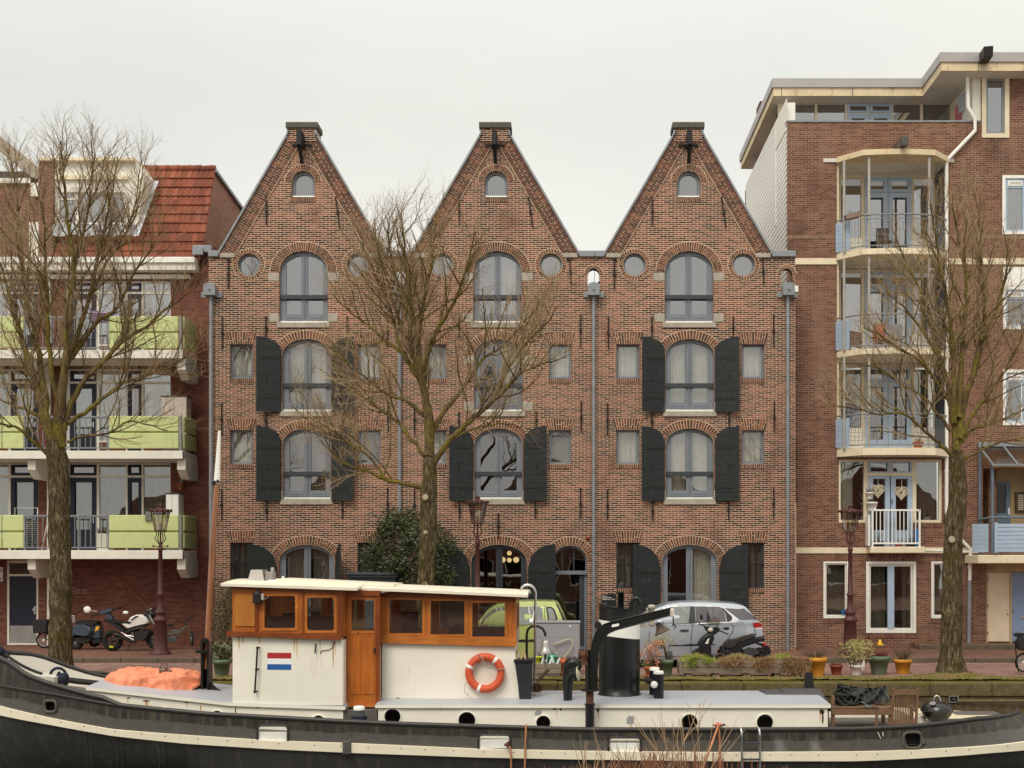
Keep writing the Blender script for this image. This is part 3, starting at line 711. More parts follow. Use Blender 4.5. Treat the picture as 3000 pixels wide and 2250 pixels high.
# tiled mansard: waves of pantiles laid in courses
TILE = brick_mat('red_pantile',srgb(114,66,50),srgb(142,80,60),srgb(168,104,80),srgb(104,60,46),.17,.4,.004,patch=srgb(112,78,60),sweep=.7)
e0,e1 = Vector((0,YL - .12,lz(768))),Vector((0,39.2,PZ(500,39.2)))
mb = MB(); nc = 10; x0,x1 = lx(150),xe + .06
for c in range(nc):
 lo,hi = e0.lerp(e1,c / nc),e0.lerp(e1,(c + 1.12) / nc); nrm = Vector((0,-(e1 - e0).z,(e1 - e0).y)).normalized()
 def fn(u,v,lo=lo,hi=hi):
  x = lerp(x0,x1,u); p = lo.lerp(hi,v); lift = .05 * (1 - v) + .035 * abs(sin((x - x1) * pi / .17)) ** .7
  p = p + nrm * lift; return (x,p.y,p.z)
 mb.sheet(fn,200,2)
 mb.add([fn(u / 200,0) for u in range(201)] + [tuple(Vector(fn(u / 200,0)) - nrm * .05) for u in range(201)],[(i,i + 1,i + 202,i + 201) for i in range(200)])
rf = obj('roof',mb,TILE,left)
mb = MB(); q = x0
while q < x1 - .1:
 mb.tube([(q,39.22,e1.z + .05 + R.uniform(0,.02)),(min(x1,q + .36),39.22,e1.z + .07)],[.11,.125],8); q += .35
obj('ridge_tile',mb,TILE,rf)
mb = MB(); mb.box(XL_,xe - .2,39.2,46,e1.z - .3,e1.z - .02); mb.box(XL_,xe - .2,YL + .25,46,lz(790),lz(790) + .2); obj('flat_roof',mb,M('roof_felt',srgb(80,78,74),.9),left)
mb = MB(); mb.box(XL_,lx(584),YL - .5,YL - .1,lz(781),lz(764),0,.02); obj('gutter',mb,WHITE,left)
mb = MB(); mb.box(XL_,lx(584),YL - .42,YL + .0,lz(800),lz(781)); mb.box(XL_,lx(560),YL - .1,YL - .002,lz(818),lz(806)); obj('eaves_board',mb,CREAMW,left)
# dormer
yd = YL + .02
dm = MB(); zt_,zb_ = lz(465),lz(668)
fr = [(lx(160),zb_),(lx(392),zb_),(lx(392),lz(648)),(lx(400),zt_),(lx(160),zt_)]
dm.prism([(lx(160),lz(660)),(lx(404),lz(660)),(lx(422),lz(508)),(lx(392),zt_),(lx(160),zt_)],yd,yd + 2.2,holes=[rect(lx(166),lx(365),lz(653),lz(562))])
dorm = obj('dormer',dm,CREAMW,left)
dm = MB(); dm.box(lx(118),lx(398),yd - .18,yd + 2.2,lz(476),lz(464),0,.02); dm.box(lx(163),lx(376),yd - .1,yd,lz(527),lz(516)); obj('fascia',dm,CREAM,dorm)
dm = MB(); dm.prism(rect(lx(166),lx(365),lz(653),lz(562)),yd + .06,yd + .12,holes=[rect(lx(170),lx(218),lz(650),lz(584)),rect(lx(170),lx(218),lz(578),lz(565)),rect(lx(229),lx(308),lz(650),lz(565)),rect(lx(312),lx(362),lz(650),lz(565))]); obj('window',dm,WHITE,dorm)
dm = MB(); dm.box(lx(166),lx(365),yd + .1,yd + .102,lz(653),lz(562)); obj('pane',dm,GL_UP,dorm)
dm = MB(); dm.box(lx(150),lx(385),yd + .7,yd + .72,lz(660),lz(480)); obj('interior',dm,ROOM,dorm)
LEAD = M('lead_flashing',srgb(176,180,184),.5,.2,var=.16,scale=6)
dm = MB(); dm.sheet(lambda u,v: (lerp(lx(160),lx(404),u),yd - .16 + .05 * sin(u * 60) * v + .04 * R.random() - .04 * (1 - v),lerp(lz(694 + 3 * sin(u * 20)),lz(660),v)),60,3)
dm.sheet(lambda u,v: (lerp(lx(398),lx(411),v) + lerp(0,lx(430) - lx(402),u),yd + lerp(-.12,.85,u) - .06 + .02 * R.random(),lerp(lz(694),lz(506),u)),30,3)
obj('lead_flashing',dm,LEAD,dorm)
dm = MB(); dm.box(lx(116),lx(159),yd - .1,yd + 2,lz(790),lz(466)); obj('brick_pier',dm,BR_BROWN,left)
dm = MB(); dm.box(XL_,lx(115),YL + .1,YL + .4,lz(750),lz(536)); obj('attic_wall',dm,BR_BROWN,left)
dm = MB(); dm.box(XL_,lx(112),YL - .02,YL + .1,lz(536),lz(522)); dm.box(lx(90),lx(114),YL - .02,YL + .1,lz(575),lz(522)); dm.box(lx(88),lx(150),YL - .06,YL + .1,lz(764),lz(652)); obj('attic_fascia',dm,CREAMW,left)
dm = MB(); dm.beam((lx(-60),YL - .2,lz(372)),(lx(115),YL + .1,lz(516)),.3,.36); obj('sloping_eaves_beam',dm,M('weathered_board',srgb(170,158,142),.8,var=.12,dirt=srgb(128,116,104)),left)
dm = MB(); dm.box(XL_,lx(112),YL + 2,YL + 6,lz(536),lz(500)); obj('rear_roof',dm,MATS['roof_felt'],left)
# window bands
for k,a_,c_,zb,zt_ in openings:
 x0,x1 = lx(a_),lx(c_); ya = YL + .1
 trans = zt_ - .42 if k < 2 else zt_ - .36
 cuts = {-260: [('pane',-258,-152)],-60: [('pane',-58,22),('door',26,110)],190: [('door',200,281),('pane',285,367),('slim',369,413),('pane',415,497)]}[a_]
 hs = []
 for kd,p0,p1 in cuts:
  hs.append(rect(lx(p0) + .02,lx(p1) - .02,trans + .04,zt_ - .05))
  hs.append(rect(lx(p0) + .02,lx(p1) - .02,zb + (.03 if kd == 'door' else .55),trans - .03))
 mb = MB(); mb.prism(rect(x0,x1,zb,zt_),ya,ya + .08,holes=hs); win = obj('window',mb,CREAMW if k else CREAMW,left)
 mb = MB(); mb.box(x0,x1,ya + .05,ya + .052,zb,zt_); obj('pane',mb,GL_LOW if k == 0 else GL_MID if k == 1 else GL_UP,win)
 for kd,p0,p1 in cuts:
  if kd == 'pane':
   obj('curtain',curtain(lx(p0),lx(p1),zb + .5,zt_,ya + .2,waves=6),CURT_D if (k + p0) % 2 else CURT,win)
   mb = MB(); mb.box(lx(p0) + .02,lx(p1) - .02,ya - .004,ya + .06,zb,zb + .5); obj('parapet_panel',mb,BR_RED,win)
  else:
   mb = MB(); h = .13 if kd == 'door' else .08; q0,q1 = lx(p0) + .025,lx(p1) - .025
   mb.prism(rect(q0,q1,zb + .04,trans - .035),ya - .03,ya + .045,holes=[rect(q0 + h,q1 - h,zb + (.75 if kd == 'door' else .6),trans - .17)])
   mb.prism(rect(q0,q1,trans + .045,zt_ - .055),ya - .02,ya + .045,holes=[rect(q0 + .07,q1 - .07,trans + .12,zt_ - .12)])
   dr = obj('balcony_door',mb,NAVY,left)
   mb = MB(); mb.beam((q1 - .08,ya - .07,zb + 1.05),(q1 - .2,ya - .07,zb + 1.03),.025,.025); mb.box(q1 - .09,q1 - .06,ya - .05,ya - .03,zb + .95,zb + 1.12); obj('door_handle',mb,CHROME,dr)
   if kd == 'door': obj('curtain',curtain(q0 + .1,q1 - .1,zb + .7,trans,ya + .15,waves=3),CURT_D,dr)
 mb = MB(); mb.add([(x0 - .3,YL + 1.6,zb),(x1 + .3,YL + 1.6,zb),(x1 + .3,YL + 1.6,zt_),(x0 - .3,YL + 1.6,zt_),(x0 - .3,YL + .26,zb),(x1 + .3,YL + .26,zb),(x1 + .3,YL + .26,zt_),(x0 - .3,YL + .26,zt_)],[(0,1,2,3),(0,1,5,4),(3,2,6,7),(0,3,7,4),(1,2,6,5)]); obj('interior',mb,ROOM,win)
for px0,px1 in ((141,150),):
 mb = MB(); mb.box(lx(px0),lx(px1),YL - .09,YL - .002,.0,lz(800)); obj('white_post',mb,CREAMW,left)
# balconies
bx = lambda px: PX(px,YB)
bz = lambda py: PZ(py,YB)
RAIL = GALV
for k,(s0,s1,p0,p1) in enumerate(((1614,1638,1509,1606),(1323,1345,1219,1314),(1028,1051,927,1021))):
 xr_ = bx(537)
 mb = MB(); mb.box(XL_,xr_,YB - .02,YL - .003,bz(s1),bz(s0),0,.015); mb.box(XL_,xr_ + .0,YB - .07,YB + .1,bz(s1) + .0,bz(s0) + .02,0,.01)
 bal = obj('balcony',mb,CREAMW,left)
 zm = (bz(p0) + bz(p1)) / 2; zt_,zb_ = bz(p0),bz(p1)
 for x0,x1 in ((bx(-130),bx(-2)),(bx(0),bx(6)),(bx(8),bx(70)),(bx(320),bx(524))):
  for za,zb2 in ((zb_,zm - .03),(zm + .02,zt_)):
   mb = MB(); mb.box(x0,x1,YB - .03,YB + .03,za,zb2,0,.02); obj('lime_panel',mb,LIME,bal)
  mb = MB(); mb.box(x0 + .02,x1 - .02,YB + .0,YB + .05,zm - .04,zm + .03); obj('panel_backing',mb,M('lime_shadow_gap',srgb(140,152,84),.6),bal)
 for za,zb2 in ((zb_ - .0,zm - .03),(zm + .02,zt_)):                    # end panel
  mb = MB(); mb.box(bx(533),bx(533) + .05,YB + .08,YL - .08,za,zb2,0,.015); obj('lime_panel',mb,LIME,bal)
 mb = MB(); mb.box(bx(526),bx(532),YB - .02,YB + .05,bz(s0) - .02,zt_ + .01); mb.box(bx(-130),bx(526),YB + .06,YB + .1,zt_ - .06,zt_ - .01); mb.box(bx(72),bx(320),YB - .02,YB + .02,zt_ - .04,zt_); mb.box(bx(72),bx(320),YB - .02,YB + .02,zb_ - .0,zb_ + .035)
 for q in range(16):
  x = lerp(bx(79),bx(313),q / 15); mb.box(x - .009,x + .009,YB - .01,YB + .01,zb_,zt_)
 for q in (72,150,230,318): mb.box(bx(q) - .02,bx(q) + .02,YB - .015,YB + .03,bz(s0),zt_)
 obj('railing',mb,RAIL,bal)
 if k < 3:
  for q0,q1 in ((76,99),(515,540),(-160,-135)):
   zt2 = bz(s1) - .004; mb = MB(); prof = [(YB + .12,zt2),(YB + .12,zt2 - .3),(YB + .5,zt2 - .56),(YL - .004,zt2 - .56),(YL - .004,zt2)]
   xa,xb = bx(q0),bx(q1); mb.add([(xa,a,b) for a,b in prof] + [(xb,a,b) for a,b in prof],[(0,1,2,3,4),(9,8,7,6,5)] + [(i,(i + 1) % 5,5 + (i + 1) % 5,5 + i) for i in range(5)])
   obj('bracket',mb,CREAMW,bal)
# street door, louvre
mb = MB(); x0,x1 = lx(18),lx(112); mb.prism(rect(x0,x1,.03,lz(1642)),YL + .04,YL + .13,holes=[rect(lx(25),lx(105),.08,lz(1688)),rect(lx(25),lx(105),lz(1682),lz(1650))]); fr = obj('street_door_frame',mb,CREAMW,left)
mb = MB(); mb.box(lx(26),lx(104),YL + .07,YL + .11,.62,lz(1690)); obj('door_leaf',mb,NAVY,fr)
mb = MB(); mb.box(lx(26),lx(104),YL + .06,YL + .11,.08,.62); obj('kick_plate',mb,M('worn_steel',srgb(148,146,142),.45,.4,var=.2,dirt=srgb(112,106,100),scale=4),fr)
mb = MB(); mb.box(lx(95),lx(104),YL + .0,YL + .06,lz(1789),lz(1783)); mb.box(lx(98),lx(103),YL + .03,YL + .06,lz(1800),lz(1776)); obj('door_handle',mb,CHROME,fr)
mb = MB()
for i in range(8): mb.box(lx(25),lx(105),YL + .06,YL + .1,lerp(lz(1682),lz(1650),i / 8),lerp(lz(1682),lz(1650),(i + .6) / 8))
obj('louvre',mb,M('louvre_metal',srgb(96,86,74),.6,var=.1),fr)
mb = MB(); mb.box(lx(10),lx(120),YL + .12,YL + .2,0,lz(1640)); obj('interior',mb,ROOM,fr)
for q in (1512,1524): pass
mb = MB()
for q in (594,601): mb.box(lx(q) - .015,lx(q) + .015,YL - .004,YL + .05,lz(1788),lz(1769))
obj('wall_slot',mb,BLACKM,left)
# graffiti strokes on the wall
def stroke(mb,pts,y,r=.012):
 mb.tube([(lx(a),y,lz(b)) for a,b in pts],r,4)
GRAF = M('chalky_graffiti',srgb(176,152,138),.8,var=.12)
mb = MB(); stroke(mb,[(204,1726),(216,1722),(220,1730),(206,1736),(222,1740)],YL - .002); stroke(mb,[(222,1738),(222,1727),(233,1726),(234,1732),(222,1734),(236,1740)],YL - .002); stroke(mb,[(240,1734),(246,1727),(254,1729),(255,1736),(248,1739),(240,1736)],YL - .002)
obj('graffiti_tag',mb,GRAF,left)
mb = MB()
for i in range(3):
 yy = 1748 + i * 16; stroke(mb,[(114 + R.uniform(0,4),yy),(120,yy + 9),(126,yy - 2),(131,yy + 8)],YL - .002,.006); stroke(mb,[(115,yy + 5),(132,yy + 4)],YL - .002,.006)
obj('graffiti_tag',mb,GRAF,left)
mb = MB(); stroke(mb,[(337,1776),(342,1756),(352,1741),(373,1726)],YL - .002,.008); stroke(mb,[(377,1726),(392,1740),(410,1755),(436,1784)],YL - .002,.008); obj('wall_scratch',mb,M('pale_scratch',srgb(166,120,98),.8),left)
ns = thing('number_sign','small white house number sign on the brick wall by the navy street door','sign',(lx(2),YL - .02,lz(1682)))
mb = MB(); mb.box(lx(-14),lx(9.5),YL - .03,YL - .003,lz(1703),lz(1662),0,.004); obj('sign_plate',mb,WHITE,ns)
dk = M('sign_grey',srgb(70,72,76),.6); text('lettering','0',.15,(lx(4),YL - .032,lz(1676.5)),dk,ns); text('lettering','-',.1,(lx(4),YL - .032,lz(1685.5)),dk,ns); text('lettering','6',.15,(lx(4),YL - .032,lz(1700)),dk,ns)
# things standing on the balconies
yb2 = YB + .6; qx = lambda px: PX(px,yb2); qz = lambda py: PZ(py,yb2)
def cabinet(name,px0,px1,zt_,z0,lab,mt,grp=None):
 t = thing(name,lab,'cabinet',(qx((px0 + px1) / 2),yb2,z0))
 mb = MB(); mb.box(qx(px0),qx(px1),yb2,yb2 + .45,z0,zt_,0,.01); obj('body',mb,mt,t)
 mb = MB(); xm = (qx(px0) + qx(px1)) / 2
 for a_,b_ in ((qx(px0) + .01,xm - .006),(xm + .006,qx(px1) - .01)): mb.box(a_,b_,yb2 - .02,yb2,z0 + .05,zt_ - .03,0,.006)
 obj('door',mb,mt,t)
 mb = MB(); mb.box(qx(px0) - .01,qx(px1) + .01,yb2 - .03,yb2 + .47,zt_,zt_ + .03); obj('lid',mb,DARKFR,t)
zs1,zs2,zs3 = bz(1614),bz(1323),bz(1028)
cabinet('storage_cabinet',473,547,qz(1162),zs2 + .02,'pale wood grain storage cabinet on the middle green balcony',M('pale_laminate',srgb(196,182,172),.6,var=.1))
cabinet('storage_cabinet',486,524,qz(1447),zs1 + .02,'white storage cabinet on the lowest green balcony',WHITE)
t = thing('drying_rack','white folding clothes drying rack on the lowest balcony','drying rack',(qx(78),yb2,zs1))
mb = MB(); z0 = zs1 + .02; fr_ = [(qx(44),z0),(qx(44),qz(1488)),(qx(110),qz(1488)),(qx(110),z0 + .05)]
mb.tube([(a,yb2,b) for a,b in fr_],.013,6); obj('frame',mb,WHITE,t)
mb = MB()
for i in range(12): mb.tube([(qx(46),yb2,lerp(z0 + .15,qz(1530),i / 11)),(qx(108),yb2,lerp(z0 + .15,qz(1530),i / 11))],.005,4)
obj('rods',mb,WHITE,t)
mb = MB(); mb.tube([(qx(142),yb2,qz(1515)),(qx(118),yb2 + .1,z0)],.014,6); obj('leg',mb,WHITE,t)
t = thing('balcony_planter','tall white square planter with a dry plant behind the lowest balcony railing','planter',(qx(301),yb2,zs1))
mb = MB(); mb.prism([(qx(284),zs1),(qx(318),zs1),(qx(322),qz(1563)),(qx(280),qz(1563))],yb2,yb2 + .4); obj('pot',mb,CREAMW,t)
mb = MB()
for i in range(60):
 a = Vector((qx(R.uniform(283,319)),yb2 + R.uniform(.05,.35),qz(1562))); b = a + Vector((R.uniform(-.12,.12),R.uniform(-.1,.1),R.uniform(.05,.2))); mb.tube([a,(a + b) / 2 + Vector((.01,0,.01)),b],.008,3)
obj('dry_plant',mb,M('dry_twig',srgb(90,76,56),.9),t)
t = thing('plastic_tub','lilac plastic washing tub standing high on the top balcony rail','tub',(bx(292),YB,bz(940)))
mb = MB(); mb.lathe([(.2,0),(.24,.02),(.3,.24),(.33,.25),(.33,.27)],(bx(292),YB + .1,bz(941)),n=18); mb.box(bx(262),bx(322),YB - .2,YB + .35,bz(921),bz(917),0,.02); obj('tub',mb,M('lilac_plastic',srgb(178,152,184),.5,var=.1),t)
mb = MB(); mb.tube([(bx(281),YB + .1,bz(942)),(bx(281),YB + .1,zs3)],.02,6); obj('stand',mb,WHITE,t)
t = thing('wall_pot','terracotta pot hanging on the brick wall by the white balcony cabinet','plant pot',(lx(533),YL,lz(1430)))
mb = MB(); mb.lathe([(.06,0),(.085,.16),(.1,.16),(.1,.2)],(lx(533),YL - .12,lz(1436)),n=12); obj('pot',mb,M('terracotta',srgb(178,98,66),.8,var=.15),t)
mb = MB(); mb.ball((lx(536),YL - .12,lz(1412)),.07,6,sc=(1,1,1.3)); obj('plant',mb,M('grey_leaf',srgb(124,120,104),.9,var=.3,scale=20),t)
t = thing('rail_planter','small grey box planter hooked behind the lowest lime panel','planter',(bx(436),YB,bz(1509)))
mb = MB(); mb.box(bx(428),bx(446),YB - .1,YB - .035,bz(1526),bz(1499),0,.01); obj('box',mb,M('grey_plastic',srgb(112,116,106),.6),t)
mb = MB()
for i in range(30):
 a = Vector((bx(R.uniform(430,444)),YB - .07,bz(1500))); mb.tube([a,a + Vector((R.uniform(-.06,.06),R.uniform(-.03,.03),R.uniform(.04,.14)))],.006,3)
obj('plant',mb,M('herb_green',srgb(86,104,58),.9),t)
# ================= brown brick apartment block (wall y = 37.2)
YR = 37.2
rx = lambda px,d=YR: PX(px,d)
rz = lambda py,d=YR: PZ(py,d)
right = thing('apartment_building','brown brick apartment building with rounded balconies, pale blue doors and white boarded side','building',(rx(2650),YR,0))
XE = 26.
holes = []
PB0,PB1 = 2452,2772                                 # bay recess
top_main = rz(358)
bay = rect(rx(PB0),rx(PB1),rz(1342),rz(470)); holes.append(bay)
L2h = rect(rx(2457),rx(2759),rz(1531),rz(1346))
L2 = [(rx(2457),rz(1531)),(rx(2540),rz(1531)),(rx(2540),rz(1603)),(rx(2676),rz(1603)),(rx(2676),rz(1531)),(rx(2759),rz(1531)),(rx(2759),rz(1346)),(rx(2457),rz(1346))]
holes.append(L2)
g1,g2,g3 = rect(rx(2412),rx(2486),rz(1811),rz(1645)),rect(rx(2537),rx(2683),rz(1854),rz(1645)),rect(rx(2728),rx(2802),rz(1811),rz(1645))
holes += [g1,g2,g3]
sw = [rect(rx(2936),rx(3012),rz(687),rz(514)),rect(rx(2938),rx(3014),rz(965),rz(840)),rect(rx(2938),rx(3014),rz(1246),rz(1083))]
holes += sw
holes.append(rect(rx(2880),rx(3060),rz(1606),rz(1372)))      # loggia behind the blue balcony
holes.append(rect(rx(2890),rx(3030),.14,rz(1650)))           # doors
ht = rect(rx(2876),rx(2956),rz(404),rz(218)); holes.append(ht)
out = [(rx(2306),-.1),(XE,-.1),(XE,rz(208)),(rx(2874),rz(208)),(rx(2874),top_main),(rx(2306),top_main)]
mb = MB(); mb.prism(out,YR,YR + .28,holes=holes); obj('wall',mb,BR_BROWN,right)
mb = MB(); mb.box(rx(2304),rx(2872),YR - .03,YR + .3,top_main,top_main + .05); obj('coping',mb,GALV,right)
mb = MB(); mb.box(rx(2306),rx(2450),YR - .006,YR + .01,rz(699),rz(689)); mb.box(rx(2780),XE,YR - .006,YR + .01,rz(699),rz(689)); obj('faded_brick_band',mb,M('faded_band',srgb(134,110,88),.9,var=.2,scale=6),right)
mb = MB(); mb.box(rx(2316),rx(2452),YR - .03,YR + .02,rz(775),rz(757)); mb.box(rx(2776),XE,YR - .03,YR + .02,rz(775),rz(757)); obj('cream_band',mb,CREAM,right)
mb = MB(); mb.box(rx(2330),rx(2864),YR - .03,YR + .02,rz(1621),rz(1604)); obj('cream_band',mb,CREAM,right)
# white boarded side wall over the neighbour's roof
mb = MB(); xs = rx(2306); yb_ = 45.8
BOARD = M('white_boarding',srgb(232,230,222),.5,var=.04,dirt=srgb(206,202,190),dirt_at=.7)
zf = lambda y: lerp(rz(300),PZ(455,yb_),(y - YR) / (yb_ - YR))
z = 8.4
while z < 16.6:
 ztop_f,z2 = z,z + .165
 if True:
  mb.add([(xs - .007,YR + .003,z),(xs - .007,yb_,z),(xs + .002,yb_,z2),(xs + .002,YR + .003,z2),(xs - .007,YR + .003,z),(xs + .002,YR + .003,z),(xs + .002,yb_,z),(xs - .007,yb_,z)],[(0,1,2,3),(4,5,6,7)])
 z = z2
mb.box(xs + .02,xs + .3,YR + .29,yb_,0,16.6,0)
obj('boarded_side_wall',mb,BOARD,right)
mb = MB(); mb.box(xs - .035,xs + .06,YR + 1.9,YR + 2.02,rz(300) - 3.2,16.55); mb.box(xs - .02,xs - .0,YR + .2,YR + 1.9,top_main - .2,16.55); obj('corner_board',mb,CREAMW,right)
mb = MB(); mb.box(xs - .02,xs + .1,yb_ - .05,yb_ + .04,6,16.4); obj('rear_corner_post',mb,DARKFR,right)
# penthouse set back under the big roof
yp = 39.25; qx_ = lambda px: PX(px,yp); qz_ = lambda py: PZ(py,yp)
zt_,zb_ = qz_(300),top_main - .6
mb = MB(); cells = [(2307,2388),(2394,2476),(2482,2545),(2548,2612),(2617,2697),(2704,2784)]
hs = []
for i,(a,b) in enumerate(cells):
 if i in (2,3): hs += [rect(qx_(a) + .04,qx_(b) - .04,qz_(326),qz_(311)),rect(qx_(a) + .08,qx_(b) - .08,zb_ + .2,qz_(347))]
 else: hs.append(rect(qx_(a),qx_(b),zb_ + .1,qz_(305)))
mb.prism(rect(qx_(2280),qx_(2792),zb_,zt_),yp,yp + .1,holes=hs); ph = obj('penthouse_window',mb,CREAM,right)
mb = MB(); mb.box(qx_(2300),qx_(2786),yp + .06,yp + .062,zb_,qz_(303)); obj('pane',mb,GL_UP,ph)
mb = MB()
for a,b in cells[2:4]:
 mb.prism(rect(qx_(a),qx_(b),qz_(331),qz_(304)),yp - .03,yp - .002,holes=[rect(qx_(a) + .09,qx_(b) - .09,qz_(325),qz_(312))]); mb.prism(rect(qx_(a),qx_(b),zb_,qz_(334)),yp - .03,yp - .002,holes=[rect(qx_(a) + .14,qx_(b) - .14,zb_ + .2,qz_(347))])
obj('blue_casement',mb,SKYBLUE,ph)
obj('curtain',curtain(qx_(2305),qx_(2476),zb_,qz_(306),yp + .2,waves=14),CURT,ph); obj('curtain',curtain(qx_(2617),qx_(2784),zb_,qz_(306),yp + .22,waves=14),CURT_D,ph)
mb = MB(); mb.box(qx_(2290),qx_(2790),yp + .9,yp + 1,zb_,zt_); obj('interior',mb,ROOM,ph)
# the taller front part's side wall that closes the roof terrace
mb = MB(); xt = rx(2850); mb.box(xt,rx(2874),YR + .02,YR + .25,top_main - .1,rz(205)); mb.box(qx_(2786),qx_(2786) + .1,YR + 1.3,yp,top_main - .5,rz(205)); mb.add([(qx_(2786),yp - .3,top_main - .5),(rx(2850),YR + .1,top_main - .5),(rx(2850),YR + .1,rz(205)),(qx_(2786),yp - .3,rz(205))],[(0,1,2,3)])
obj('terrace_side_wall',mb,CREAMW,right)
for k,(px,py,c) in enumerate(((2797,332,srgb(196,180,160)),(2813,334,srgb(178,96,104)),(2828,300,srgb(160,168,176)))):
 u = (px - 2786) / 64; y = lerp(yp - .4,YR + .3,u); x = lerp(qx_(2786),rx(2850),u) - .03
 mb = MB(); mb.prism(rect(-.22,.22,-.28,.28),-.02,.0,f=lambda a,b,c2,x=x,y=y: (x + a * .42,y - a * .9 + b,PZ(py,y) + c2)); pc = obj('wall_picture',mb,M('picture_%d' % k,c,.7,var=.1),at=(x,y,PZ(py,y)),label=['beige picture with dark heart on the roof terrace wall','pink picture with pale motif on the roof terrace wall','small blue grey picture high on the roof terrace wall'][k],cat='picture')
# roof slab: stepping forward on one side; grey fascia over a cream band
ya_,ybf = 38.58,36.6
zt1,zm1,zb1 = PZ(231,ya_),PZ(257,ya_),PZ(281,ya_)
xa0,xa1,xb0 = PX(2266,ya_),PX(2704,ya_),PX(2758,ybf)
plan = [(xa0,ya_),(xa1,ya_),(xb0,ybf),(XE,ybf),(XE,yb_),(xa0,yb_)]
ROOFG = M('roof_edge_grey',srgb(168,164,162),.5,.1,var=.05); BAND = M('roof_edge_cream',srgb(214,196,160),.7,var=.12,dirt=srgb(168,140,96),dirt_at=.58)
def slab(mb,plan,z0,z1,m=0):
 n = len(plan); vs,fs = tri2d(plan)
 mb.add([(a,b,z0) for a,b in vs],[t[::-1] for t in fs],m); mb.add([(a,b,z1) for a,b in vs],fs,m)
 mb.add([(a,b,z0) for a,b in plan] + [(a,b,z1) for a,b in plan],[(i,(i + 1) % n,n + (i + 1) % n,n + i) for i in range(n)],m)
def grow(plan,k):
 c = Vector((sum(p[0] for p in plan) / len(plan),sum(p[1] for p in plan) / len(plan))); return [(a - k if a < c.x else a + k,b - k if b < c.y else b + k) for a,b in plan]
mb = MB(); slab(mb,grow(plan,.05),zm1,zt1); rf = obj('roof',mb,ROOFG,right)
mb = MB(); slab(mb,plan,zb1,zm1 - .002); obj('cream_edge',mb,BAND,rf)
mb = MB()
for px in (2290,2498,2866,):
 d = ya_ if px < 2700 else ybf; mb.box(PX(px,d) - .01,PX(px,d) + .01,d - .004,d + .1,zb1,zm1 - .004)
mb.box(XE - 1,XE,38,39,zt1,zt1 + .01); obj('edge_joint',mb,DARKFR,rf)
mb = MB(); mb.add([(xa0 + .1,ya_ + .05,zb1 - .004),(xa1,ya_ + .05,zb1 - .004),(xb0,ybf + .05,zb1 - .004),(XE,ybf + .05,zb1 - .004),(XE,yb_,zb1 - .004),(xa0 + .1,yb_,zb1 - .004)],[(0,1,2,3,4,5)]); obj('soffit',mb,CONC,rf)
mb = MB(); mb.beam((rx(2868),ybf + .35,PZ(166,ybf)),(PX(2896,35.6),35.6,PZ(150,35.6)),.26,.28); obj('hoist_beam',mb,IRON,right)
mb = MB(); mb.beam((rx(2628),YR + .1,rz(436)),(PX(2652,36.),36.,PZ(412,36.)),.2,.24); obj('hoist_beam',mb,M('weathered_steel',srgb(86,84,78),.6),right)
mb = MB(); mb.box(PX(2226,44),PX(2244,44),44,44.8,14,PZ(296,44)); obj('chimney',mb,MATS['dark_roof_tile'],right)
# tall window in the taller part and the column of side windows
def plain_window(outl,frame_m,inner_m,glass,y=YR,curt=None,fw=.1,cols=1,vent=0.,sf=.06):
 x0,x1 = outl[0][0],outl[1][0]; z0,z1 = outl[0][1],outl[2][1]
 mb = MB(); mb.prism(outl,y - .03,y + .1,holes=[rect(x0 + fw,x1 - fw,z0 + fw,z1 - fw)]); win = obj('window',mb,frame_m,right)
 a0,a1,c0,c1 = x0 + fw + .006,x1 - fw - .006,z0 + fw + .006,z1 - fw - .006
 mb = MB(); hs = []; wd = (a1 - a0) / cols
 for i in range(cols): hs.append(rect(a0 + i * wd + sf,a0 + (i + 1) * wd - sf,c0 + sf,c1 - sf - vent))
 mb.prism(rect(a0,a1,c0,c1),y + .02,y + .09,holes=hs); obj('sash',mb,inner_m,win)
 if vent:
  mb = MB(); mb.box(a0 + .08,a1 - .08,y - .0,y + .02,c1 - vent,c1 - .06); mb.tube([(a0 + .12,y - .04,c1 - vent + .02),(a0 + .12,y - .04,c1 - .1),(a1 - .12,y - .04,c1 - .1),(a1 - .12,y - .04,c1 - vent + .02)],.018,5); obj('vent_grille',mb,WHITE,win)
 mb = MB(); mb.box(a0,a1,y + .06,y + .062,c0,c1); obj('pane',mb,glass,win)
 if curt: obj('curtain',curtain(a0,a1,c0,c1,y + .2,waves=6),curt,win)
 mb = MB(); mb.box(x0 - .1,x1 + .1,y + .9,y + .92,z0 - .1,z1 + .1); obj('interior',mb,ROOM,win); return win
plain_window(ht,CREAM,GALV,GL_UP,fw=.13)
for i,o in enumerate(sw): plain_window(o,WHITE,SKYBLUE,GL_UP if i < 1 else GL_MID,fw=.09,vent=.22,curt=CURT_D if i < 2 else None)
mb = MB(); mb.box(rx(2938),rx(3014),YR - .02,YR + .1,rz(839),rz(782),0,.01); obj('white_spandrel',mb,WHITE,right)
plain_window(g1,WHITE,CREAMW,GL_LOW,fw=.055,curt=CURT_D,sf=.04); plain_window(g3,WHITE,CREAMW,GL_LOW,fw=.055,curt=CURT_D,sf=.04)
w_ = plain_window(g2,WHITE,CREAMW,GL_LOW,fw=.08,cols=2)
mb = MB(); xm = (g2[0][0] + g2[1][0]) / 2; mb.box(xm - .1,xm + .1,YR - .006,YR + .018,g2[0][1] + .13,g2[2][1] - .13); obj('blue_mullion',mb,SKYBLUE,w_)
obj('curtain',curtain(rx(2545),rx(2600),rz(1850),rz(1650),YR + .3,waves=3),CURT_D,w_); obj('curtain',curtain(rx(2650),rx(2680),rz(1850),rz(1650),YR + .3,waves=2),CURT_D,w_)
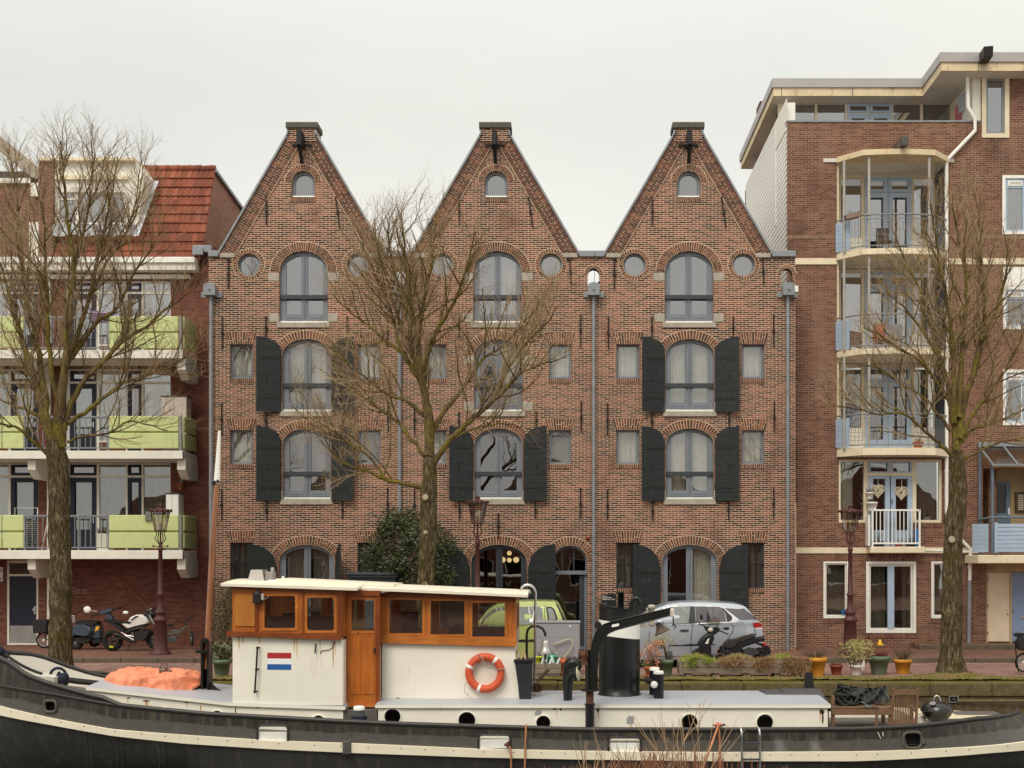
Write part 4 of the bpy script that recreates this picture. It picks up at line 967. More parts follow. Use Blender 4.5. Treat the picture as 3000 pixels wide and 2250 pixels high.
RB = [M('brown_arch_brick_a',srgb(116,78,64),.85,var=.2,scale=9),M('brown_arch_brick_b',srgb(98,64,52),.85,var=.2,scale=9),M('brown_arch_brick_c',srgb(134,92,76),.85,var=.2,scale=9),M('brown_mortar',srgb(142,118,100),.9)]
mb = MB()
for o,n in ((g1,12),(g2,22),(g3,12)):
 flat_arch(mb,o[0][0],o[1][0],o[2][1] + .01,o[2][1] + .24,0,YR - .008,n); flat_arch(mb,o[0][0] - .02,o[1][0] + .02,o[0][1] - .16,o[0][1] - .02,0,YR - .02,n)
flat_arch(mb,rx(2457),rx(2538),rz(1545),rz(1533),0,YR - .02,12); flat_arch(mb,rx(2678),rx(2760),rz(1545),rz(1533),0,YR - .02,12)
obj('brick_course',mb,RB,right)
t = thing('pinwheel','blue round pinwheel ornament in the corner of a ground floor window','ornament',(rx(2473),YR - .04,rz(1793)))
mb = MB()
for i in range(9):
 a = i * 2 * pi / 9; mb.prism([(0,-.015),(.085,-.03),(.09,.02)],-.01,.0,f=lambda x,y,z,a=a: (rx(2473) + x * cos(a) - z * sin(a),YR - .035 + y,rz(1793) + x * sin(a) + z * cos(a)))
obj('blades',mb,M('bright_blue',srgb(40,120,190),.4),t); mb = MB(); mb.ball((rx(2473),YR - .05,rz(1793)),.03,6); obj('hub',mb,BLACKM,t)
# ---- bays with rounded balconies
yg,yfb = 38.3,36.4
slabs = [('roof',438,454,.26),(0,728,745,0),(0,1020,1037,0),(0,1312,1333,0)]
def bow(x0,x1,yf,yw,n=10):
 """balcony outline: two splayed ends and a shallow curve along the front"""
 e = .62
 pts = [(x0,yw),(x0,yw - .12)]
 for i in range(n + 1):
  u = i / n; pts.append((lerp(x0 + e,x1 - e,u),yf - .1 * sin(pi * u) + .02))
 return pts + [(x1,yw - .12),(x1,yw)]
bx0,bx1 = rx(2450),rx(2778)
for k,(nm,p0,p1,ov) in enumerate(slabs):
 z1,z0 = PZ(p0,yfb),PZ(p1,yfb); pl_ = bow(bx0,bx1,yfb,YR - .0)
 mb = MB(); slab(mb,[(a,b) for a,b in pl_],z0,z1)
 mt = BAND if nm == 'roof' else CREAM
 if nm == 'roof':
  bal = obj('bay_canopy',mb,mt,right)
  mb = MB(); mb.box(rx(2412),rx(2450),YR - .04,YR + .01,rz(476),rz(465)); mb.box(rx(2780),rx(2794),YR - .04,YR + .01,rz(476),rz(465)); obj('canopy_beam_end',mb,CONC,bal)
  mb = MB(); slab(mb,[(bx0 + .05,YR),(bx0 + .05,yg),(bx1 - .05,yg),(bx1 - .05,YR)],z0,z1 - .05); obj('soffit',mb,CONC,bal); continue
 bal = obj('balcony',mb,mt,right)
 mb = MB(); slab(mb,[(bx0 + .02,YR + .002),(bx0 + .02,yg),(bx1 - .02,yg),(bx1 - .02,YR + .002)],z0 + .02,z1 - .004); obj('floor',mb,CONC,bal)
 zt_ = PZ({1: 454,2: 745,3: 1037}[k],yfb)      # underside of the slab above
 # glazed back wall
 xw0,xw1 = bx0 + .04,bx1 - .04; gx = lambda px: PX(px,yg)
 cells = [(2462,2525,'pane'),(2538,2594,'door'),(2606,2664,'door'),(2676,2738,'pane')]
 hs = [rect(gx(a) + .02,gx(b) - .02,z1 + (.8 if kd == 'pane' else .05),zt_ - .62 if kd == 'door' else zt_ - .1) for a,b,kd in cells] + [rect(gx(a) + .05,gx(b) - .05,zt_ - .5,zt_ - .14) for a,b,kd in cells if kd == 'door']
 mb = MB(); mb.prism(rect(xw0,xw1,z1,zt_),yg - .02,yg + .08,holes=hs); win = obj('bay_window',mb,CREAM,right)
 mb = MB(); mb.box(xw0,xw1,yg + .05,yg + .052,z1,zt_); obj('pane',mb,GL_UP if k < 3 else GL_LOW,win)
 mb = MB()
 for a,b,kd in cells:
  if kd == 'door':
   mb.prism(rect(gx(a) - .05,gx(b) + .05,z1 + .01,zt_ - .57),yg - .07,yg - .024,holes=[rect(gx(a) + .09,gx(b) - .09,z1 + .42,zt_ - .72)]); mb.prism(rect(gx(a) - .05,gx(b) + .05,zt_ - .55,zt_ - .08),yg - .06,yg - .024,holes=[rect(gx(a) + .06,gx(b) - .06,zt_ - .46,zt_ - .18)])
 obj('blue_door',mb,SKYBLUE,win)
 for a,b in ((2462,2525),(2676,2738)):
  mb = MB()
  for i in range(6): mb.box(gx(a) - .03,gx(b) + .03,yg - .045,yg - .02,z1 + .02 + i * .125,z1 + .135 + i * .125,0,.008)
  obj('boarded_panel',mb,CREAMW,win)
 for s_,xx in ((1,bx0 + .05),(-1,bx1 - .05)):
  mb = MB(); mb.box(xx - .03,xx + .03,YR + .03,yg - .03,z1 + .02,zt_ - .02); obj('side_panel',mb,CREAM if s_ > 0 else DARKFR,win)
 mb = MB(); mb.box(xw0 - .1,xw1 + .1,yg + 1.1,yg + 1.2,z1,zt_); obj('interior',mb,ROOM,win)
 if k == 2: obj('curtain',curtain(gx(2545),gx(2664),z1 + .3,zt_ - .5,yg + .18,waves=10),CURT,win)
 # posts and railing
 n = len(pl_); rail = [(a,b + .07) for a,b in pl_]
 mb = MB()
 for px,d in ((2473,36.85),(2546,36.5),(2722,36.5)):
  mb.tube([(PX(px,d),d,z1),(PX(px,d),d,zt_)],.042,8)
 obj('post',mb,M('worn_post_paint',srgb(170,166,158),.5,.1,var=.12,dirt=srgb(150,116,84),dirt_at=.6),bal)
 mb = MB(); zr = z1 + 1.02
 line = rail[1:-1]
 mb.tube([(a,b,zr) for a,b in line],.024,6); mb.tube([(a,b,z1 + .1) for a,b in line],.018,6); mb.tube([(a,b,zr - .12) for a,b in line[1:-1]],.014,5)
 tot = 0; seg = []
 for (a,b),(c,d) in zip(line,line[1:]):
  ln = sqrt((c - a) ** 2 + (d - b) ** 2); m_ = max(1,int(ln / .115))
  for i in range(m_): x,y = lerp(a,c,i / m_),lerp(b,d,i / m_); mb.tube([(x,y,z1 + .1),(x,y,zr - .12)],.008,4)
 for i in range(5): mb.tube([(a,b,z1 + .1 + i * .17) for a,b in line[1:]],.004,3) if k < 3 else None
 obj('railing',mb,GALV,bal)
 mb = MB()
 for i in range(7): mb.beam((rail[1][0] - .02,YR - .05,z1 + .12 + i * .125),(rail[2][0] - .32,lerp(YR,yfb,.55),z1 + .12 + i * .125),.03,.12)
 obj('blue_side_screen',mb,SKYBLUE,bal)
# ---- Juliet balcony storey
yj = YR + .12; jx = lambda px: PX(px,yj); z0j,zlo,ztj = rz(1603),rz(1531),rz(1346)
cells = [(2463,2531,zlo + .08,rz(1353)),(2685,2752,zlo + .08,rz(1353))]
hs = [rect(rx(a),rx(b),c,d) for a,b,c,d in cells] + [rect(rx(2543),rx(2604),rz(1384),rz(1352)),rect(rx(2611),rx(2671),rz(1384),rz(1352)),rect(rx(2544),rx(2673),z0j + .03,rz(1394))]
mb = MB(); mb.prism([p for p in L2],YR + .02,YR + .12,holes=hs); win = obj('window',mb,CREAM,right)
mb = MB(); mb.box(rx(2457),rx(2759),YR + .09,YR + .092,zlo,ztj); mb.box(rx(2542),rx(2675),YR + .09,YR + .092,z0j,zlo); obj('pane',mb,GL_LOW,win)
mb = MB()
for a,b in ((2544,2607),(2610,2673)):
 mb.prism(rect(rx(a),rx(b),z0j + .03,rz(1395)),YR - .01,YR + .06,holes=[rect(rx(a + 14),rx(b - 14),rz(1553),rz(1403))]); mb.prism(rect(rx(a),rx(b),rz(1385),rz(1351)),YR + .01,YR + .06,holes=[rect(rx(a + 7),rx(b - 7),rz(1381),rz(1356))])
dr = obj('blue_door',mb,SKYBLUE,win)
mb = MB(); mb.tube([(rx(2612),YR - .06,rz(1478)),(rx(2612),YR - .06,rz(1462))],.014,5); obj('door_handle',mb,IRON,dr)
obj('curtain',curtain(rx(2463),rx(2503),zlo,ztj,YR + .25,waves=4),CURT,win); obj('curtain',curtain(rx(2685),rx(2752),zlo,ztj,YR + .25,waves=6),CURT_D,win)
mb = MB(); mb.box(rx(2450),rx(2765),YR + 1,YR + 1.1,z0j,ztj); obj('interior',mb,ROOM,win)
mb = MB(); mb.box(rx(2540),rx(2699),YR - .42,YR - .035,rz(1621) + .0,rz(1602) + .0,0,.02); jb = obj('balcony',mb,CREAM,right)
mb = MB(); ya2 = YR - .36; za,zb2 = PZ(1594,ya2),PZ(1493,ya2); xs_ = [PX(q,ya2) for q in (2556,2694)]
for x in xs_: mb.box(x - .025,x + .025,ya2 - .025,ya2 + .025,rz(1603),zb2); mb.box(x - .02,x + .02,ya2,YR - .0,zb2 - .04,zb2)
mb.box(xs_[0],xs_[1],ya2 - .025,ya2 + .025,zb2 - .04,zb2 + .01); mb.box(xs_[0],xs_[1],ya2 - .02,ya2 + .02,za,za + .05)
for i in range(1,12): x = lerp(xs_[0],xs_[1],i / 12); mb.box(x - .011,x + .011,ya2 - .011,ya2 + .011,za,zb2)
obj('railing',mb,WHITE,jb)
def heart(px,py):
 t = thing('heart_ornament','','ornament',(rx(px),YR + .1,rz(py)))
 mb = MB(); x0,z0 = rx(px),rz(py)
 def h(tt,k): return (x0 + k * .0125 * 16 * sin(tt) ** 3,z0 + k * .0135 * (13 * cos(tt) - 5 * cos(2 * tt) - 2 * cos(3 * tt) - cos(4 * tt)))
 for i in range(46):
  t0 = R.uniform(0,6.28); pts = []
  for j in range(5): a,b = h(t0 + j * R.uniform(.3,.9),R.uniform(.25,1)); pts.append((a,YR - .03 + R.uniform(-.02,.02),b))
  mb.tube(pts,.008,4)
 mb.tube([(h(i * 2 * pi / 24,1)[0],YR - .03,h(i * 2 * pi / 24,1)[1]) for i in range(25)],.018,5); obj('wicker_heart',mb,M('wicker',srgb(222,212,184),.9,var=.2,scale=20),t)
 mb = MB(); mb.tube([(x0,YR - .03,z0 + .1),(x0 + .01,YR - .03,rz(1405))],.008,4); mb.beam((x0 - .03,YR - .04,z0 + .12),(x0 + .04,YR - .04,z0 + .2),.02,.02); obj('ribbon',mb,WHITE,t); return t
h1 = heart(2571,1437); h1['label'] = 'pale wicker heart hanging in the door pane next to the small hanging pots'
h2 = heart(2640,1443); h2['label'] = 'pale wicker heart hanging slightly lower in the other blue door pane'
for h in (h1,h2): h['group'] = 'wicker hearts in the balcony doors'
def pot(mb,x,y,z,r,h,n=14,taper=.74): mb.lathe([(r * taper,0),(r * .98,h * .8),(r * 1.06,h * .8),(r * 1.06,h),(r * .95,h),(r * .9,h * .86)],(x,y,z),n=n,cap=True)
def tuft(mb,x,y,z,rad,h,n,r=.006,lean=.5,m=0):
 for i in range(n):
  a,q = R.uniform(0,6.28),R.random(); b = Vector((x + cos(a) * rad * q * .6,y + sin(a) * rad * q * .6,z)); hh = h * R.uniform(.5,1)
  e = b + Vector((cos(a) * rad * lean * R.uniform(.3,1.4),sin(a) * rad * lean,hh)); mid = (b + e) / 2 + Vector((R.uniform(-.1,.1) * h,0,h * .08)); mb.tube([b,mid,e],[r,r * .8,r * .4],3,m,cap=False)
def leaves(mb,c,rad,n,size,m=0,sc=(1,1,1)):
 for i in range(n):
  v = Vector((R.gauss(0,1),R.gauss(0,1),R.gauss(0,1))).normalized() * rad * R.random() ** .4
  p = Vector(c) + Vector((v.x * sc[0],v.y * sc[1],v.z * sc[2])); a = Vector((R.gauss(0,1),R.gauss(0,1),R.gauss(0,1))).normalized(); b = a.orthogonal().normalized()
  s1,s2 = size * R.uniform(.6,1.3),size * R.uniform(.25,.5)
  mb.add([p - a * s1,p + b * s2,p + a * s1,p - b * s2],[(0,1,2,3)],m)
TERRA = MATS['terracotta']; TWIG = MATS['dry_twig']; HERB = MATS['herb_green']
SOIL = M('soil',srgb(62,50,38),.95)
for px,py,r,nm,lab,mt in ((2541,1463,.13,'hanging_pot','upper white basket pot hanging beside the blue balcony doors',CREAMW),(2548,1497,.17,'hanging_pot','lower white flower pot hooked on the corner of the white railing',WHITE)):
 t = thing(nm,lab,'plant pot',(rx(px),YR - .25,rz(py))); mb = MB(); pot(mb,rx(px),YR - .25,rz(py),r,r * 1.5); obj('pot',mb,mt,t)
 mb = MB(); tuft(mb,rx(px),YR - .25,rz(py) + r * 1.3,r,r * 1.6,24); obj('plant',mb,TWIG,t)
 if r < .15: mb = MB(); mb.tube([(rx(px) - .12,YR - .25,rz(py) + .18),(rx(px),YR - .25,rz(1400)),(rx(px) + .12,YR - .25,rz(py) + .18)],.006,4); obj('hanger',mb,WHITE,t)
t = thing('rail_trough','long narrow white box hanging down at the end of the white railing','planter',(rx(2538),YR - .25,rz(1560))); mb = MB(); mb.box(rx(2534),rx(2540),YR - .4,YR - .05,rz(1600),rz(1510),0,.01); obj('box',mb,WHITE,t)
for px,w2,h2_,c,lab in ((2570,.19,.17,srgb(30,30,32),'black pot with a thin plant behind the white railing'),(2628,.13,.1,srgb(150,76,52),'small red brown pot in the middle behind the white railing'),(2665,.2,.16,srgb(34,34,36),'black trough next to the blue box behind the white railing')):
 t = thing('balcony_pot',lab,'plant pot',(rx(px),YR - .2,rz(1602))); mb = MB(); mb.lathe([(w2 * .8,0),(w2,h2_),(w2 * .9,h2_)],(rx(px),YR - .2,rz(1602)),n=10,sy=.6); obj('pot',mb,M('pot_%d' % px,c,.6),t)
 mb = MB(); tuft(mb,rx(px),YR - .2,rz(1602) + h2_,.15,.35 if px < 2600 else .2,12,.007); obj('plant',mb,HERB if px == 2628 else TWIG,t)
mb = MB(); mb.box(rx(2674),rx(2684),YR - .28,YR - .12,rz(1602),rz(1550),0,.01); obj('blue_box',mb,M('bright_blue',srgb(40,120,190),.4),at=(rx(2679),YR - .2,rz(1602)),label='upright bright blue carton at the end of the white railed balcony',cat='box')
for px,mt,lab in ((2720,CREAMW,'cream square pot on the window ledge beside the white railed balcony'),(2702,M('grey_pot',srgb(150,150,150),.6),'little grey pot on the window ledge beside the cream pot')):
 t = thing('window_pot',lab,'plant pot',(rx(px),YR + .2,zlo)); mb = MB(); mb.prism([(rx(px) - .08,zlo),(rx(px) + .08,zlo),(rx(px) + .11,zlo + .18 * (1 if px == 2720 else .5)),(rx(px) - .11,zlo + .18 * (1 if px == 2720 else .5))],YR + .14,YR + .3); obj('pot',mb,mt,t); mb = MB(); tuft(mb,rx(px),YR + .22,zlo + .1,.08,.2,16); obj('plant',mb,TWIG,t)
# ---- pieces on the upper balconies
t = thing('rail_planter','long brown planter box hung on the top rounded balcony railing','planter',(PX(2496,36.7),36.7,PZ(640,36.7)))
mb = MB(); d = 36.55; mb.prism([(PX(2478,d),PZ(645,d)),(PX(2518,d),PZ(636,d)),(PX(2526,d),PZ(620,d)),(PX(2474,d),PZ(632,d))],d - .12,d + .12); obj('box',mb,M('brown_planter',srgb(136,112,100),.7),t); mb = MB(); tuft(mb,PX(2500,d),d,PZ(628,d),.25,.12,20); obj('plant',mb,TWIG,t)
def chair(px,z0,y,lab,mt):
 t = thing('balcony_chair',lab,'chair',(PX(px,y),y,z0)); x = PX(px,y)
 mb = MB(); mb.box(x - .22,x + .22,y - .2,y + .2,z0 + .42,z0 + .46,0,.008); obj('seat',mb,mt,t)
 mb = MB(); mb.box(x - .2,x + .2,y + .16,y + .2,z0 + .5,z0 + .92,0,.01); obj('backrest',mb,mt,t)
 for a in (-.19,.19):
  for b in (-.17,.17): mb = MB(); mb.beam((x + a,y + b,z0),(x + a,y + b,z0 + .42),.03,.03); obj('leg',mb,mt,t)
zl3 = PZ(1020,yfb); zl2 = PZ(728,yfb); zl4 = PZ(1312,yfb)
chair(2581,zl3,37.2,'orange red wooden chair on the rounded balcony behind the tree',M('orange_wood',srgb(160,92,68),.6,var=.15)); chair(2628,zl3,37.3,'grey chair on the rounded balcony beside the orange chair',GALV)
t = thing('folded_table','brown slatted folded table leaning on the rounded balcony railing','table',(PX(2508,37),37,zl3)); mb = MB()
for i in range(7): mb.beam((PX(2482,37),37,zl3 + .62 - i * .07),(PX(2528,37),37.1,zl3 + .55 - i * .07),.05,.05)
obj('tabletop',mb,M('brown_slat',srgb(118,86,64),.7,var=.2),t); mb = MB(); mb.beam((PX(2490,37),37.02,zl3),(PX(2492,37),37.02,zl3 + .6),.04,.04); mb.beam((PX(2522,37),37.1,zl3),(PX(2520,37),37.1,zl3 + .55),.04,.04); obj('leg',mb,MATS['brown_slat'],t)
chair(2590,zl2,37.4,'dark garden chair on the top rounded balcony',M('dark_wicker',srgb(66,60,56),.8));
mb = MB(); mb.lathe([(.1,0),(.16,.22),(.18,.22),(.17,.25)],(PX(2690,37.2),37.2,zl4),n=12); t = thing('balcony_pot','brown pot at the foot of the lowest rounded balcony railing','plant pot',(PX(2690,37.2),37.2,zl4)); obj('pot',mb,TERRA,t); mb = MB(); tuft(mb,PX(2690,37.2),37.2,zl4 + .22,.12,.25,16); obj('plant',mb,TWIG,t)
# ---- rainwater pipes
mb = MB(); d = YR - .12; mb.tube([(PX(2834,d),d,rz(215)),(PX(2836,d),d,rz(318)),(PX(2856,d),d,rz(350)),(PX(2857,d),d,rz(386)),(PX(2777,d),d,rz(470)),(PX(2773,d),d,rz(482)),(PX(2773,d),d,rz(1500)),(PX(2790,d),d,rz(1570)),(PX(2818,d),d,rz(1584)),(PX(2843,d),d,rz(1608)),(PX(2841,d),d,rz(1720))],.055,10)
for q in (560,820,1100,1380,1660): mb.tube([(PX(2773 if q < 1500 else 2841,d),d,rz(q) - .03),(PX(2773 if q < 1500 else 2841,d),d,rz(q) + .03)],.065,10)
mb.tube([(PX(2700,d),d,rz(1612)),(PX(2842,d),d,rz(1616))],.03,6)
rp = obj('rainwater_pipe',mb,WHITE,right)
mb = MB(); mb.tube([(PX(2841,d),d,rz(1700)),(PX(2838,d),d,.12)],.06,10); obj('lower_pipe',mb,ZINC,rp)
mb = MB(); mb.box(rx(2322),rx(2329),YR - .2,YR - .02,.0,rz(1474)); obj('corner_strip',mb,CREAM,right)
# ---- entrance part with blue balcony and glass canopy
ye = 36.0; ex = lambda px: PX(px,ye); ez = lambda py: PZ(py,ye)
mb = MB(); mb.box(ex(2865),XE,ye,YR - .004,ez(1651),ez(1626),0,.02); eb = obj('entrance_balcony',mb,CREAM,right)
def blue_panel(mb,x0,x1,y,n=7):
 for i in range(n):
  za,zb2 = lerp(ez(1618),ez(1534),i / n),lerp(ez(1618),ez(1534),(i + .93) / n); mb.box(x0,x1,y - .03 + (i % 2) * .0,y + .01,za,zb2,0,.012)
mb = MB(); blue_panel(mb,ex(2918),XE,ye + .02); mb.box(ex(2913),ex(2918) + .05,ye - .04,ye + .03,ez(1620),ez(1531),0,.01); obj('blue_panel',mb,SKYBLUE,eb)
mb = MB()
for i in range(7):
 za = lerp(ez(1618),ez(1534),i / 7); mb.beam((ex(2866),ye + .5,za + .06),(ex(2898),ye + .06,za + .06),.03,.115)
obj('blue_panel',mb,SKYBLUE,eb)
mb = MB()
for px,y in ((2907,ye + .03),(2870,ye + .9)): mb.box(PX(px,y) - .035,PX(px,y) + .035,y - .035,y + .035,ez(1622),PZ(1362 if px > 2900 else 1318,y))
mb.tube([(PX(2868,ye + .9),ye + .9,ez(1520)),(PX(2905,ye),ye + .02,ez(1515)),(XE,ye + .02,ez(1515))],.035,7)
obj('post',mb,M('blue_grey_steel',srgb(104,118,132),.5,.2),eb)
zc0,zc1 = PZ(1362,ye),PZ(1306,YR - .1)
mb = MB(); mb.add([(ex(2903),ye - .15,zc0),(XE,ye - .15,zc0),(XE,YR - .02,zc1),(rx(2866),YR - .02,zc1)],[(0,1,2,3)]); cn = obj('canopy',mb,glass_mat('milky_canopy',.12,(.62,.56,.42),.2),right)
mb = MB()
for px0,px1 in ((2903,2866),(2975,2938),(3045,3010)): mb.beam((ex(px0),ye - .15,zc0),(rx(px1),YR - .02,zc1),.06,.06)
mb.box(ex(2900),XE,ye - .19,ye - .12,zc0 - .05,zc0 + .02); mb.box(rx(2864),XE,YR - .1,YR - .004,zc1 - .02,zc1 + .1); obj('canopy_frame',mb,GALV,cn)
yi = YR + .9; ix = lambda px: PX(px,yi); iz = lambda py: PZ(py,yi)
mb = MB(); mb.box(rx(2870),XE,yi,yi + .1,rz(1650),rz(1330)); obj('loggia_wall',mb,M('beige_wall',srgb(196,172,136),.7,var=.06),right)
mb = MB(); mb.prism(rect(ix(2900),ix(2958),rz(1604),iz(1412)),yi - .06,yi - .002,holes=[rect(ix(2903),ix(2945),iz(1504),iz(1420))]); dr = obj('loggia_door',mb,M('blue_grey_door',srgb(112,136,158),.5),right)
mb = MB(); mb.box(ix(2900),ix(2945),yi - .02,yi - .004,iz(1506),iz(1418)); obj('pane',mb,M('dark_pane',srgb(40,34,30),.15),dr)
mb = MB(); mb.box(ix(2951),ix(2955),yi - .1,yi - .06,iz(1508),iz(1488)); obj('door_handle',mb,CHROME,dr)
mb = MB(); mb.box(ix(2880),ix(2903),yi - .5,yi - .01,rz(1606),rz(1372)); obj('loggia_pier',mb,BR_BROWN,right)
mb = MB(); mb.box(ix(2972),ix(3020),yi - .07,yi - .004,iz(1502),iz(1442),0,.01); bp = obj('doorbell_panel',mb,M('bronze_panel',srgb(96,80,62),.5,.3),right)
mb = MB()
for i in range(9): mb.box(ix(2980),ix(2996),yi - .08,yi - .07,iz(1494) + i * .055,iz(1494) + i * .055 + .03)
obj('name_plate',mb,WHITE,bp)
mb = MB(); mb.box(rx(2890),rx(3030),YR + .06,YR + .14,rz(1676),rz(1650)); mb.box(rx(2889),rx(2894),YR + .0,YR + .12,.14,rz(1676)); mb.box(rx(2960),rx(2964.5),YR + .0,YR + .12,.14,rz(1676)); fr = obj('entrance_frame',mb,M('beige_frame',srgb(186,162,126),.7,var=.08),right)
mb = MB(); mb.box(rx(2894.5),rx(2959.5),YR + .03,YR + .09,.17,rz(1677),0,.008); d1 = obj('beige_door',mb,M('beige_door_paint',srgb(214,196,170),.6,var=.05),right)
mb = MB();
for q in (1700,1780,1860): mb.box(rx(2892),rx(2895),YR - .0,YR + .03,rz(q),rz(q - 10))
mb.tube([(rx(2953),YR + .03,rz(1799)),(rx(2953),YR - .01,rz(1799))],.02,8); obj('hinge',mb,DARKFR,d1)
mb = MB(); mb.box(rx(2965),rx(3030),YR + .03,YR + .09,.17,rz(1677),0,.008); d2 = obj('blue_door',mb,M('entrance_blue',srgb(126,144,176),.5,var=.05),right)
mb = MB(); mb.lathe([(.035,0),(.04,.03),(.015,.06)],(rx(2968),YR + .03,rz(1789)),(0,-1,0),10); mb.lathe([(.025,0),(.02,.03)],(rx(2967),YR + .03,rz(1799)),(0,-1,0),8); mb.box(rx(2990),rx(3012),YR + .01,YR + .03,rz(1812),rz(1806)); obj('door_knob',mb,CHROME,d2)
text('house_number','110',.14,(rx(2902),YR + .055,rz(1670)),M('number_dark',srgb(90,74,54),.7),fr,sx=.9)
mb = MB(); mb.box(rx(2880),XE,YR + .3,YR + .4,0,rz(1640)); obj('interior',mb,ROOM,right)
# ================= the houseboat: an old tug lying along the far quay
YC = 24.6                                     # its centre line
def beam_at(x):
 if x < -7.4: return 2.1 * sqrt(max(0.,1 - ((-7.4 - x) / 4.7) ** 2))
 if x > 5.4: return 2.1 * sqrt(max(0.,1 - ((x - 5.4) / 3.55) ** 2))
 return 2.1
def near_table(tab,fixed=None):
 """photo rows along the near side turned into heights: [(x, z)]"""
 o = []
 for px,py in tab:
  d = 22.5
  for _ in range(25): d = YC - (-1 if fixed else 1) * beam_at(max(-12.05,min(8.9,PX(px,d))))
  o.append((PX(px,d),PZ(py,d)))
 return o
FART = near_table([(-60,1900),(20,1912),(100,1918),(140,1930),(200,1953),(260,1972),(320,1985),(420,1998)],1)
RAILT = near_table([(-60,1985),(0,2008),(157,2033),(333,2064),(600,2091),(1000,2113),(1180,2121),(1400,2128),(1700,2137),(2100,2138),(2500,2136),(2680,2127),(2850,2107),(2960,2094)])
TOPT = near_table([(-60,1895),(0,1929),(16,1934),(39,1949),(78,1978),(137,2000),(215,2023),(274,2039),(320,2048),(335,2063)])
STT = near_table([(-60,2050),(0,2068),(157,2105),(333,2137),(548,2154),(800,2170),(1040,2178),(1400,2194),(1700,2200),(2100,2204),(2500,2202),(2700,2195),(2850,2184),(2960,2164)])
STB = near_table([(-60,2074),(0,2094),(157,2124),(333,2155),(548,2178),(800,2194),(1040,2205),(1400,2218),(1700,2224),(2100,2229),(2500,2229),(2700,2219),(2850,2205),(2960,2190)])
zr = lambda x: interp(RAILT,x); zst = lambda x: interp(STT,x); zsb = lambda x: interp(STB,x)
ztp = lambda x: interp(TOPT + [(RAILT[3][0] + .01,RAILT[3][1] + .02)],x) if x < RAILT[3][0] else zr(x)
XB,XS = -12.05,8.92
def rake(x,y,z):
 """the stern leans out below the rail"""
 t = max(0,min(1,(x - 5.) / 3.9)); k = max(0,min(1.15,(zr(x) - z) / .32)); return (x + .62 * t * t * k,y,z)
xs_all = [XB + (XS - XB) * i / 130 for i in range(131)]
xs_all = sorted(set(xs_all + [XB + .02,XB + .06,XB + .12,XS - .02,XS - .06]))
def hull_black():
 m,nt,b = node_mat('hull_black'); p = pos(nt)
 s_ = N(nt,'ShaderNodeSeparateXYZ'); L(nt,p,s_.inputs[0])
 n1 = noise(nt,scaled(nt,p,(1,1,.35)),1.6,5,.6); n2 = noise(nt,p,5,6,.7)
 base = ramp(nt,n1,[(.3,srgb(40,39,38)),(.7,srgb(58,56,53))])
 drip = noise(nt,scaled(nt,p,(9,9,.5)),1.2,3)
 base = mixc(nt,ramp(nt,drip,[(.55,(0,0,0)),(.75,(.55,.55,.55))]),base,srgb(84,80,70))
 L(nt,mixc(nt,ramp(nt,n2,[(.68,(0,0,0)),(.74,(.5,.5,.5))]),base,srgb(104,98,88)),b.inputs['Base Color'])
 b.inputs['Roughness'].default_value = .42; bump(nt,b,noise(nt,p,1.4,3),.3,.06); MATS['hull_black'] = m; return m
def bulwark_mat():
 """glossy fresh black above, dull weathered grey-black below, the edge between them ragged and following the sheer"""
 m,nt,b = node_mat('bulwark_black'); p = pos(nt)
 s_ = N(nt,'ShaderNodeSeparateXYZ'); L(nt,p,s_.inputs[0])
 at = N(nt,'ShaderNodeAttribute',attribute_name='across')
 n1 = noise(nt,p,1.1,4,.6); n2 = noise(nt,scaled(nt,p,(7,7,.7)),1.5,4,.6); n3 = noise(nt,p,9,6,.7)
 e = math_n(nt,'ADD',at.outputs['Fac'],math_n(nt,'MULTIPLY',math_n(nt,'SUBTRACT',n1,.5),.5))
 top = ramp(nt,n2,[(.3,srgb(36,34,31)),(.52,srgb(52,49,43)),(.72,srgb(90,82,64))])
 low = ramp(nt,n3,[(.3,srgb(74,71,66)),(.7,srgb(92,88,82))])
 c = mixc(nt,ramp(nt,e,[(.48,(0,0,0)),(.53,(1,1,1))]),low,top)
 L(nt,mixc(nt,ramp(nt,n3,[(.70,(0,0,0)),(.76,(.6,.6,.6))]),c,srgb(120,108,86)),b.inputs['Base Color'])
 b.inputs['Roughness'].default_value = .5; bump(nt,b,n3,.15,.02); return m
HULL = hull_black(); BULW = bulwark_mat()
def rusty(name,col,rust=srgb(150,96,48),at=.66,rough=.4,streak=True):
 m,nt,b = node_mat(name); p = pos(nt)
 n1 = noise(nt,p,1.3,4); n2 = noise(nt,scaled(nt,p,(6,6,.55)),1.,4,.6); n3 = noise(nt,p,2.2,5,.7)
 base = ramp(nt,n1,[(.3,tuple(c * .93 for c in col)),(.7,tuple(min(1,c * 1.04) for c in col))])
 f = math_n(nt,'MULTIPLY',ramp(nt,n2,[(.52,(0,0,0)),(.75,(1,1,1))]),ramp(nt,n3,[(at - .1,(0,0,0)),(at + .06,(.8,.8,.8))]))
 c = mixc(nt,f,base,tuple(a * .5 + c2 * .5 for a,c2 in zip(rust,col)))
 n4 = noise(nt,p,6,6,.75)
 c = mixc(nt,ramp(nt,n4,[(at + .07,(0,0,0)),(at + .1,(1,1,1))]),c,tuple(q * .6 for q in rust))
 L(nt,c,b.inputs['Base Color']); b.inputs['Roughness'].default_value = rough; MATS[name] = m; return m
BWHITE = rusty('boat_cream_white',srgb(240,235,220)); BDECK = rusty('boat_deck_grey',srgb(172,175,182),srgb(150,130,110),.7); STRK = rusty('strake_white',srgb(232,222,198),srgb(140,92,50),.63)
BROOF = rusty('boat_roof_white',srgb(234,226,206),srgb(160,130,80),.62)
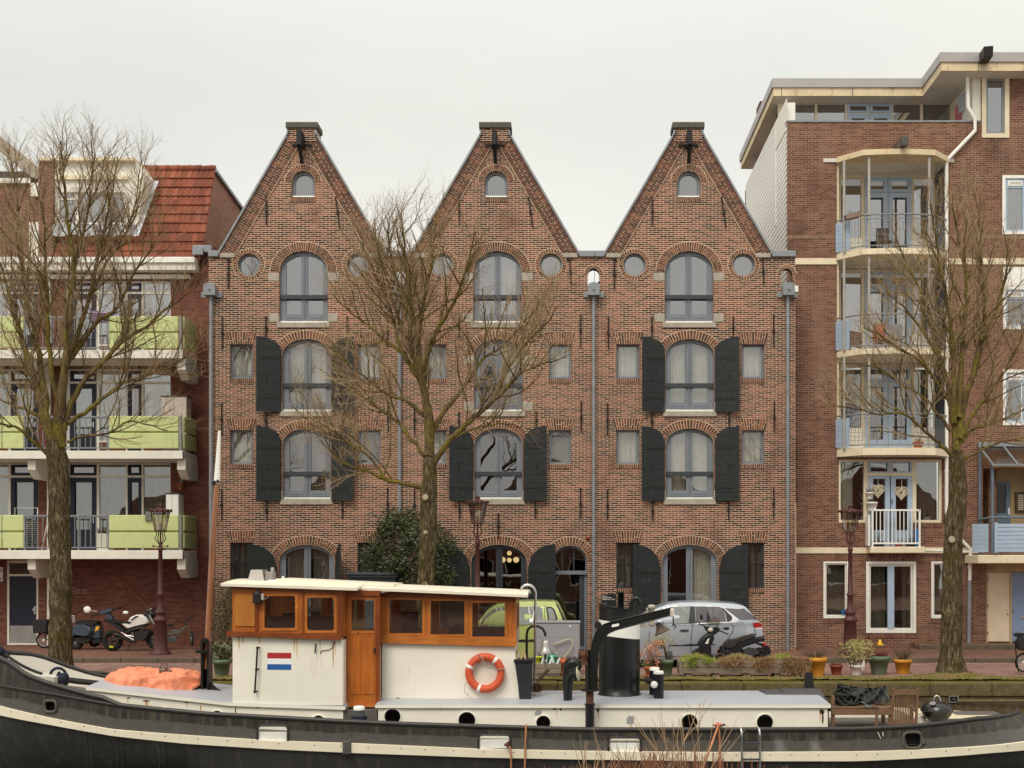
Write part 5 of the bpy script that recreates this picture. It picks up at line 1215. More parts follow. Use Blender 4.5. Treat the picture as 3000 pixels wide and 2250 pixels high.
def varnish(name,c1,c2,dirx=False):
 m,nt,b = node_mat(name); p = pos(nt)
 v = scaled(nt,p,(1.2,1.2,14) if dirx else (14,14,1.0)); n1 = noise(nt,v,1.6,5,.6); n2 = noise(nt,p,1.3,4,.6)
 c = ramp(nt,n1,[(.25,c1),(.5,tuple((a + b2) / 2 for a,b2 in zip(c1,c2))),(.75,c2)])
 L(nt,mixc(nt,ramp(nt,n2,[(.45,(0,0,0)),(.75,(.55,.55,.55))]),c,tuple(q * .5 for q in c1)),b.inputs['Base Color'])
 b.inputs['Roughness'].default_value = .3; b.inputs['Coat Weight'].default_value = .35; b.inputs['Coat Roughness'].default_value = .15; MATS[name] = m; return m
VARN = varnish('varnished_teak',srgb(158,82,28),srgb(206,124,54)); VARNX = varnish('varnished_teak_rail',srgb(170,94,36),srgb(212,134,62),True); VARND = varnish('dark_varnished_wood',srgb(116,56,24),srgb(152,80,38))
boat = thing('tugboat','old black hulled tug houseboat with cream cabins, varnished wheelhouse and black funnel','boat',(-.8,YC,-1.5))
BLK = M('gloss_black_paint',srgb(30,32,32),.3,var=.25,scale=3,dirt=srgb(56,58,56),dirt_at=.68)
# lower hull
mb = MB(); rows = 7
def hull_pt(x,side,v):                       # v 0 at strake .. 1 under water
 bb = beam_at(x); z = lerp(zsb(x) + .03,-2.2,v); tuck = 1 - .42 * max(0,v - .25) ** 1.5 - (0.10 * v if abs(x + 1) < 6 else .35 * v ** 1.2)
 return (x,YC + side * bb * tuck,z)
for side in (-1,1):
 vs = [hull_pt(x,side,j / rows) for x in xs_all for j in range(rows + 1)]; n = rows + 1
 mb.add(vs,[(i * n + j,i * n + j + 1,(i + 1) * n + j + 1,(i + 1) * n + j) for i in range(len(xs_all) - 1) for j in range(rows)],0,True)
mb.xform(rake); obj('hull',mb,HULL,boat)
# rivet rows and plate seams
mb = MB()
for px in (250,345,470,1480):
 for k in range(18):
  x = PX(px,22.6); z = zsb(x) - .06 - k * .055
  if z > -1.35:
   bb = beam_at(x); mb.ball((x,YC - bb * (1 - .05 * max(0,(zsb(x) - z))) - .0,z),.012,4); mb.ball((x + .09,YC - bb * (1 - .05 * max(0,(zsb(x) - z))) - .0,z - .027),.012,4)
obj('rivets',mb,HULL,boat)
# strake
mb = MB(); off = .05
for side in (-1,1):
 def q(x,k):
  bb = beam_at(x); z1,z0 = zst(x),zsb(x); s2 = bb + off if bb > .05 else bb + off
  return [(x,YC + side * (bb - .02),z1 + .015),(x,YC + side * s2,z1),(x,YC + side * s2,z0),(x,YC + side * (bb - .02),z0 - .012)][k]
 vs = [q(x,k) for x in xs_all for k in range(4)]
 mb.add(vs,[(i * 4 + j,i * 4 + j + 1,(i + 1) * 4 + j + 1,(i + 1) * 4 + j) for i in range(len(xs_all) - 1) for j in range(3)])
for i in range(-20,17):
 x = i * .52 + R.uniform(-.1,.1);
 if XB + .5 < x < XS - .6: mb.tube([(x,YC - beam_at(x) - .04,(zst(x) + zsb(x)) / 2 + .03),(x,YC - beam_at(x) - .052,(zst(x) + zsb(x)) / 2 + .03)],.012,6,1)
mb.xform(rake); obj('rubbing_strake',mb,[STRK,IRON],boat)
x = PX(1018,22.5); mb = MB(); mb.box(x - .075,x + .075,22.4,22.52,zsb(x) - .03,zst(x) + .05,0,.015); obj('strake_clamp',mb,M('clamp_grey',srgb(78,76,74),.5),boat)
# bulwarks: near one pierced by freeing ports and hawse holes, the fore part standing higher
ports = [(755,844,2125,2172),(1402,1495,2152,2194),(1783,1877,2160,2204)]
def port_poly(a,b,t,u):
 x0,x1,z0,z1 = PX(a,22.5),PX(b,22.5),PZ(u,22.5) + .006,PZ(t,22.5); r = .07
 return [(x0,z0),(x1,z0),(x1,z1 - r)] + [(x1 - r + r * cos(pi / 2 * i / 4),z1 - r + r * sin(pi / 2 * i / 4)) for i in range(1,5)] + [(x0 + r - r * sin(pi / 2 * i / 4),z1 - r + r * cos(pi / 2 * i / 4)) for i in range(0,5)]
def hawse(px,py,rx_,rz_):
 d = 22.5
 for _ in range(20): d = YC - beam_at(PX(px,d))
 return PX(px,d),PZ(py,d),rx_,rz_
hw = [hawse(149,2069,.115,.1),hawse(2672,2168,.17,.14)]
for side,nm in ((-1,'bulwark'),(1,'far_bulwark')):
 hs = []; tp = ztp if side < 0 else (lambda x: interp(FART,x) if x < FART[-1][0] else lerp(ztp(x),min(ztp(x),-.6),min(1,max(0,(x - 3.4) / .5))))
 if side < 0:
  hs = [port_poly(*p) for p in ports]
  for a,b,u,v in hw: hs.append([(a + u * abs(cos(t)) ** .6 * (1 if cos(t) > 0 else -1),b + v * abs(sin(t)) ** .6 * (1 if sin(t) > 0 else -1)) for t in [2 * pi * i / 24 for i in range(24)]])
 X = xs_all;
 outer = [(x,zst(x) + .005) for x in X] + [(x,tp(x)) for x in X[::-1]]
 vs,fs = tri2d(outer,hs)
 mb = MB()
 for k,th in ((0,0.),(1,.05)):
  mb.add([(x,YC + side * max(.0,beam_at(x) + .01 - th),z) for x,z in vs],fs,k if side > 0 else 0,True)
 for lp in hs:
  n = len(lp); mb.add([(x,YC + side * (beam_at(x) + .012),z) for x,z in lp] + [(x,YC + side * (beam_at(x) - .05),z) for x,z in lp],[(i,(i + 1) % n,n + (i + 1) % n,n + i) for i in range(n)])
 zz = list(mb.v); mb.xform(rake); o = obj('bulwark',mb,[BULW,BWHITE],boat)
 at = o.data.attributes.new('across','FLOAT','POINT')
 at.data.foreach_set('value',[(v[2] - zst(v[0])) / max(.05,zr(v[0]) - zst(v[0])) for v in zz])
 # rails
 mb = MB(); pts = [(x,YC + side * beam_at(x),min(zr(x),tp(x))) for x in X if x > TOPT[-1][0]]
 mb.tube(pts,.045,8); bw = [(x,YC + side * beam_at(x),tp(x)) for x in X if x <= TOPT[-1][0] + .15]
 mb.tube(bw,.05,8); mb.tube([(x,YC + side * (beam_at(x) + .015),zr(x)) for x in X if x <= TOPT[-1][0] + .2],.032,6)
 obj('cap_rail',mb,M('rail_black',srgb(52,48,46),.4,var=.25,scale=6,dirt=srgb(96,88,76),dirt_at=.66),boat)
for p in ports:
 pp = port_poly(*p); mb = MB(); mb.tube([(x,22.48,z) for x,z in pp[1:] + [pp[0]]],.022,6); obj('freeing_port_rim',mb,BULW if 0 else MATS['rail_black'],boat)
 x0,x1,zb = pp[0][0],pp[1][0],pp[0][1]
 mb = MB(); mb.box(x0 + .004,x1 - .004,22.505,22.535,zb - .0,zb + .165,0,.005); obj('freeing_port_board',mb,M('port_board',srgb(226,226,220),.6,var=.08,dirt=srgb(170,166,158),scale=6),boat)
for a,b,u,v in hw:
 mb = MB(); d = YC - beam_at(a) - .02
 pts = [(a + u * 1.05 * abs(cos(t)) ** .6 * (1 if cos(t) > 0 else -1),YC - beam_at(a + u * cos(t)) - .02,b + v * 1.05 * abs(sin(t)) ** .6 * (1 if sin(t) > 0 else -1)) for t in [2 * pi * i / 24 for i in range(25)]]
 mb.tube(pts,.03,6); hr = obj('hawse_ring',mb,M('worn_ring',srgb(84,80,72),.6,var=.2),boat)
 mb = MB(); mb.box(a - u * 1.1,a + u * 1.1,d + .12,d + .14,b - v * 1.1,b + v * 1.1); obj('hole_shade_plate',mb,M('hole_dark',srgb(18,17,16),.9),hr)  # dark plate added behind the hawse hole, its colour stands for the shade inside
# side deck, fore deck, after deck
mb = MB()
zd = lambda x: zst(x) + .08
vs = []
for x in xs_all: vs += [(x,YC - beam_at(x) + .05,zd(x)),(x,YC + beam_at(x) - .05,zd(x))]
mb.add(vs,[(2 * i,2 * i + 1,2 * i + 3,2 * i + 2) for i in range(len(xs_all) - 1)])
obj('deck',mb,M('deck_dark',srgb(92,86,80),.8,var=.2),boat)
mb = MB(); xq = [x for x in xs_all if x > PX(2688,24)]; zz = -.52; vs = []
for x in xq: vs += [(x,YC - beam_at(x) + .06,zz + .0),(x,YC + beam_at(x) - .06,zz)]
mb.add(vs,[(2 * i,2 * i + 1,2 * i + 3,2 * i + 2) for i in range(len(xq) - 1)]); x0 = xq[0]; mb.add([(x0,YC - beam_at(x0) + .06,zz),(x0,YC + beam_at(x0) - .06,zz),(x0,YC + beam_at(x0) - .06,-1),(x0,YC - beam_at(x0) + .06,-1)],[(0,1,2,3)])
obj('after_deck',mb,M('deck_cream',srgb(206,194,164),.6,var=.1,dirt=srgb(160,146,116)),boat)
mb = MB(); mb.box(PX(2790,25.4),PX(2925,25.4),25.1,25.7,zz - .01,zz + .006); mb.box(PX(2770,24.2),PX(2850,24.2),24.05,24.5,zz - .01,zz + .006); obj('anti_slip_pad',mb,M('pad_grey',srgb(92,86,84),.8),boat)
mb = MB(); mb.lathe([(.055,0),(.055,.22),(.06,.22),(.06,.25)],(PX(2868,23.7),23.7,-.62),n=10); obj('deck_post',mb,BLK,boat)
# ---- low trunk cabins
YF1,YB1 = 23.3,25.75
tx = lambda px: PX(px,YF1); tz = lambda py: PZ(py,YF1)
def trunk(name,x0,x1,ztop,holes,y0=YF1,y1=YB1,step=.5):
 bot = lambda x: zd(x) - .05
 n = max(2,int((x1 - x0) / step)); X = [lerp(x0,x1,i / n) for i in range(n + 1)]
 mb = MB(); outer = [(x,bot(x)) for x in X] + [(x,ztop(x)) for x in X[::-1]]
 mb.prism(outer,y0,y0 + .06,holes=holes); mb.prism(outer,y1 - .06,y1,holes=[])
 for x in (x0,x1): mb.box(x - .03 * (x == x1),x + .03 * (x == x0),y0 + .06,y1 - .06,bot(x),ztop(x))
 tr_ = obj(name,mb,BWHITE,boat)
 mb = MB(); cam_ = .06; r2 = lambda x,v: (x,lerp(y0 - .05,y1 + .05,v),ztop(x) + .005 + cam_ * sin(pi * v))
 vs = [r2(x,v / 8) for x in [x0 - .05] + X[1:-1] + [x1 + .05] for v in range(9)]
 mb.add(vs,[(i * 9 + j,i * 9 + j + 1,(i + 1) * 9 + j + 1,(i + 1) * 9 + j) for i in range(len(X) - 1) for j in range(8)],0,True)
 E = [x0 - .05] + X[1:-1] + [x1 + .05]
 mb.add([(x,y0 - .05,ztop(x) + .005) for x in E] + [(x,y0 - .05,ztop(x) - .055) for x in E],[(i,i + 1,len(E) + i + 1,len(E) + i) for i in range(len(E) - 1)],1)
 for x in (E[0],E[-1]): mb.add([(x,lerp(y0 - .05,y1 + .05,v / 8),ztop(x) + .005 + cam_ * sin(pi * v / 8)) for v in range(9)] + [(x,y1 + .05,ztop(x) - .055),(x,y0 - .05,ztop(x) - .055)],[tuple(range(11))])
 obj('cabin_top',mb,[BDECK,BWHITE],tr_); return tr_
def portholes(par,cs):
 for px,py,r in cs:
  x,z,rr = tx(px),tz(py),r * YF1 / F
  mb = MB(); mb.torus((x,YF1 - .006,z),rr,.018,n=24,k=6); rim = obj('porthole',mb,BWHITE,par)
  mb = MB(); mb.add([(a,YF1 + .045,b) for a,b in circ(x,z,rr + .01)],[tuple(range(24))]); obj('pane',mb,glass_mat('port_glass',.12,(.25,.25,.2)),rim)
  mb = MB(); mb.add([(a,YF1 + .16,b) for a,b in circ(x,z - rr * .2,rr * 1.25)],[tuple(range(24))]); obj('interior',mb,M('cabin_dark',srgb(52,48,34),.9,var=.4,scale=4),rim)
pc_f = [(480,2090,17),(636,2098,18),(933,2114,20)]; pc_a = [(1150,2100,26),(1368,2111,27),(1592,2118,23),(2020,2117,26),(2241,2117,26)]
hf = lambda cs: [circ(tx(a),tz(b),r * YF1 / F,24) for a,b,r in cs]
t_f = trunk('fore_cabin',tx(262),tx(1005),lambda x: .05 + lerp(tz(2021),tz(2067),min(1,(x - tx(262)) / (tx(680) - tx(262)))) if x < tx(680) else .05 + lerp(tz(2067),tz(2078),(x - tx(680)) / (tx(1005) - tx(680))),hf([(p[0],p[1],p[2]) for p in pc_f if p[1] - p[2] > 0]))
portholes(t_f,pc_f)
t_a = trunk('after_cabin',tx(1108),tx(2425),lambda x: tz(2065),hf(pc_a)); portholes(t_a,pc_a)
mb = MB(); mb.box(tx(1717),tx(1720),YF1 - .015,YF1 + .02,tz(2132),tz(2075)); mb.box(tx(1745),tx(1748),YF1 - .015,YF1 + .02,tz(2132),tz(2075)); obj('corner_bead',mb,BWHITE,t_a)
mb = MB()
for px,py,w_,h_ in ((1577,2089,20,16),(1847,2110,22,24)): mb = MB(); mb.prism([(tx(px) + a * w_ / F * 11.6,tz(py) + b * h_ / F * 11.6) for a,b in ((-1,-.9),(.7,-1),(1,.2),(.9,.95),(-.6,1),(-1.05,.3))],YF1 - .004,YF1 + .001); obj('primer_patch',mb,M('grey_primer',srgb(158,156,158),.7,var=.06),t_a)
mb = MB()
for px,py,w_,h_ in ((1625,2075,7,5),(1643,2078,4,5),(1752,2078,5,9),(2408,2085,10,9),(2410,2105,4,22),(690,2066,7,6),(690,2080,2,14),(752,2062,20,3),(755,2072,8,2),(375,2045,8,2),(430,2053,14,2.5),(548,2057,12,2),(1165,2047,10,3)):
 n = 9; dd = YF1 if py > 2050 or px < 1000 else 23.93
 pts = [(PX(px + w_ * cos(2 * pi * i / n) * R.uniform(.5,1.2),dd),PZ(py + h_ * sin(2 * pi * i / n) * R.uniform(.5,1.2),dd)) for i in range(n)]
 mb = MB(); mb.prism(pts,dd - .003 - .0,dd + .001); obj('rust_blister',mb,M('rust',srgb(84,50,32),.9,var=.35,scale=30,dirt=srgb(40,28,22),dirt_at=.5),boat)
STK = [M('rust_streak_%d' % i,c,.5,var=.05) for i,c in enumerate((srgb(214,184,138),srgb(196,152,100)))]
mb = MB()
for px,a,b,w_,k in ((700,1866,1906,7,0),(712,1866,1890,5,0),(862,1872,1915,6,0),(870,1872,1932,4,0),(938,1878,1930,3,0),(976,1880,1962,4,1),(982,1880,1925,3,0),(760,1868,1888,8,0),(374,2046,2062,4,0),(428,2054,2076,7,1),(434,2054,2070,3,0),(588,2066,2090,4,1),(691,2076,2102,2,1),(548,2060,2072,5,0),(1848,2122,2134,5,0),(1290,2070,2084,3,0),(1630,2078,2100,3,0),(1753,2078,2110,2,1),(2402,2080,2120,3,1),(1460,2072,2082,4,0),(2110,2070,2084,2,0)):
 q = [(tx(px - w_ * .5),tz(a)),(tx(px + w_ * .5),tz(a)),(tx(px + w_ * .3 + 1),tz(lerp(a,b,.6))),(tx(px + .6),tz(b)),(tx(px - w_ * .35),tz(lerp(a,b,.5)))]; yy = YF1 - (.0065 if a < 2000 else .003)
 mb = MB(); mb.add([(x,yy,z) for x,z in q],[(0,1,2,3,4)]); obj('rust_streak',mb,STK[k],boat)
# ---- wheelhouse, fore block
x0,x1 = tx(681),tx(1006); zl,zm,zt_ = zd(x0) - .05,tz(1862),tz(1712)
wh = obj('wheelhouse',(lambda mb: (mb.box(x0,x1,YF1 - .004,YB1 + .1,tz(2068) ,zm - .01,0,.02),mb)[1])(MB()),BWHITE,boat)
def ratio_rect(a,b,t,u,d=YF1): return rect(PX(a,d),PX(b,d),PZ(u,d),PZ(t,d))
def cabin_wood(x0,x1,za0,za1,zb0,zb1,y0,y1,wins,name,slope=0.):
 """hollow wooden upper works with windows through both sides; roofline falls from za1 to zb1"""
 out = [(x0,za0),(x1,zb0),(x1,zb1),(x0,za1)]
 mb = MB(); mb.prism(out,y0,y0 + .07,holes=wins); mb.prism(out,y1 - .07,y1,holes=wins)
 for x,a,b in ((x0,za0,za1),(x1,zb0,zb1)):
  mb.box(x - .06 * (x == x1),x + .06 * (x == x0),y0 + .07,y1 - .07,a,a + .28); mb.box(x - .06 * (x == x1),x + .06 * (x == x0),y0 + .07,y1 - .07,b - .12,b)
  for yy in (y0 + .07,(y0 + y1) / 2 - .08,y1 - .23): mb.box(x - .06 * (x == x1),x + .06 * (x == x0),yy,yy + .16,a + .28,b - .12)
 return obj(name,mb,VARN,boat)
w1 = rrect(tx(775),tx(865),tz(1840),tz(1746),.03); w2 = rrect(tx(900),tx(979),tz(1847),tz(1751),.05)
up = cabin_wood(x0 + .0,x1,zm,zt_,tz(1874),tz(1732),YF1,YB1 + .1,[w1,w2],'wheelhouse_upper')
def pane_set(par,wins,ys,glass,frame=None,proud=.02,margin=.05):
 for wv in wins:
  for k,y in enumerate(ys):
   mb = MB(); mb.add([(a,y,b) for a,b in wv],[tuple(range(len(wv)))]); p_ = obj('window_pane',mb,glass,par)
   if frame and k == 0:
    c = (sum(q[0] for q in wv) / len(wv),sum(q[1] for q in wv) / len(wv)); xs2 = [q[0] for q in wv]; zs2 = [q[1] for q in wv]
    mb = MB(); mb.prism(rect(min(xs2) - margin,max(xs2) + margin,min(zs2) - margin,max(zs2) + margin),y - .04 - proud,y - .035 + .0,holes=[wv]); obj('window_frame',mb,frame,p_)
BGL = glass_mat('boat_pane',.1,(.72,.74,.68))
pane_set(up,[w1,w2],(YF1 + .045,YB1 + .06),BGL,VARNX)
mb = MB(); mb.box(tx(690),tx(748),YF1 - .02,YF1,tz(1835),tz(1742),0,.006); obj('side_panel',mb,varnish('light_panel',srgb(176,104,40),srgb(206,140,66)),up)
mb = MB(); mb.box(tx(748),tx(757),YF1 - .03,YF1,tz(1850),tz(1722)); mb.box(tx(885),tx(893),YF1 - .025,YF1,tz(1855),tz(1728)); mb.box(tx(990),tx(1005),YF1 - .03,YF1,tz(1866),tz(1738)); obj('corner_post',mb,VARND,up)
mb = MB(); q0,q1 = (x0 - .05,YF1 - .06,tz(1857)),(tx(1002),YF1 - .06,tz(1868)); mb.beam(q0,q1,.1,.075); mb.beam((x0 - .05,YF1 - .06,tz(1857) + .04),(tx(1002),YF1 - .06,tz(1868) + .04),.06,.03); mb.box(x0 - .1,x0,YF1 - .06,YB1,tz(1860) - .02,tz(1860) + .06)
obj('bead_rail',mb,VARND,up)
mb = MB(); mb.prism([(x0 - .02,tz(1725)),(x1,tz(1742)),(x1,tz(1734)),(x0 - .02,tz(1714))],YF1 - .02,YF1 - .001); obj('eaves_trim',mb,VARND,up)
# wheelhouse inner things one sees through the glass
mb = MB(); mb.box(x0 + .2,x1 - .2,24.6,24.7,zm - .4,zm + .3); mb.box(tx(770),tx(830),24.9,25.2,zm,zm + .35); obj('interior',mb,M('cabin_wood_dark',srgb(46,34,26),.8),up)
# door between the blocks
yd = 23.62; dx = lambda px: PX(px,yd); dz = lambda py: PZ(py,yd)
wd = rrect(dx(1029),dx(1096),dz(1847),dz(1757),.02)
mb = MB(); mb.prism(rect(dx(1016),dx(1101),dz(2068),dz(1744)),yd,yd + .06,holes=[wd]); door = obj('cabin_door',mb,VARN,boat)
mb = MB()
for a,b in ((1024,1056),(1061,1096)): mb.box(dx(a),dx(b),yd - .012,yd - .001,dz(2034),dz(1870),0,.005)
obj('door_panel',mb,varnish('door_panel_wood',srgb(168,88,30),srgb(204,122,52)),door)
mb = MB(); mb.box(dx(1026),dx(1099),yd - .01,yd - .001,dz(1856),dz(1849)); mb.box(dx(1012),dx(1104),yd - .05,yd + .0,dz(2070),dz(2063)); obj('door_rail',mb,VARNX,door)
mb = MB(); mb.lathe([(.022,0),(.022,.02)],(dx(1098),yd - .02,dz(1904)),(0,-1,0),8); mb.box(dx(1097),dx(1099),yd - .025,yd,dz(1915),dz(1897)); mb.box(dx(1049),dx(1051),yd - .02,yd,dz(1859),dz(1852)); obj('door_lock',mb,IRON,door)
pane_set(door,[wd],(yd + .04,),BGL)
mb = MB(); mb.box(dx(1006),dx(1016),yd - .03,yd + .1,dz(2075),dz(1738)); mb.box(dx(1101),dx(1114),yd - .03,yd + .1,dz(2075),dz(1740)); mb.box(dx(1006),dx(1114),yd - .05,yd + .1,dz(1745),dz(1730)); obj('door_frame',mb,VARND,door)
mb = MB(); mb.box(dx(1002),dx(1112),yd - .3,yd + .2,zd(tx(1050)),dz(2076)); obj('door_step',mb,MATS['deck_dark'],boat)
mb = MB(); mb.box(dx(1016),dx(1101),YB1,YB1 + .08,dz(2068),dz(1860)); mb.box(dx(1006),dx(1114),yd + .12,YB1,zd(tx(1050)) ,zd(tx(1050)) + .02); obj('far_door',mb,VARND,boat)
# after block of the deckhouse
Y2 = 23.95; ax = lambda px: PX(px,Y2); az = lambda py: PZ(py,Y2)
mb = MB(); mb.prism([(ax(1119),az(2058)),(ax(1522),az(2056)),(ax(1507),az(1886)),(ax(1119),az(1876))],Y2,YB1 - .12); dk = obj('deckhouse',mb,BWHITE,boat)
aw = [ratio_rect(1142,1238,1757,1855,Y2),ratio_rect(1262,1361,1760,1858,Y2),ratio_rect(1384,1479,1766,1865,Y2)]
up2 = cabin_wood(ax(1113),ax(1512),az(1882),az(1738),az(1890),az(1752),Y2 - .03,YB1 - .1,aw,'deckhouse_upper')
pane_set(up2,aw,(Y2 + .02,YB1 - .13),BGL,VARNX,margin=.045)
mb = MB(); mb.beam((ax(1110),Y2 - .06,az(1872)),(ax(1514),Y2 - .06,az(1882)),.06,.15); obj('sill_rail',mb,VARNX,up2)
mb = MB(); mb.prism([(ax(1112),az(1748)),(ax(1512),az(1762)),(ax(1512),az(1751)),(ax(1112),az(1737))],Y2 - .05,Y2 - .032); obj('eaves_trim',mb,VARND,up2)
mb = MB(); mb.box(ax(1150),ax(1200),25.2,25.4,az(1870),az(1800)); mb.box(ax(1300),ax(1480),24.9,25.1,az(1890),az(1845)); obj('interior',mb,MATS['cabin_wood_dark'],up2)
# roofs
def roof(nm,xa,za,xb,zb,y0,y1,th=.05,crown=.07):
 mb = MB()
 top = lambda u,v: (lerp(xa,xb,u),lerp(y0,y1,v),lerp(za,zb,u) + crown * sin(pi * v))
 mb.sheet(top,12,10); mb.sheet(lambda u,v: (top(u,v)[0],top(u,v)[1],top(u,v)[2] - th),12,10)
 for v in (0,1): mb.add([top(i / 12,v) for i in range(13)] + [(top(i / 12,v)[0],top(i / 12,v)[1],top(i / 12,v)[2] - th) for i in range(13)],[(i,i + 1,14 + i,13 + i) for i in range(12)])
 for u in (0,1): mb.add([top(u,j / 10) for j in range(11)] + [(top(u,j / 10)[0],top(u,j / 10)[1],top(u,j / 10)[2] - th) for j in range(11)],[(i,i + 1,12 + i,11 + i) for i in range(10)])
 return obj(nm,mb,BROOF,boat)
rA = roof('wheelhouse_roof',tx(652),tz(1709),tx(1050),tz(1722),YF1 - .14,YB1 + .25)
rB = roof('deckhouse_roof',tx(1042),tz(1722),PX(1547,23.75),PZ(1742,23.75),YF1 + .3,YB1 + .05)
mb = MB(); xa,xb = PX(823,24.3),PX(1163,24.3); mb.add([],[]); mb.beam((xa,24.5,PZ(1703,24.3) + .03),(xb,24.5,PZ(1717,24.3) + .02),1.3,.06); obj('sliding_hatch',mb,BROOF,rA)
mb = MB(); mb.box(PX(785,24),PX(823,24),23.9,24.4,PZ(1715,24),PZ(1699,24),0,.03); obj('roof_box',mb,WHITE,rA)
SKL = M('skylight_zinc',srgb(150,146,138),.45,.3,var=.1)
mb = MB(); za,zb2 = PZ(1708,24.3),PZ(1669,24.3); xa,xb = PX(735,24.3),PX(786,24.3); q = .09
mb.add([(xa,24,za),(xb,24,za),(xb,24.6,za),(xa,24.6,za),(xa + q * .6,24 + q,zb2),(xb - q * .8,24 + q,zb2),(xb - q * .8,24.6 - q,zb2),(xa + q * .6,24.6 - q,zb2)],[(4,5,6,7),(0,1,5,4),(1,2,6,5),(2,3,7,6),(3,0,4,7)]); obj('skylight',mb,SKL,rA)
mb = MB(); mb.box(PX(783,24.3),PX(806,24.3),24.1,24.4,PZ(1705,24.3),PZ(1675,24.3),0,.01); mb.lathe([(.04,0),(.04,.08),(.025,.1)],(PX(800,24.3),24.25,PZ(1677,24.3)),n=8); obj('vent_box',mb,SKL,rA)
mb = MB(); mb.box(PX(826,24),PX(831,24),24,24.05,PZ(1700,24),PZ(1688,24)); mb.tube([(PX(840,24),24,PZ(1703,24)),(PX(852,24),24,PZ(1700,24)),(PX(862,24),24,PZ(1704,24))],.02,5); obj('roof_fitting',mb,WHITE,rA)
# fittings on the wheelhouse
mb = MB(); lxp,lzp = tx(758),tz(1750); mb.box(lxp - .07,lxp + .07,YF1 - .17,YF1 - .02,tz(1763),tz(1742)); mb.lathe([(.09,0),(.085,.03),(.03,.08),(.0,.09)],(lxp,YF1 - .1,tz(1742)),n=10); mb.box(lxp - .09,lxp + .09,YF1 - .18,YF1,tz(1765),tz(1762)); lam = obj('deck_lamp',mb,IRON,boat)
mb = MB(); mb.lathe([(.035,0),(.035,.12)],(lxp + .09,YF1 - .1,tz(1757)),n=8); obj('lamp_glass',mb,M('frosted_glass',srgb(190,186,172),.3),lam)
mb = MB(); mb.tube([(lxp + .1,YF1 - .08,tz(1757)),(lxp + .18,YF1 - .06,tz(1752)),(lxp + .2,YF1 - .03,tz(1745))],.008,4); obj('lamp_cable',mb,GALV,lam)
mb = MB(); gx_ = tx(753); mb.tube([(gx_ + .03,YF1 - .09,tz(1897)),(gx_ + .01,YF1 - .1,tz(1960)),(gx_ - .02,YF1 - .09,tz(2025))],.018,7)
for py,o in ((1897,.03),(1960,.01),(2025,-.02)): mb.ball((gx_ + o,YF1 - .09,tz(py)),.028,6); mb.tube([(gx_ + o,YF1 - .09,tz(py)),(gx_ + o + .02,YF1,tz(py))],.016,5)
obj('grab_rail',mb,IRON,boat)
for k,(a,b,c) in enumerate(((1912,1929,srgb(178,46,46)),(1929,1945.5,srgb(240,240,240)),(1945.5,1962,srgb(34,92,160)))):
 mb = MB(); mb.prism([(tx(783),tz(b)),(tx(853),tz(b + .6)),(tx(853.5),tz(a + .6)),(tx(783.5),tz(a))],YF1 - .007,YF1 - .0035); obj('flag_stripe',mb,M('flag_%d' % k,c,.5,var=.03),boat)
mb = MB(); mb.tube([(tx(924),YF1 - .03,tz(1912)),(tx(926),YF1 - .06,tz(1896)),(tx(926),YF1 - .02,tz(1886))],.014,5); mb.tube([(tx(938),YF1 - .02,tz(1913)),(tx(945),YF1 - .02,tz(1905)),(tx(962),YF1 - .02,tz(1904)),(tx(975),YF1 - .02,tz(1897)),(tx(981),YF1 - .02,tz(1878))],.007,4); obj('cable_hook',mb,IRON,boat)
# door-side bollard
bx_ = PX(1052,22.85); mb = MB(); zt0 = zd(bx_); zb_ = PZ(2070,22.85); mb.lathe([(.13,0),(.13,.06),(.105,.08),(.105,zb_ - zt0 - .06)],(bx_,22.85,zt0),n=16); mb.tube([(bx_ - .2,22.85,PZ(2095,22.85)),(bx_ + .2,22.85,PZ(2097,22.85))],.015,5); bl = obj('mooring_bollard',mb,M('bollard_grey',srgb(72,74,78),.5),boat)
mb = MB(); mb.lathe([(.105,0),(.105,.05),(.09,.07),(0.0001,.075)],(bx_,22.85,zb_ - .06),n=16); obj('white_cap',mb,WHITE,bl)
mb = MB()
for k in range(3): mb.torus((bx_,22.85,PZ(2110,22.85) + k * .035),.13,.025,(0,0,1),18,6)
obj('rope_turns',mb,M('blue_black_rope',srgb(34,38,54),.9,var=.3,scale=20),bl)
# ---- funnel, pipes
yc = 24.55; fx_ = PX(1816,yc - .2); rf_ = 61 * (yc - .3) / F; zb_ = PZ(2046,yc - .41)
def ring_z(py_l,d=yc - .35): return PZ(py_l,d)
sh = lambda x,y,z: (x,y,z - (x - fx_) * .115 * max(0.,min(1.,(z - zb_) / 1.2)))
for nm,a,b,mt,k in (('funnel',zb_,ring_z(1868),BLK,1.),('funnel_white_band',ring_z(1868),ring_z(1824),WHITE,1.003),('funnel_top',ring_z(1824),ring_z(1781),BLK,1.0)):
 mb = MB(); pr = [(rf_ * k,a - zb_ + i / 6 * (b - a)) for i in range(7)]
 if nm == 'funnel': pr = [(rf_ * 1.06,0),(rf_ * 1.06,.05),(rf_,.06)] + pr[1:]
 if nm == 'funnel_top': pr += [(rf_ * 1.03,b - zb_),(rf_ * .95,b - zb_ - .02),(rf_ * .92,b - zb_ - .3)]
 mb.lathe(pr,(fx_,yc,zb_),n=40,cap=(nm == 'funnel_top')); mb.xform(sh); o = obj(nm,mb,mt,boat if nm == 'funnel' else fun)
 if nm == 'funnel': fun = o
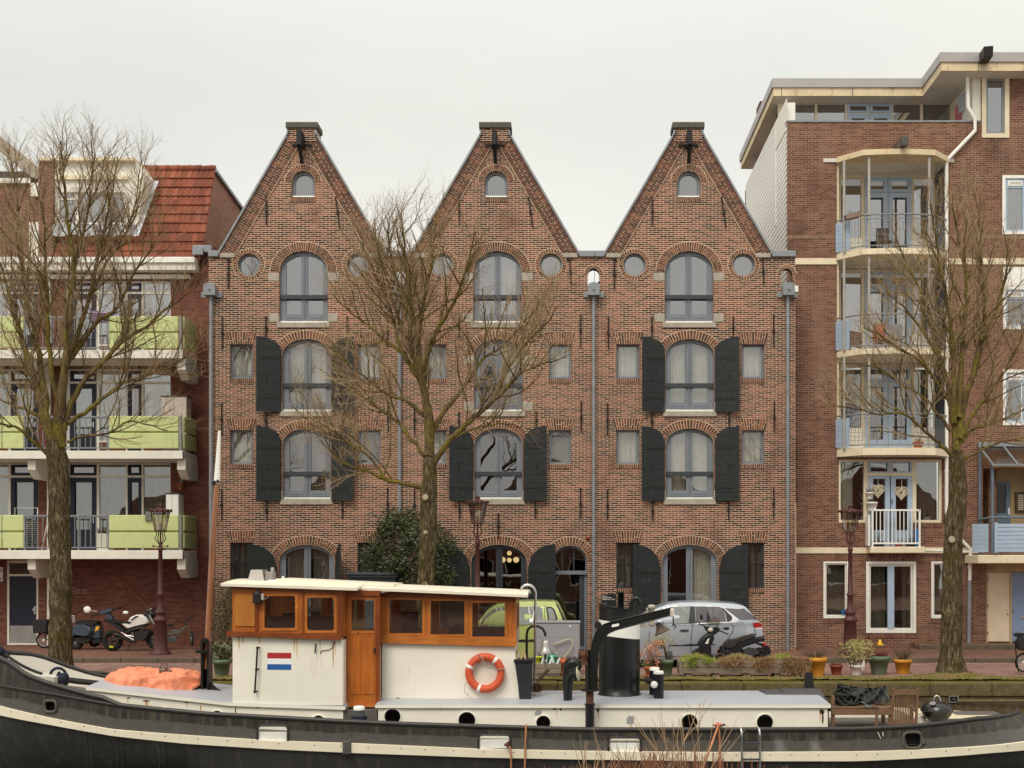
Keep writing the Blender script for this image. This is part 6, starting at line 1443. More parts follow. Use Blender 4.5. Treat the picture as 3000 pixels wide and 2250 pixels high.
mb = MB(); xx = PX(1819,yc); mb.lathe([(.062,0),(.062,.42),(.07,.42),(.07,.46),(.05,.46)],(xx,yc,PZ(1800,yc)),n=12); mb.tube([(PX(1850,yc + .1),yc + .1,PZ(1800,yc)),(PX(1850,yc + .1),yc + .1,PZ(1768,yc)),(PX(1854,yc + .1),yc + .1,PZ(1756,yc)),(PX(1864,yc + .1),yc + .1,PZ(1753,yc)),(PX(1872,yc + .1),yc + .1,PZ(1757,yc)),(PX(1876,yc + .1),yc + .1,PZ(1770,yc))],.045,8); obj('exhaust_pipe',mb,BLK,fun)
mb = MB(); mb.box(PX(1893,24.7),PX(1898,24.7),24.65,24.75,PZ(1840,24.7),PZ(1781,24.7)); mb.lathe([(.055,0),(.055,.32),(.075,.33),(.075,.38),(.05,.4)],(PX(1909,24.7),24.7,PZ(1830,24.7)),n=10); mb.box(PX(1860,24.7),PX(1915,24.7),24.68,24.72,PZ(1836,24.7),PZ(1831,24.7)); obj('side_vent',mb,M('pale_vent',srgb(176,168,150),.7,dirt=srgb(120,110,84)),fun)
# crane
yk = 22.98; kx = lambda px: PX(px,yk); kz = lambda py: PZ(py,yk)
mb = MB(); mb.tube([(kx(1728),yk,zd(kx(1728))),(kx(1728),yk,kz(2066))],.085,14); mb.tube([(kx(1728),yk,kz(2066)),(kx(1728),yk,kz(2061))],.1,14); cr = obj('crane',mb,BLK,boat)
mb = MB(); mb.tube([(kx(1728),yk,kz(2064)),(kx(1728),yk,kz(2024))],.075,12); obj('rusty_pivot',mb,M('rust_brown',srgb(92,58,40),.8,var=.25,scale=12),cr)
mb = MB(); mb.tube([(kx(1728),yk,kz(2024)),(kx(1728),yk,kz(2019))],.17,16); mb.tube([(kx(1722),yk,kz(2022)),(kx(1722),yk,kz(1905))],.05,10); obj('pivot_flange',mb,IRON,cr)
cl = [(1740,2020),(1740,1960),(1741,1915),(1746,1885),(1757,1860),(1775,1842),(1800,1832),(1850,1820),(1905,1806),(1966,1791)]
wdt = [.062,.062,.068,.078,.092,.095,.09,.08,.075,.068]
cl = [Vector((kx(a),0,kz(b))) for a,b in cl]
mb = MB(); n = len(cl); L_,R_ = [],[]
for i,p in enumerate(cl):
 t = (cl[min(n - 1,i + 1)] - cl[max(0,i - 1)]).normalized(); nn = Vector((-t.z,0,t.x)); L_.append(p + nn * wdt[i]); R_.append(p - nn * wdt[i])
slot = [Vector((kx(1791),0,kz(1837))),Vector((kx(1814),0,kz(1833))),Vector((kx(1814),0,kz(1827))),Vector((kx(1792),0,kz(1830)))]
sl = rrect(-.075,.075,-.03,.03,.028); ang = radians(12); sl = [(kx(1803) + a * cos(ang) - b * sin(ang),kz(1832) + a * sin(ang) + b * cos(ang)) for a,b in sl]
sl2 = [(kx(1848) + a * .9 * cos(ang) - b * .4 * sin(ang),kz(1826) + a * .9 * sin(ang) + b * .4 * cos(ang)) for a,b in rrect(-.075,.075,-.03,.03,.028)]
mb.prism([(v.x,v.z) for v in L_] + [(v.x,v.z) for v in R_[::-1]],yk - .09,yk - .07,holes=[sl]); mb.prism([(v.x,v.z) for v in L_] + [(v.x,v.z) for v in R_[::-1]],yk + .07,yk + .09,holes=[sl])
for side in (L_,R_):
 for a,b in zip(side,side[1:]): mb.add([(a.x,yk - .1,a.z),(b.x,yk - .1,b.z),(b.x,yk + .1,b.z),(a.x,yk + .1,a.z)],[(0,1,2,3)])
for side in (L_,R_): mb.tube([(v.x,yk - .09,v.z) for v in side],.012,4)
obj('boom',mb,BLK,cr)
mb = MB(); mb.box(kx(1962),kx(1974),yk - .1,yk + .1,kz(1807),kz(1783),0,.01); obj('boom_end_plate',mb,M('chipped_white',srgb(216,204,192),.6,dirt=srgb(150,84,60),dirt_at=.58,scale=10),cr)
mb = MB(); mb.tube([(kx(1972),yk,kz(1806)),(kx(1973),yk,kz(1830))],.013,5); mb.torus((kx(1974),yk,kz(1836)),.035,.01,n=12,k=5,a0=-2.2,a1=2.4); obj('crane_hook',mb,IRON,cr)
mb = MB(); mb.tube([(kx(1765),yk,kz(1812)),(kx(1830),yk,kz(1806)),(kx(1868),yk,kz(1805))],.008,4); mb.tube([(kx(1868),yk,kz(1805)),(kx(1880),yk,kz(1792)),(kx(1900),yk,kz(1786))],.008,4); mb.lathe([(.07,-.05),(.07,.05)],(kx(1752),yk,kz(1832)),(0,1,0),12); obj('boom_cable',mb,IRON,cr)
mb = MB(); mb.lathe([(.11,-.09),(.13,-.08),(.07,-.06),(.07,.06),(.13,.08),(.11,.09)],(kx(1708),yk,kz(1920)),(1,0,0),14); mb.box(kx(1702),kx(1722),yk - .06,yk + .06,kz(1948),kz(1925)); mb.tube([(kx(1715),yk - .1,kz(1925)),(kx(1715),yk - .12,kz(1903)),(kx(1722),yk - .12,kz(1903))],.016,5); obj('winch',mb,MATS['rust_brown'],cr)
t_ = cr
mb = MB(); a = Vector((kx(1928),yk + .12,kz(1826))); dr_ = Vector((.35,-.1,-.75)).normalized(); mb.lathe([(.05,0),(.055,.06),(.09,.12),(.15,.19),(.165,.21),(.14,.2)],a,dr_,14); obj('floodlight',mb,M('bronze_shade',srgb(108,92,76),.5,.3,var=.15),cr)
# cowl vents
for k,(px,y,zt0,zb0) in enumerate(((1663,23.75,1968,2062),(1663,24.5,1945,2038))):
 x = PX(px,y); r_ = .085; mb = MB(); zt1 = PZ(zt0,y)
 if k == 0:
  pts = [(x,y,PZ(zb0,y)),(x + .01,y,PZ(2010,y)),(x + .03,y,PZ(1990,y)),(x + .08,y - .01,PZ(1976,y)),(x + .15,y - .02,PZ(1972,y)),(x + .2,y - .04,PZ(1973,y))]
  mb.tube(pts,[r_,r_,r_ * 1.05,r_ * 1.2,r_ * 1.35,r_ * 1.6],16)
 else:
  pts = [(x,y,PZ(zb0,y)),(x - .02,y,PZ(1995,y)),(x - .0,y,PZ(1960,y)),(x + .04,y,PZ(1944,y)),(x + .12,y,PZ(1940,y)),(x + .18,y,PZ(1948,y)),(x + .19,y,PZ(1958,y))]
  mb.tube(pts,[r_,r_,r_ * 1.15,r_ * 1.3,r_ * 1.35,r_ * 1.3,r_ * 1.2],16)
 cv = obj('cowl_vent',mb,BLK,boat)
 if k == 0: mb = MB(); e = Vector(pts[-1]); mb.lathe([(.14,0),(.135,.015),(.0001,.016)],e,(1,-.3,.1),16,sx=1.0); obj('cowl_mouth',mb,M('pale_inner',srgb(196,186,160),.6),cv); mb = MB(); mb.lathe([(.095,0),(.095,.03)],(x,y,PZ(zb0,y)),n=14); obj('collar',mb,BWHITE,cv)
# bitts on the cabin top
for px,py0,py1,y in ((1929.5,1965,2047,24.0),(1917,1955,2037,24.5)):
 x = PX(px,y); z0,z1 = PZ(py1,y),PZ(py0,y); mb = MB(); mb.lathe([(.1,0),(.1,z1 - z0 - .06)],(x,y,z0),n=16); bt = obj('bitt',mb,M('bitt_black',srgb(28,30,36),.35,var=.2),boat)
 mb = MB(); mb.lathe([(.102,0),(.102,.045),(.08,.062),(.0001,.065)],(x,y,z1 - .062),n=16); obj('white_cap',mb,WHITE,bt)
mb = MB(); a,b = Vector((PX(1897,24.5),24.55,PZ(1993,24.5))),Vector((PX(1916,23.85),23.8,PZ(2005,23.85))); mb.tube([a,b],.068,14); bt = obj('bitt_cross_bar',mb,MATS['bitt_black'],boat)
mb = MB(); mb.lathe([(.069,0),(.069,.01),(.0001,.012)],b,(b - a),16); obj('white_end',mb,WHITE,bt)
# companion hatch and dark vent near the cabin's end
DG = M('hatch_grey',srgb(74,73,76),.5,var=.1)
yh = 25.0; gx2 = lambda px: PX(px,yh); gz2 = lambda py: PZ(py,yh)
mb = MB(); mb.add([],[])
def barrel(mb,xa,xb,za,zb2,y0,y1,n=8):
 vs = []
 for x,s_ in ((xa,1.),(xb,1.)):
  for i in range(n + 1): a = pi * i / n; vs.append((x,lerp(y0,y1,.5 - .5 * cos(a)),za + (zb2 - za) * sin(a)))
 m_ = n + 1; mb.add(vs,[(i,i + 1,m_ + i + 1,m_ + i) for i in range(n)],0,True); mb.add(vs[:m_],[tuple(range(m_))]); mb.add(vs[m_:],[tuple(range(m_))])
barrel(mb,gx2(2232),gx2(2290),gz2(2042),gz2(2020),24.3,25.5); barrel(mb,gx2(2284),gx2(2396),gz2(2052),gz2(2016),24.25,25.55); mb.box(gx2(2213),gx2(2400),24.2,25.6,tz(2065) + .02,gz2(2046))
hh = obj('companion_hatch',mb,DG,boat)
mb = MB(); x = PX(2370,25.6); z0,z1 = PZ(2016,25.6),PZ(1970,25.6); q = .1; mb.add([(x - q,25.5,z0 - .1),(x + q,25.5,z0 - .1),(x + q,25.7,z0 - .1),(x - q,25.7,z0 - .1),(x - q * .62,25.54,z1),(x + q * .62,25.54,z1),(x + q * .62,25.66,z1),(x - q * .62,25.66,z1)],[(4,5,6,7),(0,1,5,4),(1,2,6,5),(2,3,7,6),(3,0,4,7)]); obj('dark_vent',mb,BLACKM,boat)
# handrail hoop and bell
mb = MB(); y = 24.3; sx_ = lambda px: PX(px,y); sz_ = lambda py: PZ(py,y)
hp = [(sx_(1563),y,sz_(2045)),(sx_(1567),y,sz_(1900)),(sx_(1569),y,sz_(1735))] + [(sx_(1546 + 22 * cos(a)),y,sz_(1735 - 22 * sin(a))) for a in [pi * i / 10 for i in range(1,11)]] + [(sx_(1524),y,sz_(1738))]
mb.tube(hp,.025,8); obj('handrail_hoop',mb,CHROME,boat)
mb = MB(); mb.tube([(sx_(1543),y,sz_(1990)),(sx_(1543),y,sz_(1860)),(sx_(1546),y,sz_(1845)),(sx_(1555),y,sz_(1836)),(sx_(1575),y,sz_(1834)),(sx_(1590),y,sz_(1842)),(sx_(1597),y,sz_(1855)),(sx_(1598),y,sz_(1864))],.026,7); bs = obj('bell_bracket',mb,BLK,boat)
mb = MB(); mb.lathe([(.145,0),(.15,.012),(.1,.085),(.08,.16),(.075,.24),(.06,.262),(.02,.27)],(sx_(1598),y,sz_(1915)),n=20); mb.torus((sx_(1598),y,sz_(1870)),.025,.01,n=10,k=5); obj('bell',mb,M('silver_bell',srgb(186,182,176),.35,.5,var=.08),bs)
mb = MB(); mb.tube([(sx_(1598),y,sz_(1912)),(sx_(1599),y,sz_(1932))],.02,6); mb.tube([(sx_(1599),y,sz_(1930)),(sx_(1597),y,sz_(1958))],.007,4); obj('clapper',mb,BLACKM,bs)
# mast in its tabernacle
ym = 24.4; mx = lambda px: PX(px,ym); mz = lambda py: PZ(py,ym)
mb = MB(); mb.box(mx(594),mx(600),ym - .14,ym + .14,mz(2033),mz(1880)); mb.box(mx(612),mx(617),ym - .14,ym + .14,mz(2033),mz(1880)); mb.box(mx(599.5),mx(612.5),ym + .1,ym + .14,mz(2033),mz(1890)); mb.box(mx(581),mx(613),ym - .2,ym + .2,mz(1911),mz(1904)); mb.prism([(mx(612),mz(2033)),(mx(655),mz(2033)),(mx(651),mz(2024)),(mx(634),mz(2018)),(mx(618),mz(2000)),(mx(612),mz(1975))],ym - .06,ym + .06); mb.prism(arc_pts(mx(605.5),mz(1880),.08,.08,10),ym - .145,ym - .1); tb = obj('mast_tabernacle',mb,BLK,boat)
mb = MB(); pts = [(mx(606),ym,mz(1960)),(mx(611),ym,mz(1850)),(mx(621),ym,mz(1640)),(mx(635),ym,mz(1415))]
mb.tube(pts,[.062,.066,.06,.05],12); ms = obj('mast',mb,varnish('mast_wood',srgb(132,84,56),srgb(164,112,78)),boat)
mb = MB(); mb.tube([(mx(635),ym,mz(1416)),(mx(638),ym,mz(1360)),(mx(643),ym,mz(1262))],[.062,.05,.026],10); obj('mast_tip',mb,WHITE,ms)
mb = MB(); mb.torus((mx(635),ym,mz(1413)),.065,.014,(0,.1,1),12,5); mb.ball((mx(630),ym - .06,mz(1413)),.035,6); mb.ball((mx(640),ym - .05,mz(1410)),.03,6); mb.torus((mx(628),ym - .06,mz(1416)),.03,.008,n=10,k=4); obj('mast_band',mb,IRON,ms)
# windlass on the fore deck
yw = 24.3; wx = lambda px: PX(px,yw); wz = lambda py: PZ(py,yw)
mb = MB(); mb.prism([(wx(117),wz(2002)),(wx(175),wz(2008)),(wx(178),wz(1980)),(wx(118),wz(1974))],yw - .3,yw + .2); wl = obj('windlass',mb,M('windlass_white',srgb(206,202,190),.6,dirt=srgb(160,150,130)),boat)
mb = MB(); mb.torus((wx(150),yw - .05,wz(1984)),.2,.035,(0,1,.1),20,6,a0=.2,a1=3.4); mb.torus((wx(165),yw + .1,wz(1982)),.16,.03,(0,1,.1),20,6); mb.lathe([(.1,-.1),(.13,-.08),(.13,.08),(.1,.1)],(wx(183),yw,wz(1990)),(1,0,.1),12); obj('rope_drum',mb,MATS['blue_black_rope'],wl)
def zline(mb,pts,r,n=5): mb.tube(pts,r,n)
mb = MB()
for k in range(40):
 u = k / 39; p = Vector(P(16,1918,24.6)).lerp(Vector(P(120,1973,24.2)),u); mb.ball((p.x,p.y,p.z - .04 * sin(pi * u)),.032,4,sc=(1.2,1,.9))
mb.tube([P(180,1992,24.5),P(230,2000,24.8),P(270,2003,25)],.035,6); mb.tube([P(180,2005,24.),P(205,2018,23.8),P(240,2028,23.6)],.03,6); obj('chain',mb,IRON,boat)
mb = MB(); mb.ball(P(4,1918,24.8),.13,8,sc=(1.3,1,.9)); mb.ball(P(-8,1910,24.7),.14,8); obj('rope_bundle',mb,MATS['blue_black_rope'],boat)
mb = MB(); a,b = P(190,1990,25.3),P(318,2005,25.2); mb.beam(a,b,.5,.03); obj('deck_edge',mb,IRON,boat)
mb = MB(); mb.tube([P(18,2033,23.2),P(18,2027,23.2),P(21,2026,23.2),P(22,2032,23.2)],.01,4); mb.tube([P(2572,2145,22.46),P(2576,2155,22.46),P(2580,2163,22.46)],.008,4); mb.tube([P(2586,2144,22.46),P(2587,2157,22.46)],.008,4); obj('paint_fleck',mb,WHITE,boat)
# ================= bare street trees along the quay
def bark_mat(name,c1,c2,moss,at):
 m,nt,b = node_mat(name); p = pos(nt)
 n1 = noise(nt,scaled(nt,p,(11,11,2.4)),1.9,5,.75); n2 = noise(nt,p,2.4,5,.65); n3 = noise(nt,p,16,5,.7)
 c = ramp(nt,n1,[(.3,tuple(q * .22 for q in c1)),(.5,c1),(.68,c2)])
 f = math_n(nt,'ADD',math_n(nt,'MULTIPLY',n2,.7),math_n(nt,'MULTIPLY',n3,.3))
 L(nt,mixc(nt,ramp(nt,f,[(at,(0,0,0)),(at + .1,(.9,.9,.9))]),c,ramp(nt,n3,[(.3,tuple(q * .4 for q in moss)),(.7,moss)])),b.inputs['Base Color'])
 b.inputs['Roughness'].default_value = .95; b.inputs['Specular IOR Level'].default_value = .1
 bump(nt,b,math_n(nt,'ADD',n1,math_n(nt,'MULTIPLY',n3,.5)),1.,.05); MATS[name] = m; return m
BARK = bark_mat('mossy_bark',srgb(86,74,54),srgb(150,134,104),srgb(84,78,34),.5)
LIMB = bark_mat('limb_bark',srgb(104,88,60),srgb(140,120,84),srgb(146,132,60),.47)
TWIGM = M('twig_bark',srgb(164,140,106),.9,var=.3,scale=1.2)
class Twigs(MB):
 def t3(s,pts,r0,r1,m):
  """three-sided twig"""
  k = len(pts); o = len(s.v); t = (pts[-1] - pts[0]); a = t.orthogonal().normalized(); b = t.cross(a).normalized()
  for i,p in enumerate(pts):
   r = lerp(r0,r1,i / (k - 1))
   for c_,s_ in ((1,0),(-.5,.87),(-.5,-.87)): q = p + a * (r * c_) + b * (r * s_); s.v.append((q.x,q.y,q.z))
  for i in range(k - 1):
   for j in range(3): q = o + i * 3; s.f.append((q + j,q + (j + 1) % 3,q + 3 + (j + 1) % 3,q + 3 + j)); s.m.append(m); s.s.append(True)
def grow(mb,rnd,pts,r0,r1,level,dens):
 k = len(pts); seg = [(pts[i + 1] - pts[i]).length for i in range(k - 1)]; tot = sum(seg)
 step = (.185,.105,.1)[level] / dens; pos_ = tot * ((.22,.12,.2)[level]) + rnd.random() * step
 while pos_ < tot:
  q,i = pos_,0
  while i < k - 2 and q > seg[i]: q -= seg[i]; i += 1
  p = pts[i].lerp(pts[i + 1],q / max(1e-6,seg[i])); d = (pts[i + 1] - pts[i]).normalized(); f = pos_ / tot
  a = Vector((rnd.gauss(0,1),rnd.gauss(0,.8),rnd.gauss(0,1))); a = a - d * a.dot(d); a.normalize()
  ang = rnd.uniform(.42,1.05); v = d * cos(ang) + a * sin(ang) + Vector((0,0,(.36,.24,.1)[level])); v.normalize()
  ln = ((1.0,2.15),(.42,1.05),(.16,.42))[level]; ln = rnd.uniform(*ln) * lerp(1.1,.48,f)
  rr = lerp(r0,r1,f); r = min(rr * .6,(.023,.009,.0056)[level]) ; n = (5,4,3)[level]; cur = [p]; vv = v
  for j in range(n):
   vv = (vv + Vector((rnd.gauss(0,.16),rnd.gauss(0,.16),rnd.gauss(0,.12) + (.12,.06,.03)[level]))).normalized(); cur.append(cur[-1] + vv * (ln / n))
  mb.t3(cur,r,r * .45,1 if level else 0)
  if level < 2: grow(mb,rnd,cur,r,r * .45,level + 1,dens)
  pos_ += step * rnd.uniform(.6,1.5)
def tree(label,trunk,limbs,d,org,sc,seed,dens=1.):
 rnd = random.Random(seed); base = P(trunk[0][0],trunk[0][1],d); root = thing('bare_tree',label,'tree',(base[0],d,ROAD_Z),'bare trees along the quay')
 mb = MB(); n = 26; rings = []
 T = [(Vector(P(a,b,d)),r * d / F) for a,b,r in trunk]
 L_ = []
 for (p,r),(q,s_) in zip(T,T[1:]):
  m_ = max(2,int((q - p).length / .09))
  for i in range(m_): L_.append((p.lerp(q,i / m_),lerp(r,s_,i / m_)))
 L_.append(T[-1]); ph = [rnd.uniform(0,6) for _ in range(6)]; knots = [(rnd.uniform(.6,T[-1][0].z),rnd.uniform(0,6.28)) for _ in range(7)]
 vs = []
 for p,r in L_:
  for j in range(n):
   a = 2 * pi * j / n; k = 1 + .05 * sin(5 * a + p.z * .7 + ph[0]) + .04 * sin(9 * a - p.z * 1.3 + ph[1]) + .035 * sin(p.z * 9 + 2 * a + ph[2]) + rnd.uniform(-.035,.035)
   for kz,ka in knots:
    dd = ((p.z - kz) / .13) ** 2 + ((a - ka + pi) % (2 * pi) - pi) ** 2 / .12
    k += .2 * math.exp(-dd)
   if p.z < .5: k *= 1 + .35 * max(0,.35 - p.z + ROAD_Z) * (1 + .7 * sin(5 * a + ph[3]))
   vs.append((p.x + cos(a) * r * k,p.y + sin(a) * r * k,p.z))
 mb.add(vs,[(i * n + j,i * n + (j + 1) % n,(i + 1) * n + (j + 1) % n,(i + 1) * n + j) for i in range(len(L_) - 1) for j in range(n)],0,True)
 obj('trunk',mb,BARK,root)
 mb = Twigs(); lm = MB()
 for pts_,r0 in limbs:
  amp = rnd.uniform(-1.9,1.9); k = len(pts_); pts = []
  for i,(a,b) in enumerate(pts_): pts.append(Vector(P(org[0] + a / sc,org[1] + b / sc,d + amp * (i / (k - 1)) ** 1.2)))
  fine = []
  for i in range(k - 1):
   p0,p1,p2,p3 = pts[max(0,i - 1)],pts[i],pts[i + 1],pts[min(k - 1,i + 2)]
   for j in range(4):
    t = j / 4; fine.append(.5 * ((2 * p1) + (p2 - p0) * t + (2 * p0 - 5 * p1 + 4 * p2 - p3) * t * t + (3 * p1 - p0 - 3 * p2 + p3) * t ** 3) + Vector((rnd.gauss(0,.012),rnd.gauss(0,.02),rnd.gauss(0,.012))))
  fine.append(pts[-1]); n_ = len(fine); r0 *= d / F; r1 = .012
  lm.tube(fine,[lerp(r0,r1,(i / (n_ - 1)) ** .75) * rnd.uniform(.9,1.1) for i in range(n_)],7,0)
  grow(mb,rnd,fine,r0,r1,0,dens)
 o = len(mb.v); mb.v += lm.v; mb.f += [tuple(i + o for i in f) for f in lm.f]; mb.m += lm.m; mb.s += lm.s
 obj('crown',mb,[LIMB,TWIGM],root); return root
tm = tree('bare mossy tree in front of the middle gabled house, ivy behind its trunk',[(1240,1985,36),(1241,1940,28),(1244,1800,25),(1247,1700,24),(1256,1560,23),(1257,1450,24),(1260,1400,20),(1258,1330,16)],
 [([(740,1400),(745,1250),(725,1130),(705,1020),(675,930),(655,830),(660,700),(640,560),(625,380),(610,230)],17),([(755,1440),(830,1330),(900,1260),(980,1190),(1060,1120),(1130,1050),(1190,990),(1300,950),(1400,920)],11),([(745,1300),(800,1200),(880,1100),(940,1020),(990,940),(1080,880),(1170,780),(1250,690),(1300,600)],9),([(715,1060),(735,900),(790,780),(850,680),(900,560),(940,430),(960,330)],10),([(690,960),(700,780),(720,640),(750,480),(770,350),(775,240)],8),([(708,1040),(640,930),(590,820),(560,700),(500,560),(450,430),(410,330)],9),([(650,940),(540,840),(450,770),(350,690),(280,620)],6),([(722,1200),(640,1130),(540,1090),(430,1010),(330,930),(250,860)],7),([(712,1380),(640,1290),(560,1200),(450,1130),(340,1020),(300,960)],7),([(730,1545),(620,1520),(530,1500),(440,1460),(350,1430),(280,1380),(220,1310)],9),([(530,1500),(470,1410),(370,1340),(250,1280),(150,1210),(90,1150)],5),([(672,930),(610,760),(560,620),(520,470),(490,350),(480,260)],7),([(860,1310),(960,1260),(1080,1240),(1190,1250)],4),([(1060,1120),(1120,980),(1200,860),(1300,760),(1350,680)],5),([(700,1000),(680,800),(600,600),(560,420),(545,260)],6)],
 29.2,(800,480),1.626,3)
tl = tree('bare mossy tree in front of the lime green balconies',[(176,1985,46),(177,1950,33),(177,1800,30),(177,1640,30),(172,1500,28),(172,1400,28),(168,1340,27),(160,1290,22)],
 [([(250,1560),(215,1440),(180,1330),(150,1200),(110,1080),(70,960),(40,850),(10,740),(-20,620)],17),([(215,1440),(195,1280),(175,1150),(150,1000),(110,850),(100,700),(80,500),(60,330),(40,200)],12),([(265,1520),(260,1380),(290,1180),(300,1030),(310,880),(330,720),(300,520),(280,330),(270,170)],18),([(280,1450),(310,1340),(370,1230),(440,1160),(540,1060),(640,990),(740,910),(820,850),(860,790)],11),([(300,1420),(400,1350),(500,1270),(600,1220),(720,1180),(820,1120),(870,1040)],8),([(290,1180),(350,1000),(400,850),(430,690),(470,520),(500,380),(520,240)],9),([(320,1130),(420,980),(520,900),(600,740),(670,640),(720,540)],8),([(300,1500),(360,1480),(480,1460),(560,1410),(640,1420),(740,1450)],5),([(240,1590),(150,1500),(80,1440),(0,1420),(-60,1400)],7),([(190,1400),(120,1360),(40,1330),(-40,1290)],7),([(250,1300),(220,1100),(210,900),(200,700),(190,500),(150,330)],9),([(400,850),(480,700),(560,560),(610,420),(630,300)],6),([(330,720),(380,540),(400,380),(420,220)],6)],
 29.2,(0,300),1.508,5,1.05)
tr = tree('bare mossy tree beside the yellow pot in front of the brown brick flats',[(2792,1990,62),(2788,1972,42),(2786,1900,30),(2788,1700,27),(2793,1560,26),(2806,1470,26),(2806,1400,22),(2802,1320,19)],
 [([(880,1560),(870,1420),(850,1300),(830,1180),(790,1050),(760,900),(720,760),(660,640),(600,520),(570,420)],14),([(890,1460),(920,1250),(960,1120),(1000,960),(1020,800),(1010,640),(1000,480),(990,320),(970,200)],12),([(900,1440),(960,1330),(1040,1230),(1110,1130),(1180,1000),(1230,850)],8),([(880,1500),(950,1420),(1060,1380),(1150,1340),(1260,1300)],7),([(900,1570),(1010,1510),(1100,1480),(1240,1450)],6),([(870,1570),(800,1490),(740,1440),(680,1390),(600,1330),(480,1330),(330,1300),(220,1285)],7),([(850,1420),(780,1330),(700,1240),(600,1180),(480,1100),(370,1080)],6),([(835,1260),(760,1150),(690,1060),(600,1000),(480,930),(400,890)],6),([(862,1380),(860,1100),(850,900),(820,720),(790,540),(760,380),(745,260)],10),([(790,1050),(700,900),(620,800),(540,720),(470,630)],6),([(885,1350),(900,1100),(910,900),(930,700),(900,500),(870,330),(855,220)],10),([(1000,960),(1080,800),(1130,640),(1150,480)],6)],
 29.2,(2300,450),1.7457,8,.95)
# knots cut pale
for px,py,r in ((1246,1457,7),(1247,1560,3.5),(2789,1581,8)):
 mb = MB(); y = 29.2 - .24; mb.lathe([(r * y / F,0),(r * .7 * y / F,.02),(.0001,.0)],P(px,py,y),(0,-1,.1),12); mb.torus(P(px,py,y),r * y / F,.018,n=14,k=5); obj('pruning_scar',mb,M('cut_wood',srgb(172,158,134),.9,var=.2,scale=20),tm if px < 2000 else tr)
mb = MB(); cx,cy = PX(2792,29.2),29.1
mb.sheet(lambda u,v: (cx + (.12 + .75 * v) * 1.15 * cos(u * 2 * pi),cy + (.1 + .6 * v) * sin(u * 2 * pi),ROAD_Z + .16 * (1 - v) ** 1.5 + .02 * R.random()),40,6); obj('root_mound',mb,MOSS,tr)
# ---- bird house on the roof-high trunk
t = thing('bird_house','tiny wooden bird house with a dark hole against the mossy tree trunk','bird house',P(1245,1725,28.9)); y = 28.75; h = lambda a,b: (PX(a,y),PZ(b,y))
mb = MB(); mb.prism([h(1236,1726),h(1252,1726),h(1252,1715),h(1244,1708),h(1235,1715)],y - .06,y + .1); obj('box',mb,M('pale_pink_wood',srgb(206,172,146),.7,var=.1),t)
mb = MB(); mb.beam((h(1230,1719)[0],y,h(1230,1719)[1]),(h(1245,1705)[0],y,h(1245,1705)[1]),.24,.025); mb.beam((h(1245,1705)[0],y,h(1245,1705)[1]),(h(1254,1716)[0],y,h(1254,1716)[1]),.24,.025); obj('roof',mb,M('weathered_roof_wood',srgb(150,124,88),.9),t)
mb = MB(); mb.lathe([(.016,0),(.0001,.002)],(h(1245,1718)[0],y - .062,h(1245,1718)[1]),(0,-1,0),10); obj('hole',mb,BLACKM,t)
# ---- evergreen climber on the house wall
LEAFM = [M('ivy_dark',srgb(42,50,30),.5,var=.35,scale=6,spec=.5),M('ivy_mid',srgb(66,76,42),.45,var=.35,scale=6,spec=.5),M('ivy_light',srgb(98,104,62),.45,var=.3,scale=6,spec=.5)]
ivy = thing('climbing_shrub','dense dark evergreen climber bulging from the house wall behind the middle tree','climbing plant',(PX(1200,35.4),35.6,0))
outline = [(1046,1662),(1075,1612),(1108,1580),(1120,1535),(1140,1510),(1175,1503),(1225,1512),(1300,1560),(1326,1600),(1330,1660),(1322,1725),(1250,1760),(1195,1735),(1160,1690),(1100,1682)]
mb = MB(); cen = (1215,1640); blobs = []
for i in range(115):
 j = R.randrange(len(outline)); a,b = outline[j],outline[(j + 1) % len(outline)]; t_ = R.random(); k = R.random() ** .45 * 1.02
 ex_,ez_ = lerp(a[0],b[0],t_),lerp(a[1],b[1],t_); blobs.append((lerp(cen[0],ex_,k),lerp(cen[1],ez_,k),1 - k))
for bx__,bz__,dep in blobs:
 yy = 35.9 - .25 - dep * .8 - R.random() * .15; leaves(mb,P(bx__,bz__,yy),R.uniform(.2,.36),75,.055,0,(1,.7,1))
 for k in range(len(mb.m) - 75,len(mb.m)): mb.m[k] = R.choice((0,0,1,1,1,2))
obj('foliage',mb,LEAFM,ivy)
mb = MB()
for i in range(5): mb.tube([(PX(1200 + i * 14,35.7),35.75,0),(PX(1190 + i * 20,35.7),35.7,1.0),(PX(1170 + i * 24,35.7),35.8,3.1)],[.04,.03,.015],5)
obj('stem',mb,LIMB,ivy)
vn = thing('climbing_vine','thin half bare climbing vine on the brick beside the grey rainwater pipe','climbing plant',(PX(655,35.8),35.85,0))
mb = MB(); mb2 = MB()
for i in range(22):
 x = PX(R.uniform(640,662),35.8); pts = [Vector((x,35.85,0))]
 for j in range(8): pts.append(pts[-1] + Vector((R.gauss(.02,.07),R.gauss(0,.02),R.uniform(.12,.34))))
 for p in pts: p.y = min(p.y,35.93)
 mb.tube(pts,[.012,.011,.01,.009,.008,.007,.006,.005,.004],3)
 for p in pts[2:]:
  if R.random() < .85: leaves(mb2,p + Vector((0,-.04,0)),.16,9,.034,0,(1,.4,1))
for k in range(len(mb2.m)): mb2.m[k] = R.choice((0,1,1,2))
obj('stem',mb,TWIGM,vn); obj('foliage',mb2,LEAFM,vn)
